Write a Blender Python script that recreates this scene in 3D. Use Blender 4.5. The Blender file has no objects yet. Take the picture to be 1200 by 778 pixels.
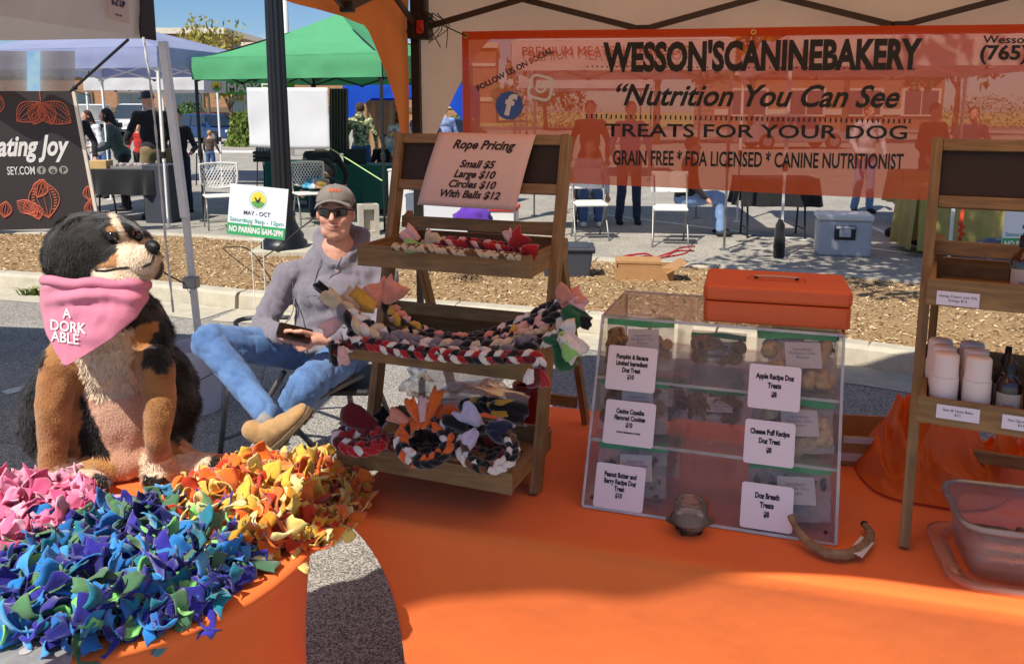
import bpy, math, random
from math import sin, cos, pi, radians, sqrt
from mathutils import Vector, Matrix, noise, Euler
random.seed(7)
S = bpy.context.scene
COL = S.collection
V = Vector

# ---------------------------------------------------------------- camera
ALPHA = radians(9.4)
CAMZ = 1.6
FPX = 980.0
cam = bpy.data.cameras.new('camera')
cam.sensor_width = 36
cam.lens = FPX / 1200 * 36
cam.shift_y = -97 / 1200
cam.clip_start = 0.05
cam.clip_end = 1500
camo = bpy.data.objects.new('camera', cam)
camo.location = (0, 0, CAMZ)
camo.rotation_euler = (pi / 2 - ALPHA, 0, 0)
COL.objects.link(camo)
S.camera = camo
S.view_settings.view_transform = 'Standard'
S.view_settings.look = 'None'
S.view_settings.exposure = 0.3
S.view_settings.gamma = 1
S.cycles.max_bounces = 10
S.cycles.transparent_max_bounces = 24

# ---------------------------------------------------------------- sun and sky
KX, KY = 0.42, 0.60          # horizontal travel of the sunlight per metre of drop
sun = bpy.data.lights.new('sun', 'SUN')
sun.energy = 4.8
sun.angle = radians(0.55)
sun.color = (1.0, 0.94, 0.84)
suno = bpy.data.objects.new('sun', sun)
suno.rotation_euler = V((KX, KY, -1)).to_track_quat('-Z', 'Y').to_euler()
COL.objects.link(suno)
W = bpy.data.worlds.new('World')
S.world = W
W.use_nodes = True
nt = W.node_tree
sky = nt.nodes.new('ShaderNodeTexSky')
sky.sky_type = 'NISHITA'
sky.sun_disc = False
sky.sun_elevation = math.atan(1 / math.hypot(KX, KY))
sky.sun_rotation = math.atan2(-KX, -KY)
sky.air_density = 1.0
sky.dust_density = 0.25
sky.ozone_density = 3.0
bg = nt.nodes['Background']
bg.inputs[1].default_value = 0.08
tc = nt.nodes.new('ShaderNodeTexCoord')
mp = nt.nodes.new('ShaderNodeMapping')
mp.inputs['Scale'].default_value = (3, 3, 9)
mp.inputs['Location'].default_value = (0.35, 0.1, 0.2)
nz = nt.nodes.new('ShaderNodeTexNoise')
nz.inputs['Scale'].default_value = 1.6
nz.inputs['Detail'].default_value = 7
cr = nt.nodes.new('ShaderNodeValToRGB')
cr.color_ramp.elements[0].position = 0.58
cr.color_ramp.elements[1].position = 0.72
mx = nt.nodes.new('ShaderNodeMix')
mx.data_type = 'RGBA'
mx.inputs[7].default_value = (10, 10.3, 10.8, 1)
L = nt.links.new
L(tc.outputs['Generated'], mp.inputs[0]); L(mp.outputs[0], nz.inputs[0]); L(nz.outputs[0], cr.inputs[0])
tint = nt.nodes.new('ShaderNodeMix'); tint.data_type = 'RGBA'; tint.blend_type = 'MULTIPLY'; tint.inputs[0].default_value = 1
tint.inputs[7].default_value = (.76, .92, 1.12, 1); L(sky.outputs[0], tint.inputs[6])
L(cr.outputs[0], mx.inputs[0]); L(tint.outputs[2], mx.inputs[6]); L(mx.outputs[2], bg.inputs[0])

# ---------------------------------------------------------------- helpers: where a pixel of the photo is in the place
def ray(px, py):
    x = (px - 600) / FPX; y = (292 - py) / FPX
    return V((x, cos(ALPHA) + y * sin(ALPHA), -sin(ALPHA) + y * cos(ALPHA)))
def P(px, py, Y):
    r = ray(px, py); t = Y / r.y
    return V((r.x * t, Y, CAMZ + r.z * t))
def G(px, py, z=0.0):
    r = ray(px, py); t = (z - CAMZ) / r.z
    return V((r.x * t, r.y * t, z))

# ---------------------------------------------------------------- materials
MATS = {}
def srgb(h):
    if isinstance(h, str):
        c = [int(h[i:i + 2], 16) / 255 for i in (0, 2, 4)]
        return tuple(x / 12.92 if x < .04045 else ((x + .055) / 1.055) ** 2.4 for x in c)
    return tuple(h)
def M(name, col=(.5, .5, .5), rough=.6, var=.12, scale=12, bump=0, bscale=80, metal=0, sheen=0, transl=0, alpha=1,
      stretch=None, spec=.5, col2=None, wear=None):
    """principled material with noise in its colour and relief; transl = share of translucent cloth"""
    if name in MATS: return MATS[name]
    m = bpy.data.materials.new(name); m.use_nodes = True
    n = m.node_tree.nodes; l = m.node_tree.links.new
    b = n['Principled BSDF']; out = n['Material Output']
    col = srgb(col)
    c1 = [min(1, c * (1 + var)) for c in col] + [1]
    c2 = [c * (1 - var) for c in col] + [1]
    if col2: c2 = list(srgb(col2)) + [1]
    tc = n.new('ShaderNodeTexCoord'); mp = n.new('ShaderNodeMapping')
    l(tc.outputs['Object'], mp.inputs[0])
    if stretch: mp.inputs['Scale'].default_value = stretch
    nz = n.new('ShaderNodeTexNoise'); nz.inputs['Scale'].default_value = scale; nz.inputs['Detail'].default_value = 5
    nz.inputs['Roughness'].default_value = .65
    l(mp.outputs[0], nz.inputs[0])
    r = n.new('ShaderNodeValToRGB'); r.color_ramp.elements[0].position = .32; r.color_ramp.elements[1].position = .68
    r.color_ramp.elements[0].color = c2; r.color_ramp.elements[1].color = c1
    l(nz.outputs[0], r.inputs[0])
    colout = r.outputs[0]
    l(colout, b.inputs['Base Color'])
    b.inputs['Roughness'].default_value = rough; b.inputs['Metallic'].default_value = metal
    b.inputs['Specular IOR Level'].default_value = spec
    if sheen:
        b.inputs['Sheen Weight'].default_value = sheen; b.inputs['Sheen Roughness'].default_value = .5
    if alpha < 1: b.inputs['Alpha'].default_value = alpha
    if bump:
        nb = n.new('ShaderNodeTexNoise'); nb.inputs['Scale'].default_value = bscale; nb.inputs['Detail'].default_value = 4
        l(mp.outputs[0], nb.inputs[0])
        bp = n.new('ShaderNodeBump'); bp.inputs['Strength'].default_value = min(1, bump); bp.inputs['Distance'].default_value = .004 * max(1, bump)
        l(nb.outputs[0], bp.inputs['Height']); l(bp.outputs[0], b.inputs['Normal'])
    if transl:
        t = n.new('ShaderNodeBsdfTranslucent'); l(colout, t.inputs[0])
        mxs = n.new('ShaderNodeMixShader'); mxs.inputs[0].default_value = transl
        l(b.outputs[0], mxs.inputs[1]); l(t.outputs[0], mxs.inputs[2]); l(mxs.outputs[0], out.inputs[0])
    MATS[name] = m
    return m
def clear(name, tint=(1, 1, 1), haze=.08, rough=.08, gloss=.5, hazecol=(.8, .8, .8)):
    """thin clear plastic: mostly see-through, glossy at grazing angles, a little milky"""
    m = bpy.data.materials.new(name); m.use_nodes = True
    n = m.node_tree.nodes; l = m.node_tree.links.new
    n.remove(n['Principled BSDF']); out = n['Material Output']
    tr = n.new('ShaderNodeBsdfTransparent'); tr.inputs[0].default_value = (*tint, 1)
    gl = n.new('ShaderNodeBsdfGlossy'); gl.inputs['Roughness'].default_value = rough
    df = n.new('ShaderNodeBsdfDiffuse'); df.inputs[0].default_value = (*hazecol, 1)
    fr = n.new('ShaderNodeFresnel'); fr.inputs[0].default_value = 1.45
    tc = n.new('ShaderNodeTexCoord'); nz = n.new('ShaderNodeTexNoise'); nz.inputs['Scale'].default_value = 14; nz.inputs['Detail'].default_value = 6
    l(tc.outputs['Object'], nz.inputs[0])
    mm = n.new('ShaderNodeMath'); mm.operation = 'MULTIPLY'; mm.inputs[1].default_value = haze * 2; l(nz.outputs[0], mm.inputs[0])
    bp = n.new('ShaderNodeBump'); bp.inputs['Strength'].default_value = .15; bp.inputs['Distance'].default_value = .003
    l(nz.outputs[0], bp.inputs['Height']); l(bp.outputs[0], gl.inputs['Normal'])
    a = n.new('ShaderNodeMixShader'); b = n.new('ShaderNodeMixShader')
    l(mm.outputs[0], a.inputs[0]); l(tr.outputs[0], a.inputs[1]); l(df.outputs[0], a.inputs[2])
    g = n.new('ShaderNodeMath'); g.operation = 'MULTIPLY'; g.inputs[1].default_value = gloss * 2; l(fr.outputs[0], g.inputs[0])
    l(g.outputs[0], b.inputs[0]); l(a.outputs[0], b.inputs[1]); l(gl.outputs[0], b.inputs[2]); l(b.outputs[0], out.inputs[0])
    MATS[name] = m
    return m
def vcol_mat(name, rough=.9, sheen=0.3, bump=.6, bscale=300):
    m = M(name, (.5, .5, .5), rough, bump=bump, bscale=bscale, sheen=sheen)
    n = m.node_tree.nodes; l = m.node_tree.links.new
    a = n.new('ShaderNodeVertexColor'); a.layer_name = 'Col'
    l(a.outputs[0], n['Principled BSDF'].inputs['Base Color'])
    return m

# ---------------------------------------------------------------- helpers: meshes
def rotm(rx=0, ry=0, rz=0): return Euler((rx, ry, rz)).to_matrix()
def align(d):
    return V(d).normalized().to_track_quat('Z', 'Y').to_matrix()
class MB:
    def __init__(s): s.v = []; s.f = []; s.m = []; s.M = None
    def add(s, vs, fs, mi=0):
        o = len(s.v)
        if s.M is not None: vs = [s.M @ V(p) for p in vs]
        s.v.extend(tuple(p) for p in vs)
        s.f.extend(tuple(i + o for i in f) for f in fs)
        s.m.extend([mi] * len(fs)); return s
    def box(s, c, d, r=None, mi=0):
        c = V(c); x, y, z = d[0] / 2, d[1] / 2, d[2] / 2
        vs = [V((a * x, b * y, e * z)) for a in (-1, 1) for b in (-1, 1) for e in (-1, 1)]
        if r is not None: vs = [r @ p for p in vs]
        vs = [p + c for p in vs]
        return s.add(vs, [(0, 1, 3, 2), (4, 6, 7, 5), (0, 4, 5, 1), (2, 3, 7, 6), (0, 2, 6, 4), (1, 5, 7, 3)], mi)
    def bar(s, p0, p1, w, t, side=None, mi=0):
        """plank from p0 to p1, w wide along side, t thick"""
        p0, p1 = V(p0), V(p1); d = (p1 - p0).normalized()
        sd = V(side) if side is not None else V((1, 0, 0))
        sd = (sd - d * sd.dot(d)).normalized(); n = d.cross(sd)
        vs = [p + sd * a * w / 2 + n * b * t / 2 for p in (p0, p1) for a, b in ((-1, -1), (1, -1), (1, 1), (-1, 1))]
        return s.add(vs, [(0, 1, 2, 3), (7, 6, 5, 4), (0, 4, 5, 1), (1, 5, 6, 2), (2, 6, 7, 3), (3, 7, 4, 0)], mi)
    def cyl(s, p0, p1, r0, r1=None, n=12, mi=0, cap=True):
        return s.tube([p0, p1], [r0, r0 if r1 is None else r1], n, mi, cap)
    def tube(s, path, r, n=8, mi=0, cap=True, flat=1.0):
        path = [V(p) for p in path]; k = len(path)
        if not isinstance(r, (list, tuple)): r = [r] * k
        vs = []; up = None
        for i, p in enumerate(path):
            d = (path[min(i + 1, k - 1)] - path[max(i - 1, 0)]).normalized()
            if up is None:
                up = V((0, 0, 1)) if abs(d.z) < .9 else V((0, 1, 0))
            a = (up - d * up.dot(d)).normalized(); b = d.cross(a); up = a
            vs += [p + (a * cos(2 * pi * j / n) + b * sin(2 * pi * j / n) * flat) * r[i] for j in range(n)]
        fs = [(i * n + j, i * n + (j + 1) % n, (i + 1) * n + (j + 1) % n, (i + 1) * n + j) for i in range(k - 1) for j in range(n)]
        if cap: fs += [tuple(range(n - 1, -1, -1)), tuple((k - 1) * n + j for j in range(n))]
        return s.add(vs, fs, mi)
    def ell(s, c, r, rot=None, nu=14, nv=9, mi=0):
        c = V(c)
        if not isinstance(r, (list, tuple)): r = (r, r, r)
        vs = [V((0, 0, r[2]))]
        for i in range(1, nv):
            t = pi * i / nv
            vs += [V((r[0] * sin(t) * cos(2 * pi * j / nu), r[1] * sin(t) * sin(2 * pi * j / nu), r[2] * cos(t))) for j in range(nu)]
        vs.append(V((0, 0, -r[2])))
        if rot is not None: vs = [rot @ p for p in vs]
        vs = [p + c for p in vs]
        fs = [(0, 1 + j, 1 + (j + 1) % nu) for j in range(nu)]
        for i in range(nv - 2):
            a = 1 + i * nu
            fs += [(a + j, a + nu + j, a + nu + (j + 1) % nu, a + (j + 1) % nu) for j in range(nu)]
        a = 1 + (nv - 2) * nu; e = len(vs) - 1
        fs += [(a + (j + 1) % nu, a + j, e) for j in range(nu)]
        return s.add(vs, fs, mi)
    def caps(s, p0, p1, r0, r1=None, n=14):
        r1 = r0 if r1 is None else r1
        s.ell(p0, r0 * .995, nu=n); s.ell(p1, r1 * .995, nu=n)
        if (V(p1) - V(p0)).length > 1e-4: s.cyl(p0, p1, r0, r1, n)
        return s
    def chain(s, pts, rs, n=14):
        for i in range(len(pts) - 1): s.caps(pts[i], pts[i + 1], rs[i], rs[i + 1], n)
        return s
    def lathe(s, prof, c=(0, 0, 0), n=24, mi=0, ax=None, capb=False, capt=False):
        c = V(c); k = len(prof)
        R = align(ax) if ax is not None else None
        vs = []
        for r, z in prof:
            for j in range(n):
                p = V((r * cos(2 * pi * j / n), r * sin(2 * pi * j / n), z))
                vs.append((R @ p if R else p) + c)
        fs = [(i * n + j, i * n + (j + 1) % n, (i + 1) * n + (j + 1) % n, (i + 1) * n + j) for i in range(k - 1) for j in range(n)]
        if capb: fs.append(tuple(range(n - 1, -1, -1)))
        if capt: fs.append(tuple((k - 1) * n + j for j in range(n)))
        return s.add(vs, fs, mi)
    def grid(s, fn, nu, nv, mi=0, closed=False):
        vs = [fn(i / nu, j / nv) for j in range(nv + 1) for i in range(nu + 1)]
        fs = [(j * (nu + 1) + i, j * (nu + 1) + i + 1, (j + 1) * (nu + 1) + i + 1, (j + 1) * (nu + 1) + i) for j in range(nv) for i in range(nu)]
        return s.add(vs, fs, mi)
    def poly(s, pts, mi=0): return s.add(pts, [tuple(range(len(pts)))], mi)
    def prism(s, pts, n, mi=0):
        """closed solid from a polygon pushed along vector n"""
        k = len(pts); n = V(n); pts = [V(p) for p in pts]
        vs = pts + [p + n for p in pts]
        fs = [tuple(range(k - 1, -1, -1)), tuple(range(k, 2 * k))] + [(i, (i + 1) % k, k + (i + 1) % k, k + i) for i in range(k)]
        return s.add(vs, fs, mi)
    def mesh(s, name, mats, smooth=False):
        me = bpy.data.meshes.new(name); me.from_pydata(s.v, [], s.f)
        for m in (mats if isinstance(mats, (list, tuple)) else [mats]): me.materials.append(m)
        if any(s.m): me.polygons.foreach_set('material_index', s.m)
        if smooth: me.polygons.foreach_set('use_smooth', [True] * len(me.polygons))
        me.update(); return me
    def build(s, name, mats, parent=None, smooth=False, bevel=0, solid=0, sub=0, seg=2, auto=False):
        me = s.mesh(name, mats, smooth)
        o = bpy.data.objects.new(name, me); COL.objects.link(o)
        if parent is not None: o.parent = parent
        if solid:
            md = o.modifiers.new('thickness', 'SOLIDIFY'); md.thickness = solid; md.offset = 0
        if bevel:
            md = o.modifiers.new('bevel', 'BEVEL'); md.width = bevel; md.segments = seg; md.limit_method = 'ANGLE'; md.angle_limit = radians(40)
        if sub:
            md = o.modifiers.new('sub', 'SUBSURF'); md.levels = sub; md.render_levels = sub
        return o
def thing(name, label, cat, loc=(0, 0, 0), rz=0, group=None):
    o = bpy.data.objects.new(name, None); COL.objects.link(o)
    o.location = loc; o.rotation_euler = (0, 0, rz); o.empty_display_size = .1
    o['label'] = label; o['category'] = cat
    if group: o['group'] = group
    return o
def tag(o, label, cat, group=None):
    o['label'] = label; o['category'] = cat
    if group: o['group'] = group
    return o
def struct(o): o['kind'] = 'structure'; return o
def stuff(o, label=None, cat=None):
    o['kind'] = 'stuff'
    if label: o['label'] = label
    if cat: o['category'] = cat
    return o
def inst(o, parent, M4=None, name=None):
    c = o.copy(); COL.objects.link(c); c.parent = parent
    if M4 is not None: c.matrix_local = M4
    return c
def copy_tree(o, parent=None):
    c = o.copy(); COL.objects.link(c); c.parent = parent
    for ch in list(o.children): copy_tree(ch, c)
    return c
def frame(TL, TR, BL):
    """matrix: local x runs TL->TR, local y up, z out of the face; origin TL"""
    TL, TR, BL = V(TL), V(TR), V(BL)
    ex = (TR - TL).normalized(); n = ex.cross(TL - BL).normalized(); ey = n.cross(ex)
    m = Matrix((ex, ey, n)).transposed().to_4x4(); m.translation = TL
    return m
def textmesh(body, size=1, sx=1, bold=0, shear=0, align_='CENTER', extrude=.0006, spacing=1, line=1.0, res=3):
    cu = bpy.data.curves.new('lettering', 'FONT'); cu.body = body; cu.size = size
    cu.align_x = align_; cu.offset = bold * size; cu.shear = shear; cu.extrude = extrude
    cu.space_character = spacing; cu.space_line = line; cu.resolution_u = res
    ob = bpy.data.objects.new('tmp', cu)
    me = bpy.data.meshes.new_from_object(ob)
    bpy.data.objects.remove(ob); bpy.data.curves.remove(cu)
    if sx != 1: me.transform(Matrix.Diagonal((sx, 1, 1, 1)))
    return me
def text(body, M4, mat, parent, size=1, sx=1, bold=0, shear=0, al='CENTER', ext=.0006, spacing=1, line=1.0, name='lettering', warp=None, res=3):
    me = textmesh(body, size, sx, bold, shear, al, ext, spacing, line, res)
    me.transform(M4)
    if warp:
        for v in me.vertices: v.co = warp(v.co)
    me.materials.clear(); me.materials.append(mat); me.name = name
    o = bpy.data.objects.new(name, me); COL.objects.link(o)
    if parent is not None: o.parent = parent
    return o
def T(x, y, z=0): return Matrix.Translation((x, y, z))
def blob(name, mb, mats, parent=None, voxel=.01, smooth=4, disp=None, color=None, fac=.5, matfn=None):
    """union of the shells in mb as one continuous smooth surface"""
    me = mb.mesh('tmp', [])
    ob = bpy.data.objects.new('tmp', me); COL.objects.link(ob)
    r = ob.modifiers.new('r', 'REMESH'); r.mode = 'VOXEL'; r.voxel_size = voxel
    if smooth:
        s = ob.modifiers.new('s', 'SMOOTH'); s.factor = fac; s.iterations = smooth
    dg = bpy.context.evaluated_depsgraph_get(); dg.update()
    me2 = bpy.data.meshes.new_from_object(ob.evaluated_get(dg))
    bpy.data.objects.remove(ob); bpy.data.meshes.remove(me)
    me2.name = name
    me2.materials.clear()
    for m in (mats if isinstance(mats, (list, tuple)) else [mats]): me2.materials.append(m)
    me2.polygons.foreach_set('use_smooth', [True] * len(me2.polygons))
    if disp:
        ns = [v.normal.copy() for v in me2.vertices]
        for v, nn in zip(me2.vertices, ns):
            v.co = v.co + nn * disp(v.co, nn)
    if matfn:
        for p in me2.polygons: p.material_index = matfn(p.center)
    if color:
        ca = me2.color_attributes.new('Col', 'FLOAT_COLOR', 'POINT')
        for i, v in enumerate(me2.vertices): ca.data[i].color = (*color(v.co, v.normal), 1)
    me2.update()
    o = bpy.data.objects.new(name, me2); COL.objects.link(o)
    if parent is not None: o.parent = parent
    return o
def fbm(p, s, o=3): return noise.fractal(V(p) * s, 1.0, 2.0, o)
def lerp(a, b, t): return a + (b - a) * t
def mixc(a, b, t): return tuple(x + (y - x) * t for x, y in zip(a, b))
def sstep(a, b, x):
    t = max(0, min(1, (x - a) / (b - a))); return t * t * (3 - 2 * t)
def cat_path(pts, k=8):
    """Catmull-Rom through pts"""
    pts = [V(p) for p in pts]; out = []
    q = [pts[0] * 2 - pts[1]] + pts + [pts[-1] * 2 - pts[-2]]
    for i in range(1, len(q) - 2):
        for j in range(k):
            t = j / k; a, b, c, d = q[i - 1], q[i], q[i + 1], q[i + 2]
            out.append(.5 * ((2 * b) + (c - a) * t + (2 * a - 5 * b + 4 * c - d) * t * t + (3 * b - a - 3 * c + d) * t ** 3))
    out.append(pts[-1]); return out
# ================================================================ SETTING
# ---- ground material with aggregate speckle
def ground_mat(name, base, dark, speck, sc=260, bump=.5, crack=True):
    m = bpy.data.materials.new(name); m.use_nodes = True
    n = m.node_tree.nodes; l = m.node_tree.links.new; b = n['Principled BSDF']
    tc = n.new('ShaderNodeTexCoord')
    v = n.new('ShaderNodeTexVoronoi'); v.inputs['Scale'].default_value = sc; l(tc.outputs['Object'], v.inputs[0])
    r = n.new('ShaderNodeValToRGB'); e = r.color_ramp.elements
    e[0].position = 0; e[0].color = (*srgb(dark), 1); e[1].position = 1; e[1].color = (*srgb(speck), 1)
    x = r.color_ramp.elements.new(.45); x.color = (*srgb(base), 1)
    sp = n.new('ShaderNodeSeparateColor'); l(v.outputs['Color'], sp.inputs[0]); l(sp.outputs[0], r.inputs[0])
    nz = n.new('ShaderNodeTexNoise'); nz.inputs['Scale'].default_value = 1.3; nz.inputs['Detail'].default_value = 8; nz.inputs['Roughness'].default_value = .7
    l(tc.outputs['Object'], nz.inputs[0])
    r2 = n.new('ShaderNodeValToRGB'); r2.color_ramp.elements[0].position = .3; r2.color_ramp.elements[1].position = .7
    r2.color_ramp.elements[0].color = (.72, .72, .72, 1); r2.color_ramp.elements[1].color = (1.1, 1.08, 1.05, 1)
    l(nz.outputs[0], r2.inputs[0])
    mx = n.new('ShaderNodeMix'); mx.data_type = 'RGBA'; mx.blend_type = 'MULTIPLY'; mx.inputs[0].default_value = 1
    l(r.outputs[0], mx.inputs[6]); l(r2.outputs[0], mx.inputs[7])
    col = mx.outputs[2]
    if crack:
        cv = n.new('ShaderNodeTexVoronoi'); cv.feature = 'DISTANCE_TO_EDGE'; cv.inputs['Scale'].default_value = .45
        wn = n.new('ShaderNodeTexNoise'); wn.inputs['Scale'].default_value = 3; l(tc.outputs['Object'], wn.inputs[0])
        va = n.new('ShaderNodeMixRGB'); va.inputs[0].default_value = .05; l(tc.outputs['Object'], va.inputs[1]); l(wn.outputs['Color'], va.inputs[2]); l(va.outputs[0], cv.inputs[0])
        c = n.new('ShaderNodeMath'); c.operation = 'LESS_THAN'; c.inputs[1].default_value = .0022; l(cv.outputs['Distance'], c.inputs[0])
        cm = n.new('ShaderNodeMath'); cm.operation = 'MULTIPLY'; cm.inputs[1].default_value = .3; l(c.outputs[0], cm.inputs[0])
        m2 = n.new('ShaderNodeMix'); m2.data_type = 'RGBA'; l(cm.outputs[0], m2.inputs[0]); l(col, m2.inputs[6]); m2.inputs[7].default_value = (.04, .04, .04, 1)
        col = m2.outputs[2]
    l(col, b.inputs['Base Color']); b.inputs['Roughness'].default_value = .9; b.inputs['Specular IOR Level'].default_value = .2
    bp = n.new('ShaderNodeBump'); bp.inputs['Strength'].default_value = bump; bp.inputs['Distance'].default_value = .004
    l(v.outputs['Distance'], bp.inputs['Height']); l(bp.outputs[0], b.inputs['Normal'])
    MATS[name] = m; return m
asph = ground_mat('old_asphalt', '8f8a84', '4a4745', 'd2ccc2', 230)
lotm = ground_mat('pale_lot', 'a09a90', '77736c', 'c2bcb0', 120)
grassm = M('lawn', '8b9a52', .95, .35, 3, bump=1, bscale=40, col2='a9a070')
concm = M('kerb_concrete', 'b9b09c', .9, .14, 9, bump=.5, bscale=120)
linem = M('line_paint', 'c9c8c2', .8, .25, 30)
roadm = M('road', '6f6e6c', .9, .15, 2)

g = struct(MB().poly([(-600, -60, 0), (600, -60, 0), (600, 900, 0), (-600, 900, 0)]).build('ground', asph))
far = [G(-900, 284), G(-100, 277), G(210, 281), G(440, 297), G(700, 311), G(1000, 331), G(1200, 350), G(1500, 385)]
near = [G(-900, 300, .12), G(-100, 311, .12), G(0, 318, .12), G(170, 329, .12), G(290, 341, .12), G(540, 355, .12), G(692, 366, .12), G(1020, 402, .12), G(1160, 421, .12), G(1500, 470, .12)]
# pale parking lot beyond the planting bed
pl = [V((p.x, p.y, .004)) for p in far] + [V((60, 10, .004)), V((70, 70, .004)), V((-70, 70, .004)), V((-60, 12, .004))]
struct(MB().poly(pl).build('parking_lot', lotm))
struct(MB().poly([(-200, 70, .008), (200, 70, .008), (200, 84, .008), (-200, 84, .008)]).build('road', roadm))
struct(MB().poly([(-400, 84.2, .02), (400, 84.2, .02), (400, 600, .02), (-400, 600, .02)]).build('lawn', grassm))
lw = MB()
for x in (-40, -30, -19): lw.box((x, 60, .07), (7.5, 5, .14))
struct(lw.build('planting_strip', grassm, bevel=.05))
# painted parking lines
ln = MB()
for (a, b) in ((G(5, 461), G(60, 447)),):
    ln.bar(V((a.x, a.y, .004)), V((b.x, b.y, .004)), .09, .002, side=(0, 1, 0))
for (a, b) in ((G(690, 250), G(1240, 320)), (G(470, 262), G(560, 246)), (G(1010, 262), G(1100, 300))):
    ln.bar(V((a.x, a.y, .009)), V((b.x, b.y, .009)), .1, .002, side=(0, 1, 0))
o = struct(ln.build('parking_lines', linem))
# mulch bed: a low mound sheet between the two kerbs
def interp(pl_, t):
    k = t * (len(pl_) - 1); i = min(int(k), len(pl_) - 2); return pl_[i].lerp(pl_[i + 1], k - i)
def resamp(pl_, xs):
    out = []
    for x in xs:
        for i in range(len(pl_) - 1):
            if pl_[i].x <= x <= pl_[i + 1].x:
                out.append(pl_[i].lerp(pl_[i + 1], (x - pl_[i].x) / (pl_[i + 1].x - pl_[i].x))); break
        else: out.append(pl_[0] if x < pl_[0].x else pl_[-1])
    return out
xs = [-9 + i * .25 for i in range(66)]
nr = resamp(near, xs); fr_ = resamp(far, xs)
def mulch_pt(u, v):
    k = u * 65; i = min(int(k), 64); f = k - i
    a = nr[i].lerp(nr[i + 1], f); b = fr_[i].lerp(fr_[i + 1], f)
    p = a.lerp(b, v)
    z = .10 * (1 - v * .55) + .05 * sin(pi * v) + .012 * noise.noise(p * 3) + .008 * noise.noise(p * 11)
    return V((p.x, p.y, z))
mulm = M('mulch', 'a3865f', .95, .3, 60, bump=1.5, bscale=90, col2='6e5233')
struct(MB().grid(mulch_pt, 260, 60).build('mulch_bed', mulm, smooth=True))
chipm = [M('chip_pale', 'cdb68f', .9, .15, 9), M('chip_mid', 'a5875f', .9, .2, 9), M('chip_dark', '6b4a2e', .9, .2, 9)]
cb = MB(); rr = random.Random(3)
for i in range(24000):
    u = rr.uniform(.08, .84); v = rr.random() ** 1.15
    p = mulch_pt(u, v) + V((0, 0, .008)); s = rr.uniform(.006, .02); w = s * rr.uniform(.25, .55)
    R = rotm(rr.uniform(-.6, .6), rr.uniform(-.6, .6), rr.uniform(0, 6.3))
    q = [p + R @ V(c) for c in ((-s, -w, 0), (s, -w * .7, .002), (s * .9, w, 0), (-s * .8, w * .8, .003))]
    cb.add(q, [(0, 1, 2, 3)], rr.choice((0, 0, 1, 1, 2)))
stuff(cb.build('wood_chips', chipm), 'pale and brown wood chips covering the planting bed behind the seated man', 'mulch')
# kerbs: near one as single stones end to end, far one a low strip
kerbroot = struct(bpy.data.objects.new('near_kerb', None)); COL.objects.link(kerbroot)
def walk(pl_, step):
    out = []; acc = 0
    for i in range(len(pl_) - 1):
        a, b = pl_[i], pl_[i + 1]; d = (b - a).length; k = max(1, round(d / step))
        for j in range(k): out.append((a.lerp(b, j / k), a.lerp(b, (j + 1) / k)))
    return out
for a, b in walk([V((p.x, p.y, 0)) for p in near], 1.2):
    m = MB(); d = (b - a).normalized(); n = V((d.y, -d.x, 0)); a2 = a + d * .006; b2 = b - d * .006
    prof = [(0, -.05), (0, .135), (.12, .135), (.145, .11), (.165, -.05)]
    k = len(prof); vs = [a2 + n * x + V((0, 0, z)) for x, z in prof] + [b2 + n * x + V((0, 0, z)) for x, z in prof]
    m.add(vs, [(4, 3, 2, 1, 0), (5, 6, 7, 8, 9)] + [(i, (i + 1) % k, k + (i + 1) % k, k + i) for i in range(k)])
    m.build('kerb_stone', concm, kerbroot, bevel=.006)
    m = MB(); m.add([a2 + n * .17 + V((0, 0, .006)), b2 + n * .17 + V((0, 0, .006)), b2 + n * .55 + V((0, 0, .004)), a2 + n * .55 + V((0, 0, .004))], [(0, 1, 2, 3)])
    m.build('gutter_slab', concm, kerbroot)
kerb2 = struct(bpy.data.objects.new('far_kerb', None)); COL.objects.link(kerb2)
for a, b in walk([V((p.x, p.y, 0)) for p in far], 1.5):
    d = (b - a).normalized(); m = MB()
    m.bar(a + d * .006 + V((0, 0, .035)), b - d * .006 + V((0, 0, .035)), .16, .09, side=(-d.y, d.x, 0))
    m.build('kerb_stone', concm, kerb2, bevel=.012)
# scraps of grass and weed by the kerb
wm = M('weed_leaf', '6f7b33', .8, .3, 20, transl=.3)
def weed(c, n, h, label):
    m = MB(); r = random.Random(int(c.x * 100))
    for i in range(n):
        a = r.uniform(0, 6.3); l = h * r.uniform(.5, 1.2); w = l * .09; d = V((cos(a), sin(a), 0)); s = V((-sin(a), cos(a), 0))
        b = c + V((r.uniform(-1, 1) * h, r.uniform(-.4, .4) * h, 0))
        m.add([b - s * w, b + s * w, b + d * l * .4 + V((0, 0, l * .6)) + s * w, b + d * l * .4 + V((0, 0, l * .6)) - s * w, b + d * l + V((0, 0, l * .7))], [(0, 1, 2, 3), (3, 2, 4)])
    return stuff(m.build('weeds', wm), label, 'weeds')
weed(G(38, 346), 90, .09, 'low green weeds sprouting along the kerb left of the plush dog')
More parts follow.
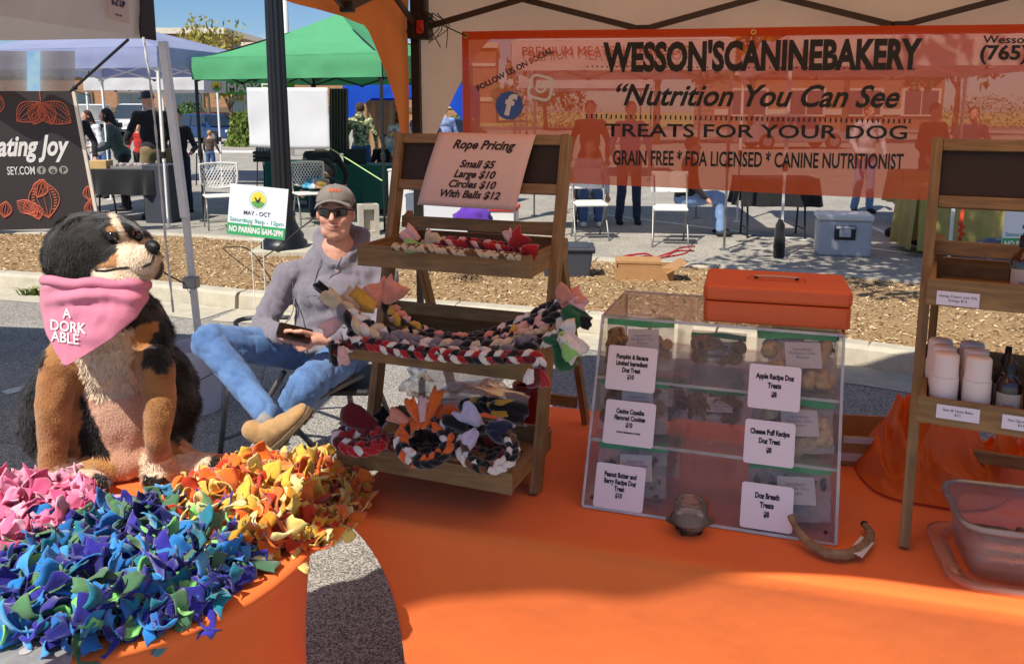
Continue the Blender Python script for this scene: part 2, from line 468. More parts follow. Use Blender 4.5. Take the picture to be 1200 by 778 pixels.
# plant in the mulch
def leafy(name, c, R, n, ls, mat, label, cat, seed=1, up=.5):
    m = MB(); r = random.Random(seed)
    for i in range(n):
        a = r.uniform(0, 6.3); t = r.random(); q = c + V((cos(a) * R * t, sin(a) * R * t, R * up * r.random() * (1.2 - t)))
        rot = rotm(r.uniform(-1, 1), r.uniform(-1, 1), r.uniform(0, 6.3)); w = ls * .4
        m.add([q + rot @ V(k) for k in ((-ls, 0, 0), (0, -w, .005), (ls, 0, 0), (0, w, .005))], [(0, 1, 2, 3)])
    m.caps(c, c + V((0, 0, R * .3)), .008)
    return tag(m.build(name, mat), label, cat)
leafy('small_plant', mulch_pt(.5, .3) * 0 + V((G(548, 330, .1).x, G(548, 330, .1).y, .12)), .16, 190, .022, M('plant_leaf', '4d5a38', .7, .5, 40, col2='8a4a4a'), 'small low leafy plant growing in the wood chips behind the left wooden rack', 'plant')

# ---- brick building far behind
brickm = bpy.data.materials.new('brick_wall'); brickm.use_nodes = True
n = brickm.node_tree.nodes; l = brickm.node_tree.links.new
bt = n.new('ShaderNodeTexBrick'); bt.inputs['Scale'].default_value = 1.2; bt.inputs['Color1'].default_value = (*srgb('a87a5c'), 1); bt.inputs['Color2'].default_value = (*srgb('976a4e'), 1)
bt.inputs['Mortar'].default_value = (*srgb('b59a82'), 1); bt.inputs['Mortar Size'].default_value = .01
tc = n.new('ShaderNodeTexCoord'); mp = n.new('ShaderNodeMapping'); mp.inputs['Rotation'].default_value = (pi / 2, 0, 0)
l(tc.outputs['Object'], mp.inputs[0]); l(mp.outputs[0], bt.inputs[0]); l(bt.outputs[0], n['Principled BSDF'].inputs['Base Color'])
n['Principled BSDF'].inputs['Roughness'].default_value = .9
stonem = M('pale_stone', 'd8cdbb', .8, .06, 2)
glassd = M('dark_glass', '3d4a56', .15, .2, 1, spec=.8)
def building(name, loc, w, d, h, label, wins, capm=stonem):
    t = thing(name, label, 'building', loc)
    MB().box((w / 2, d / 2, h / 2), (w, d, h)).build('wall', brickm, t)
    MB().box((w / 2, d / 2, h + .35), (w + .5, d + .5, .7)).build('parapet', capm, t)
    MB().box((w / 2, -.03, h * .32), (w - .1, .2, .5)).build('stone_band', capm, t)
    if h > 6: MB().box((w / 2, -.03, h * .78), (w - .1, .2, .35)).build('stone_band', capm, t)
    for (x, z, ww, hh) in wins:
        wf = MB().box((x, -.06, z), (ww + .4, .2, hh + .4)).build('window', capm, t)
        MB().box((x - ww * .25, -.17, z), (ww * .46, .06, hh)).build('pane', glassd, wf)
        MB().box((x + ww * .25, -.17, z), (ww * .46, .06, hh)).build('pane', glassd, wf)
    return t
building('brick_building', (P(60, 90, 105).x, 105, 0), P(266, 90, 105).x - P(60, 90, 105).x, 30, P(240, 40, 105).z,
         'tall tan brick building with pale parapet behind the green canopy', [(i * 5 + 3, 3, 1.6, 2.2) for i in range(5)])
building('brick_wing', (P(266.5, 90, 108).x, 108, 0), 34, 22, P(290, 50, 108).z - .7,
         'lower brick wing right of the tall brick building', [(i * 5 + 3, 3.2, 1.8, 2.2) for i in range(6)])
building('brown_shop', (P(-100, 90, 80).x, 92, 0), 46, 10, 5.2, 'dark brown low building behind the parked white trucks', [(i * 6 + 3, 2.4, 3, 2) for i in range(7)], M('brown_trim', '6a5a4c', .8))
building('cream_shop', (P(820, 90, 80).x, 74, 0), 20, 8, 4.6, 'cream fronted shop seen through the orange banner', [(i * 5 + 3, 2.3, 3, 2) for i in range(4)])

# ---- trees
barkm = M('bark', '6b5a48', .95, .25, 12, bump=1, bscale=30, stretch=(3, 3, .5))
def tree(name, label, base, h, R, mats, seed=0, n=2600, ls=.18, trunk=.16, group=None, squash=.8):
    r = random.Random(seed)
    t = thing(name, label, 'tree', base, 0, group)
    tr = MB(); top = V((r.uniform(-.3, .3), 0, h * .85))
    tr.tube(cat_path([(0, 0, -.05), (r.uniform(-.1, .1), 0, h * .3), top * .7, top], 4), [trunk * (1 - .8 * i / 12) for i in range(13)], 8)
    cl = []
    c0 = V((0, 0, h - R * squash))
    for i in range(26):
        a = r.uniform(0, 6.3); e = r.uniform(-.7, 1.3); d = V((cos(a) * cos(e), sin(a) * cos(e), sin(e) * squash))
        q = c0 + d * R * r.uniform(.35, .95); cl.append((q, R * r.uniform(.2, .4)))
        s = V((0, 0, h * r.uniform(.3, .6)))
        tr.tube([s, s.lerp(q, .5) + V((0, 0, .1 * R)), q], [trunk * .35, trunk * .2, trunk * .06], 5)
    tr.build('trunk', barkm, t, smooth=True)
    m = MB()
    for i in range(n):
        q, rad = r.choice(cl); d = V((r.gauss(0, 1), r.gauss(0, 1), r.gauss(0, 1))).normalized() * rad * r.uniform(.4, 1.1) ** .5
        p = q + d; rot = rotm(r.uniform(-1.5, 1.5), r.uniform(-1.5, 1.5), r.uniform(0, 6.3)); s = ls * r.uniform(.6, 1.3)
        m.add([p + rot @ V(k) * s for k in ((-1, 0, 0), (0, -.5, .1), (1, 0, 0), (0, .5, .1))], [(0, 1, 2, 3)], r.choice((0, 0, 1)))
    m.build('crown', mats, t)
    return t
lf1 = [M('leaf_spring', '8ea04a', .7, .25, 5, transl=.35), M('leaf_spring_dark', '64782f', .7, .25, 5, transl=.3)]
lf2 = [M('leaf_green', '5f7d38', .7, .25, 5, transl=.3), M('leaf_green_dark', '3c5426', .7, .25, 5, transl=.25)]
lf3 = [M('leaf_yellow', 'b3a850', .7, .25, 5, transl=.35), M('leaf_olive', '857c3a', .7, .25, 5, transl=.3)]
def at(px, Y, z=0): p = P(px, 130, Y); return V((p.x, Y, z))
tree('young_tree', 'sparse young tree with yellow-green spring leaves before the brick building', at(244, 62), 8.2, 2.9, lf3, 1, 700, .22, .14)
tree('street_tree', 'thin young tree beside the red car behind the green canopy', at(270, 70), 4.6, 1.7, lf3, 2, 700, .2, .12)
for i, (px, Y, h, R, lf) in enumerate(((770, 40, 8.2, 3.6, lf1), (880, 46, 9.5, 4.4, lf3), (990, 42, 9.2, 4.0, lf1), (1120, 55, 9.5, 4.6, lf2), (1270, 50, 9.5, 4.6, lf2), (640, 70, 7, 4, lf2))):
    tree('tree', ['bright green tree above the start of the bakery lettering on the banner', 'broad yellow-green tree seen through the middle of the orange banner', 'green tree seen through the banner above its last lettering', 'dark green tree seen through the banner below the phone number', 'dark tree beyond the right edge of the banner', 'dark tree behind the social media marks on the banner'][i],
         at(px, Y), h, R, lf, 10 + i, 2600, .3, .2, group='trees seen through the banner')
tr0 = at(1290, 6.4); ov = tree('tree', 'tree beyond the right edge whose crown throws broken shade on the lot', tr0, 6.2, 2.0, lf2, 77, 3800, .10, .12)
for o in ov.children:
    if o.name.startswith('crown'): o.location = (-2.35, -.5, 0)
    else:
        for v in o.data.vertices: v.co.x -= 2.35 * sstep(1.6, 5.0, v.co.z); v.co.y -= .5 * sstep(1.6, 5.0, v.co.z)
def bush(label, base, R, h, seed, mats=lf2):
    m = MB(); r = random.Random(seed); base = V(base)
    for i in range(900):
        a = r.uniform(0, 6.3); t = r.random() ** .5; z = r.random(); k = sqrt(max(0, 1 - z * z))
        lump = .8 + .3 * noise.noise(V((cos(a), sin(a), z)) * 2 + V((seed, 0, 0)))
        p = base + V((cos(a) * R * k * t * lump, sin(a) * R * k * t * lump, z * h * lump)); rot = rotm(r.uniform(-1.5, 1.5), r.uniform(-1.5, 1.5), r.uniform(0, 6.3)); s = .13 * r.uniform(.6, 1.3)
        m.add([p + rot @ V(q) * s for q in ((-1, 0, 0), (0, -.6, .1), (1, 0, 0), (0, .6, .1))], [(0, 1, 2, 3)], r.choice((0, 1)))
    for i in range(5):
        a = r.uniform(0, 6.3); m.tube([base, base + V((cos(a) * R * .4, sin(a) * R * .4, h * .6))], [.03, .01], 5, 1)
    return tag(m.build('bush', mats), label, 'bush')
bush('round green bush beside the large white sheet', at(284, 38), 1.0, 1.75, 5, lf1)
bush('green bush seen under the blue canopy past the two standing people', at(538, 30), 1.5, 1.55, 6, lf1)
bush('dark shrub behind the parked blue car', at(222, 75), 2.5, 2.6, 7, lf2)
bush('dark green shrub behind the white pickup trucks', at(205, 66), 2.2, 2.2, 8, lf2)
for i, (px, w) in enumerate(((420, 6), (650, 7), (900, 8), (1150, 8))):
    bush(['hedge clump far behind the blue canopy', 'hedge clump behind the social media marks of the banner', 'hedge clump behind the middle of the banner', 'hedge clump behind the right end of the banner'][i], at(px, 82), w, 3.4, 20 + i, lf2)

# ---- cars
tyrem = M('tyre', '1b1b1b', .85, .2, 20); rimm = M('rim', 'a8aaac', .35, .1, 5, metal=.9); blackp = M('black_plastic', '151515', .5, .2, 20)
cglass = M('car_glass', '28323c', .08, .15, 1, spec=1); lampm = M('headlight_glass', 'dcdfe0', .15, .05, 5); redl = M('tail_light', '8a1414', .2, .1, 5)
def car(name, label, cat, loc, rz, paint, Lc, Wc, Hc, kind='sedan', group=None):
    t = thing(name, label, cat, loc, rz, group)
    gc = .28 if kind != 'truck' else .42
    belt = Hc * .56
    if kind == 'sedan': prof = [(-.5, gc), (-.5, belt * .8), (-.47, belt), (-.35, belt * 1.06), (.2, belt * 1.02), (.46, belt * .86), (.5, belt * .66), (.5, gc)]; cab = [(-.36, belt), (-.24, Hc * .97), (-.05, Hc), (.08, Hc * .96), (.24, belt * .98)]
    elif kind == 'suv': prof = [(-.5, gc), (-.5, belt), (-.47, belt * 1.05), (.22, belt * 1.02), (.46, belt * .93), (.5, belt * .75), (.5, gc)]; cab = [(-.48, belt), (-.43, Hc * .97), (-.1, Hc), (.07, Hc * .97), (.23, belt * .98)]
    else: prof = [(-.5, gc), (-.5, belt), (.2, belt), (.47, belt * .96), (.5, belt * .85), (.5, gc)]; cab = [(-.1, belt), (-.07, Hc * .98), (.05, Hc), (.12, Hc * .98), (.22, belt * .98)]
    def loft(pr, w0, w1, zs):
        m = MB(); k = len(pr); z0 = min(p[1] for p in pr); z1 = max(p[1] for p in pr)
        vs = []
        for s in (-1, 1):
            for x, z in pr:
                f = (z - z0) / (z1 - z0); w = lerp(w0, w1, f); vs.append((x * Lc, s * w * Wc / 2, z))
        m.add(vs, [tuple(range(k)), tuple(range(2 * k - 1, k - 1, -1))] + [((i + 1) % k, i, k + i, k + (i + 1) % k) for i in range(k)])
        return m
    loft(prof, .96, .94, 0).build('body', paint, t, smooth=False, bevel=.06)
    loft(cab, .9, .74, 0).build('cabin', paint, t, bevel=.05)
    # windows a little proud of the cabin
    x0, x1 = cab[3][0] * Lc, cab[4][0] * Lc; z0, z1 = cab[4][1], cab[3][1]
    m = MB(); wn = .42 * Wc
    m.add([(x1 + .012, -wn, z0 + .05), (x1 + .012, wn, z0 + .05), (x0 + .06, wn * .86, z1 - .03), (x0 + .06, -wn * .86, z1 - .03)], [(0, 1, 2, 3)]); m.build('windscreen', cglass, t, solid=.02)
    xb0, xb1 = cab[0][0] * Lc, cab[1][0] * Lc
    for s in (-1, 1):
        for (a, b) in ((.08, .48), (.52, .9)) if kind != 'truck' else ((.15, .85),):
            m = MB(); lo = belt + .06; hi = Hc * .93; xa0 = lerp(xb0, x1, a); xa1 = lerp(xb0, x1, b); ya = s * (.45 * Wc + .012); yb = s * (.385 * Wc + .012)
            sh = .1 * Lc * .35
            m.add([(xa0, ya, lo), (xa1, ya, lo), (xa1 - (sh if b > .8 else 0), yb, hi), (xa0 + (sh * .7 if a < .2 else 0), yb, hi)], [(0, 1, 2, 3)]); m.build('side_window', cglass, t, solid=.02)
    for sx in (-.32, .31):
        for s in (-1, 1):
            c = V((sx * Lc, s * Wc * .46, Hc * .225)); r = Hc * .225
            w = MB().cyl(c - V((0, .11, 0)), c + V((0, .11, 0)), r, n=20).build('wheel', tyrem, t, bevel=.03)
            MB().cyl(c + V((0, s * .09, 0)), c + V((0, s * .118, 0)), r * .62, n=14).build('rim', rimm, w)
    for s in (-1, 1):
        MB().box((Lc * .492, s * Wc * .37, belt * .78), (.12, Wc * .18, belt * .16)).build('headlight', lampm, t, bevel=.02)
        MB().box((-Lc * .497, s * Wc * .4, belt * .8), (.06, Wc * .14, belt * .2)).build('tail_light', redl, t, bevel=.015)
        MB().box((x1 - .35, s * Wc * .53, belt + .12), (.12, .2, .16)).build('mirror', paint, t, bevel=.04)
    MB().box((Lc * .497, 0, belt * .72), (.06, Wc * .5, belt * .25)).build('grille', blackp, t, bevel=.02)
    MB().box((Lc * .5, 0, gc + .12), (.12, Wc * .92, .2)).build('bumper', rimm if kind == 'truck' else paint, t, bevel=.05)
    return t
wp = M('white_paint', 'e4e4e2', .25, .04, 3, spec=.7); bp_ = M('blue_paint', '1f3a66', .2, .1, 3, spec=.8); rp = M('red_paint', '5c1418', .2, .1, 3, spec=.8); sp_ = M('silver_paint', 'a9adb0', .25, .05, 3, metal=.6)
car('parked_truck', 'white pickup truck behind the woman in the green hoodie, front showing', 'truck', at(110, 47), -pi / 2 + .1, wp, 5.4, 2.0, 1.95, 'truck', 'trucks parked facing the market')
car('parked_truck', 'white pickup truck between the two white canopy legs', 'truck', at(160, 50), -pi / 2 - .05, wp, 5.4, 2.0, 2.0, 'truck', 'trucks parked facing the market')
car('parked_car', 'dark blue sedan parked behind the green canopy', 'car', at(243, 42), -.55, bp_, 4.6, 1.8, 1.45, 'sedan')
car('parked_car', 'dark red hatchback beyond the blue sedan', 'car', at(258, 64), .2, rp, 4.3, 1.8, 1.5, 'suv')
car('parked_car', 'dark car behind the two people under the blue canopy', 'car', at(532, 26), .1, bp_, 4.6, 1.8, 1.4, 'sedan')
car('parked_car', 'silver car seen low through the right of the banner', 'car', at(930, 36), .1, sp_, 4.6, 1.8, 1.45, 'sedan')
car('parked_car', 'silver car beside the left end of the white trucks', 'car', at(62, 52), -1.4, sp_, 4.5, 1.8, 1.6, 'suv')
# ================================================================ CANOPIES
steel = M('grey_steel', '8d8c8b', .4, .1, 20, metal=.7); dsteel = M('dark_steel', '2a2826', .45, .15, 20, metal=.5)
whitesteel = M('white_steel', 'e4e1dc', .45, .08, 12); blacksteel = M('black_steel', '161514', .5, .15, 20)
def canopy(name, label, org, rz, w, d, ze, zb, peak, mats, legm, arch=0, archd=.65, archw=.65, legs=(1, 1, 1, 1), truss=True, nx=3, group=None, legsz=.035, power=1.12, low=0, skipval=()):
    """pop-up canopy; local x along the front, y to the back. ze eave height, zb valance bottom, mats = (roof, front, right, back, left valance)"""
    t = thing(name, label, 'canopy', (org[0], org[1], 0), rz, group)
    cx, cy = w / 2, d / 2; rm = mats[0]
    # four roof slopes as panels with a sagging skin
    C4 = [V((0, 0, ze)), V((w, 0, ze)), V((w, d, ze)), V((0, d, ze))]; top = V((cx, cy, ze + peak))
    for i in range(4):
        a, b = C4[i], C4[(i + 1) % 4]; m = MB()
        def f(u, v, a=a, b=b):
            e = a.lerp(b, u); p = e.lerp(top, v); p.z = ze + peak * v ** power - .05 * sin(pi * v) * sin(pi * u) + .008 * noise.noise(p * 4)
            return p
        m.grid(f, 14, 12)
        o = m.build('roof_panel', rm[i] if isinstance(rm, (list, tuple)) else rm, t, smooth=True)
        # valance
        if i in skipval: continue
        L_ = (b - a).length; dr = (b - a).normalized(); out = V((dr.y, -dr.x, 0))
        m = MB()
        def g(u, v, a=a, dr=dr, out=out, L_=L_):
            s = u * L_; q = {0: 9, 1: L_ - s, 3: s}.get(i, min(s, L_ - s)) if arch == 1 else min(s, L_ - s)
            aw = .38 if (arch == 1 and i == 2) else archw; bz = zb - (archd * max(0, 1 - q / aw) ** 1.35 if arch else 0)
            z = lerp(ze, bz, v)
            return a + dr * s + out * (-.004 + min(1, v * 4) * (.014 + .010 * sin(s * 9 + v * 2) * v + .010 * noise.noise(V((s * 5, v * 2, i))))) + V((0, 0, z - ze + (.012 if v == 0 else 0)))
        m.grid(g, 60 if arch else 36, 6)
        m.build('valance', mats[i + 1], t, smooth=True)
    lg = [(0, 0), (w, 0), (w, d), (0, d)]
    for i, (x, y) in enumerate(lg):
        if not legs[i]: continue
        sx = 1 if x == 0 else -1; sy = 1 if y == 0 else -1; x += sx * .03; y += sy * .03
        m = MB(); m.box((x, y, (ze + .9) / 2), (legsz, legsz, ze - .9)); l = m.build('leg', legm, t, bevel=.003)
        MB().box((x, y, .46), (legsz * .75, legsz * .75, .9)).build('inner_leg', legm, l, bevel=.003)
        MB().box((x, y, .012), (.1, .1, .016)).build('foot_plate', legm, l)
        MB().box((x, y, 1.0), (legsz * 1.5, legsz * 1.5, .09)).build('slider', blacksteel, l, bevel=.005)
    if truss:
        tm = legm if truss is True else truss
        for i in range(4):
            a, b = C4[i], C4[(i + 1) % 4]; dr = (b - a).normalized(); inn = V((-dr.y, dr.x, 0)) * .05
            L_ = (b - a).length; n_ = nx; lo, hi = ze - .32 - low, ze - .04 - low
            for k in range(n_):
                s0, s1 = k * L_ / n_, (k + 1) * L_ / n_
                for q, (z0, z1) in enumerate(((lo, hi), (hi, lo))):
                    p0 = a + dr * s0 + inn * (1 + q * .35); p1 = a + dr * s1 + inn * (1 + q * .35); p0.z = z0; p1.z = z1
                    MB().bar(p0, p1, .026, .013, side=(0, 0, 1)).build('truss_bar', tm, t)
                if k: 
                    p = a + dr * s0 + inn * 1.2
                    MB().box((p.x, p.y, lo), (.05, .03, .04)).build('truss_joint', blacksteel, t, bevel=.005)
        for k in range(4):
            MB().bar(C4[k] + V((0, 0, -.05)), top - V((0, 0, .08)), .022, .022).build('rafter', tm, t)
    return t
def cloth(name, c, tr=.35, **k): return M(name, c, .8, .06, 3, bump=.5, bscale=7, transl=tr, spec=.2, **k)
or_roof = cloth('lit_orange_roof_cloth', 'ecb88a', .75); or_lit = cloth('lit_orange_valance_cloth', 'f6d6b6', .6); or_left = cloth('orange_valance_cloth', 'c47038', .3)  # same orange cloth; roof and pale valances carry bounced and transmitted light in their colour
green_c = cloth('green_canopy_cloth', '5fae7c', .25); peri = cloth('periwinkle_cloth', 'a6aed0', .4); wht = cloth('white_canopy_cloth', 'dcdad8', .3)
blue_c = cloth('blue_canopy_cloth', '1c4fc0', .25); nwht = cloth('near_white_cloth', 'd9cdc4', .4); pinkish = cloth('pale_pink_cloth', 'd8c2c8', .35)
# our own canopy: back-left pole at pixel 483
TRZ = radians(-8.3); TW = 3.2; TD = 3.15
TU = V((cos(TRZ), sin(TRZ), 0)); TV = V((-sin(TRZ), cos(TRZ), 0))
TBL = V((-.47, 4.0, 0)); TO = TBL - TV * TD
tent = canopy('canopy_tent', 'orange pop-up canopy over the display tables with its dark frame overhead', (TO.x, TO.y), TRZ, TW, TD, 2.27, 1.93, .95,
       ([or_roof, or_roof, or_roof, or_left], or_left, or_lit, or_lit, or_left), dsteel, arch=1, archd=.72, archw=.62, legs=(1, 1, 1, 1), truss=M('bronze_steel', '3a2f28', .5, .1, 20, metal=.4), nx=3, legsz=.04)
# corner bracket at the back-left pole
m = MB(); m.box((.06, TD - .06, 1.98), (.1, .1, .12)); m.box((.06, TD - .06, 2.1), (.07, .07, .2)); br = m.build('corner_bracket', dsteel, tent, bevel=.008)
MB().box((.075, TD - .12, 1.97), (.035, .02, .06)).build('release_button', M('red_plastic', 'b4281c', .4), br, bevel=.006)
m = MB(); r = random.Random(5)
for k in range(9): 
    p = V((.08 + r.uniform(-.03, .08), TD - .12, 2.03)); m.tube(cat_path([p, p + V((r.uniform(-.03, .09), -.01, -.06)), p + V((r.uniform(-.02, .05), -.01, r.uniform(-.16, -.1)))], 4), .0022, 4)
m.build('cord_tangle', blackp, tent)
# near neighbour: white canopy on the left
ct = canopy('canopy_tent', 'white pop-up canopy at the upper left with a dark corner and round-edged label', (-1.80 - 3.02 - .45, 4.3 - 3.0 + .46), TRZ, 3.05, 3.0, 2.30, 1.955, .9,
       (nwht, nwht, nwht, nwht, nwht), whitesteel, legs=(1, 1, 0, 1), truss=False)
darkc = cloth('charcoal_cloth', '4a4442', .1)
WC = V((-1.80, 4.3, 0))       # its back-right corner
def wloc(s, z, off=.03): return V((3.05 + off, 3.0 - s, z))
m = MB(); m.grid(lambda u, v: wloc(-.02 + u * (.13 + .012 * sin(v * 9)), lerp(2.3, 1.945, v), .034), 4, 8); m.build('corner_panel', darkc, ct, smooth=True, solid=.004)
m = MB(); m.add([wloc(.21, 2.16, .04), wloc(.36, 2.17, .04), wloc(.355, 2.015, .04), wloc(.205, 2.005, .04)], [(0, 1, 2, 3)]); lab = m.build('maker_label', M('label_cloth', 'e2c4b0', .8, .04), ct, solid=.003)
inkm = M('navy_ink', '1d2140', .7, .05); 
Fm = frame(wloc(.365, 2.17, .044), wloc(.205, 2.16, .044), wloc(.36, 2.015, .044))
m = MB(); m.M = Fm
m.prism([(.03, -.045, 0), (.075, -.015, 0), (.135, -.045, 0), (.125, -.05, 0), (.075, -.025, 0), (.04, -.052, 0)], (0, 0, .001)); m.build('roof_mark', inkm, lab)
text('E-Z UP', Fm @ T(.078, -.09, .001), inkm, lab, .042, sx=.8, bold=.03, shear=.15)
text('EST. 1983', Fm @ T(.078, -.135, .001), inkm, lab, .012)
# leaning leg of that canopy, its foot by the bucket
lt = MB(); lt.bar(P(191, 49, 4.3), P(217, 255, 4.3), .040, .040); l_ = lt.build('leg', whitesteel, None, bevel=.004)
l_.parent = ct; l_.matrix_parent_inverse = Matrix.Translation(ct.location) @ Matrix.Rotation(TRZ, 4, 'Z'); l_.matrix_parent_inverse.invert()
def par(o, t):
    """parent o (built in world coordinates) to thing t"""
    o.parent = t
    o.matrix_parent_inverse = (Matrix.Translation(t.location) @ Matrix.Rotation(t.rotation_euler.z, 4, 'Z')).inverted()
    return o
par(MB().bar(P(217, 250, 4.31), G(240, 462), .033, .033).build('inner_leg', whitesteel, None, bevel=.004), ct)
par(MB().box(P(224, 331, 4.33), (.075, .06, .06)).build('slider', steel, None, bevel=.006), ct)
par(MB().box(G(240, 462) + V((0, 0, .01)), (.1, .1, .014)).build('foot_plate', steel, None), ct)
# guy rope and bungee
rp_ = cat_path([P(168, 44, 4.0), P(180, 130, 3.95), P(191, 250, 3.9), P(203, 366, 3.85)], 10)
m = MB(); 
for ph in (0, pi):
    m.tube([p + V((cos(i * 1.3 + ph), sin(i * 1.3 + ph), 0)) * .003 for i, p in enumerate(rp_)], .0035, 5)
tag(m.build('guy_rope', M('white_rope', 'cfcac2', .9, .1, 80)), 'thin white twisted rope hanging beside the white canopy leg', 'rope')
m = MB().tube([P(150, 47, 4.6), P(82, 108, 5.0)], .008, 8); m.ell(P(88, 103, 4.97), (.015, .012, .015)); m.tube([P(84, 106, 5), P(106, 113, 5.3)], .003, 5)
tag(m.build('tension_pole', blackp), 'thin black pole slanting down from the white canopy to the dark banner', 'pole')
m = MB().tube(cat_path([P(184, 314, 3.95), P(200, 324, 4.0), P(216, 332, 4.1)], 6), .004, 6); m.tube(cat_path([P(216, 332, 4.1), P(219, 338, 4.14), P(223, 344, 4.1)], 5), .002, 5)
tag(m.build('bungee_cord', blackp), 'short black bungee cord stretched to the clamp on the white canopy leg', 'cord')

canopy('canopy_tent', 'large green pop-up canopy in the background with a black left leg', (-4.53, 12.1), radians(-20.1), 3.03, 3.03, 2.33, 2.03, .72, (green_c,) * 5, blacksteel, legs=(1, 1, 1, 1), power=1.3)
canopy('canopy_tent', 'periwinkle blue roofed canopy behind the white one at the left', (-8.05, 12.3), radians(-14), 3.4, 3.0, 2.44, 2.17, .5, (peri, peri, peri, peri, peri), whitesteel, legs=(1, 1, 1, 1))
canopy('canopy_tent', 'plain white canopy beyond the periwinkle one, valance above the parked trucks', (-9.2, 18.3), radians(-8), 3.05, 3.05, 2.35, 2.03, .7, (peri, wht, wht, wht, wht), whitesteel)
canopy('canopy_tent', 'bright blue canopy with arched corners behind the green one', (-4.22, 21.2), radians(-3), 3.15, 3.05, 2.24, 1.9, .8, (blue_c,) * 5, steel, arch=2, archd=.75, archw=.75, nx=2)
canopy('canopy_tent', 'white canopy seen through the banner, butcher lettering on its valance', (.0, 9.8), radians(-6), 2.5, 3.0, 2.38, 2.05, .8, (wht,) * 5, steel, legs=(1, 1, 1, 1))
canopy('canopy_tent', 'pale canopy seen through the right end of the banner over the black table', (2.92, 9.04), radians(-6), 3.05, 3.05, 2.36, 2.06, .8, (pinkish, wht, pinkish, pinkish, pinkish), whitesteel)
canopy('canopy_tent', 'small pale canopy far behind the social media marks', (.15, 19.5), radians(-4), 3.05, 3.0, 2.45, 2.1, .7, (peri, wht, wht, wht, wht), steel)
tx = [o for o in COL.objects if o.get('label', '').startswith('white canopy seen through')][0]
dark_ink = M('maroon_ink', '6b2f2a', .7, .1)
Fm = frame((.05, -.036, 2.36), (2.4, -.036, 2.36), (.05, -.036, 2.1))
text('PREMIUM MEATS  |  SEAFOOD', Fm @ T(.06, -.15, 0), dark_ink, tx, .15, sx=.95, al='LEFT')
text('KOKOMO, INDIANA', Fm @ T(1.05, -.28, 0), dark_ink, tx, .09, al='LEFT')

# ================================================================ ORANGE BANNER
def banner_mat(name, col, alpha, gloss):
    m = bpy.data.materials.new(name); m.use_nodes = True
    n = m.node_tree.nodes; l = m.node_tree.links.new; n.remove(n['Principled BSDF']); out = n['Material Output']
    tr = n.new('ShaderNodeBsdfTransparent'); df = n.new('ShaderNodeBsdfDiffuse'); tl = n.new('ShaderNodeBsdfTranslucent'); gl = n.new('ShaderNodeBsdfGlossy')
    tr.inputs[0].default_value = (1, .84, .74, 1)
    for x in (df, tl): x.inputs[0].default_value = (*srgb(col), 1)
    gl.inputs['Roughness'].default_value = .12
    a, b, c = [n.new('ShaderNodeMixShader') for _ in range(3)]
    a.inputs[0].default_value = .45; b.inputs[0].default_value = alpha
    l(df.outputs[0], a.inputs[1]); l(tl.outputs[0], a.inputs[2]); l(tr.outputs[0], b.inputs[1]); l(a.outputs[0], b.inputs[2])
    f = n.new('ShaderNodeFresnel'); f.inputs[0].default_value = 1.4; g = n.new('ShaderNodeMath'); g.operation = 'MULTIPLY'; g.inputs[1].default_value = gloss; l(f.outputs[0], g.inputs[0])
    tc = n.new('ShaderNodeTexCoord'); nz = n.new('ShaderNodeTexNoise'); nz.inputs['Scale'].default_value = 2.5; l(tc.outputs['Object'], nz.inputs[0])
    bp = n.new('ShaderNodeBump'); bp.inputs['Strength'].default_value = .4; bp.inputs['Distance'].default_value = .03; l(nz.outputs[0], bp.inputs['Height']); l(bp.outputs[0], gl.inputs['Normal'])
    l(g.outputs[0], c.inputs[0]); l(b.outputs[0], c.inputs[1]); l(gl.outputs[0], c.inputs[2]); l(c.outputs[0], out.inputs[0])
    MATS[name] = m; return m
bann = banner_mat('orange_vinyl', 'e0622c', .78, 1.0)
BS0, BW = .269, 2.52
def bpt(s, z, off=0):
    p = TBL + TU * (BS0 + s) - TV * (.13 + off + .012 * sin(s * 5)); p.z = z; return p
bt_ = thing('banner', 'long orange bakery banner hanging from the back of the canopy, see-through vinyl', 'banner', tuple(bpt(0, 1.3)), 0)
btop = 1.945
def bbot(s): return lerp(1.295, 1.205, s / BW)
m = MB(); m.grid(lambda u, v: bpt(u * BW, lerp(btop, bbot(u * BW), v)), 60, 8); par(m.build('vinyl_sheet', bann, None, smooth=True), bt_)
hem = banner_mat('orange_hem', 'd9541f', .9, .8)
m = MB(); m.grid(lambda u, v: bpt(u * BW, lerp(btop + .001, btop - .035, v), .003), 60, 1); par(m.build('hem', hem, None), bt_)
m = MB(); m.grid(lambda u, v: bpt(.0 + u * .03, lerp(btop + .001, bbot(0), v), .004), 1, 8); par(m.build('hem', hem, None), bt_)
for s in (.018, BW / 2, BW - .02):
    c = bpt(s, btop - .018, .007); par(MB().lathe([(.006, 0), (.012, 0), (.012, .002), (.006, .002), (.006, 0)], c, 12, ax=TV).build('grommet', M('brass', 'b99a5a', .3, .1, 5, metal=.9), None), bt_)
par(MB().tube([bpt(.018, btop - .018, .01), TBL + TU * .08 - TV * .1 + V((0, 0, 2.02))], .003, 5).build('hanging_cord', blackp, None), bt_)
ink = M('black_ink', '17130f', .6, .05)
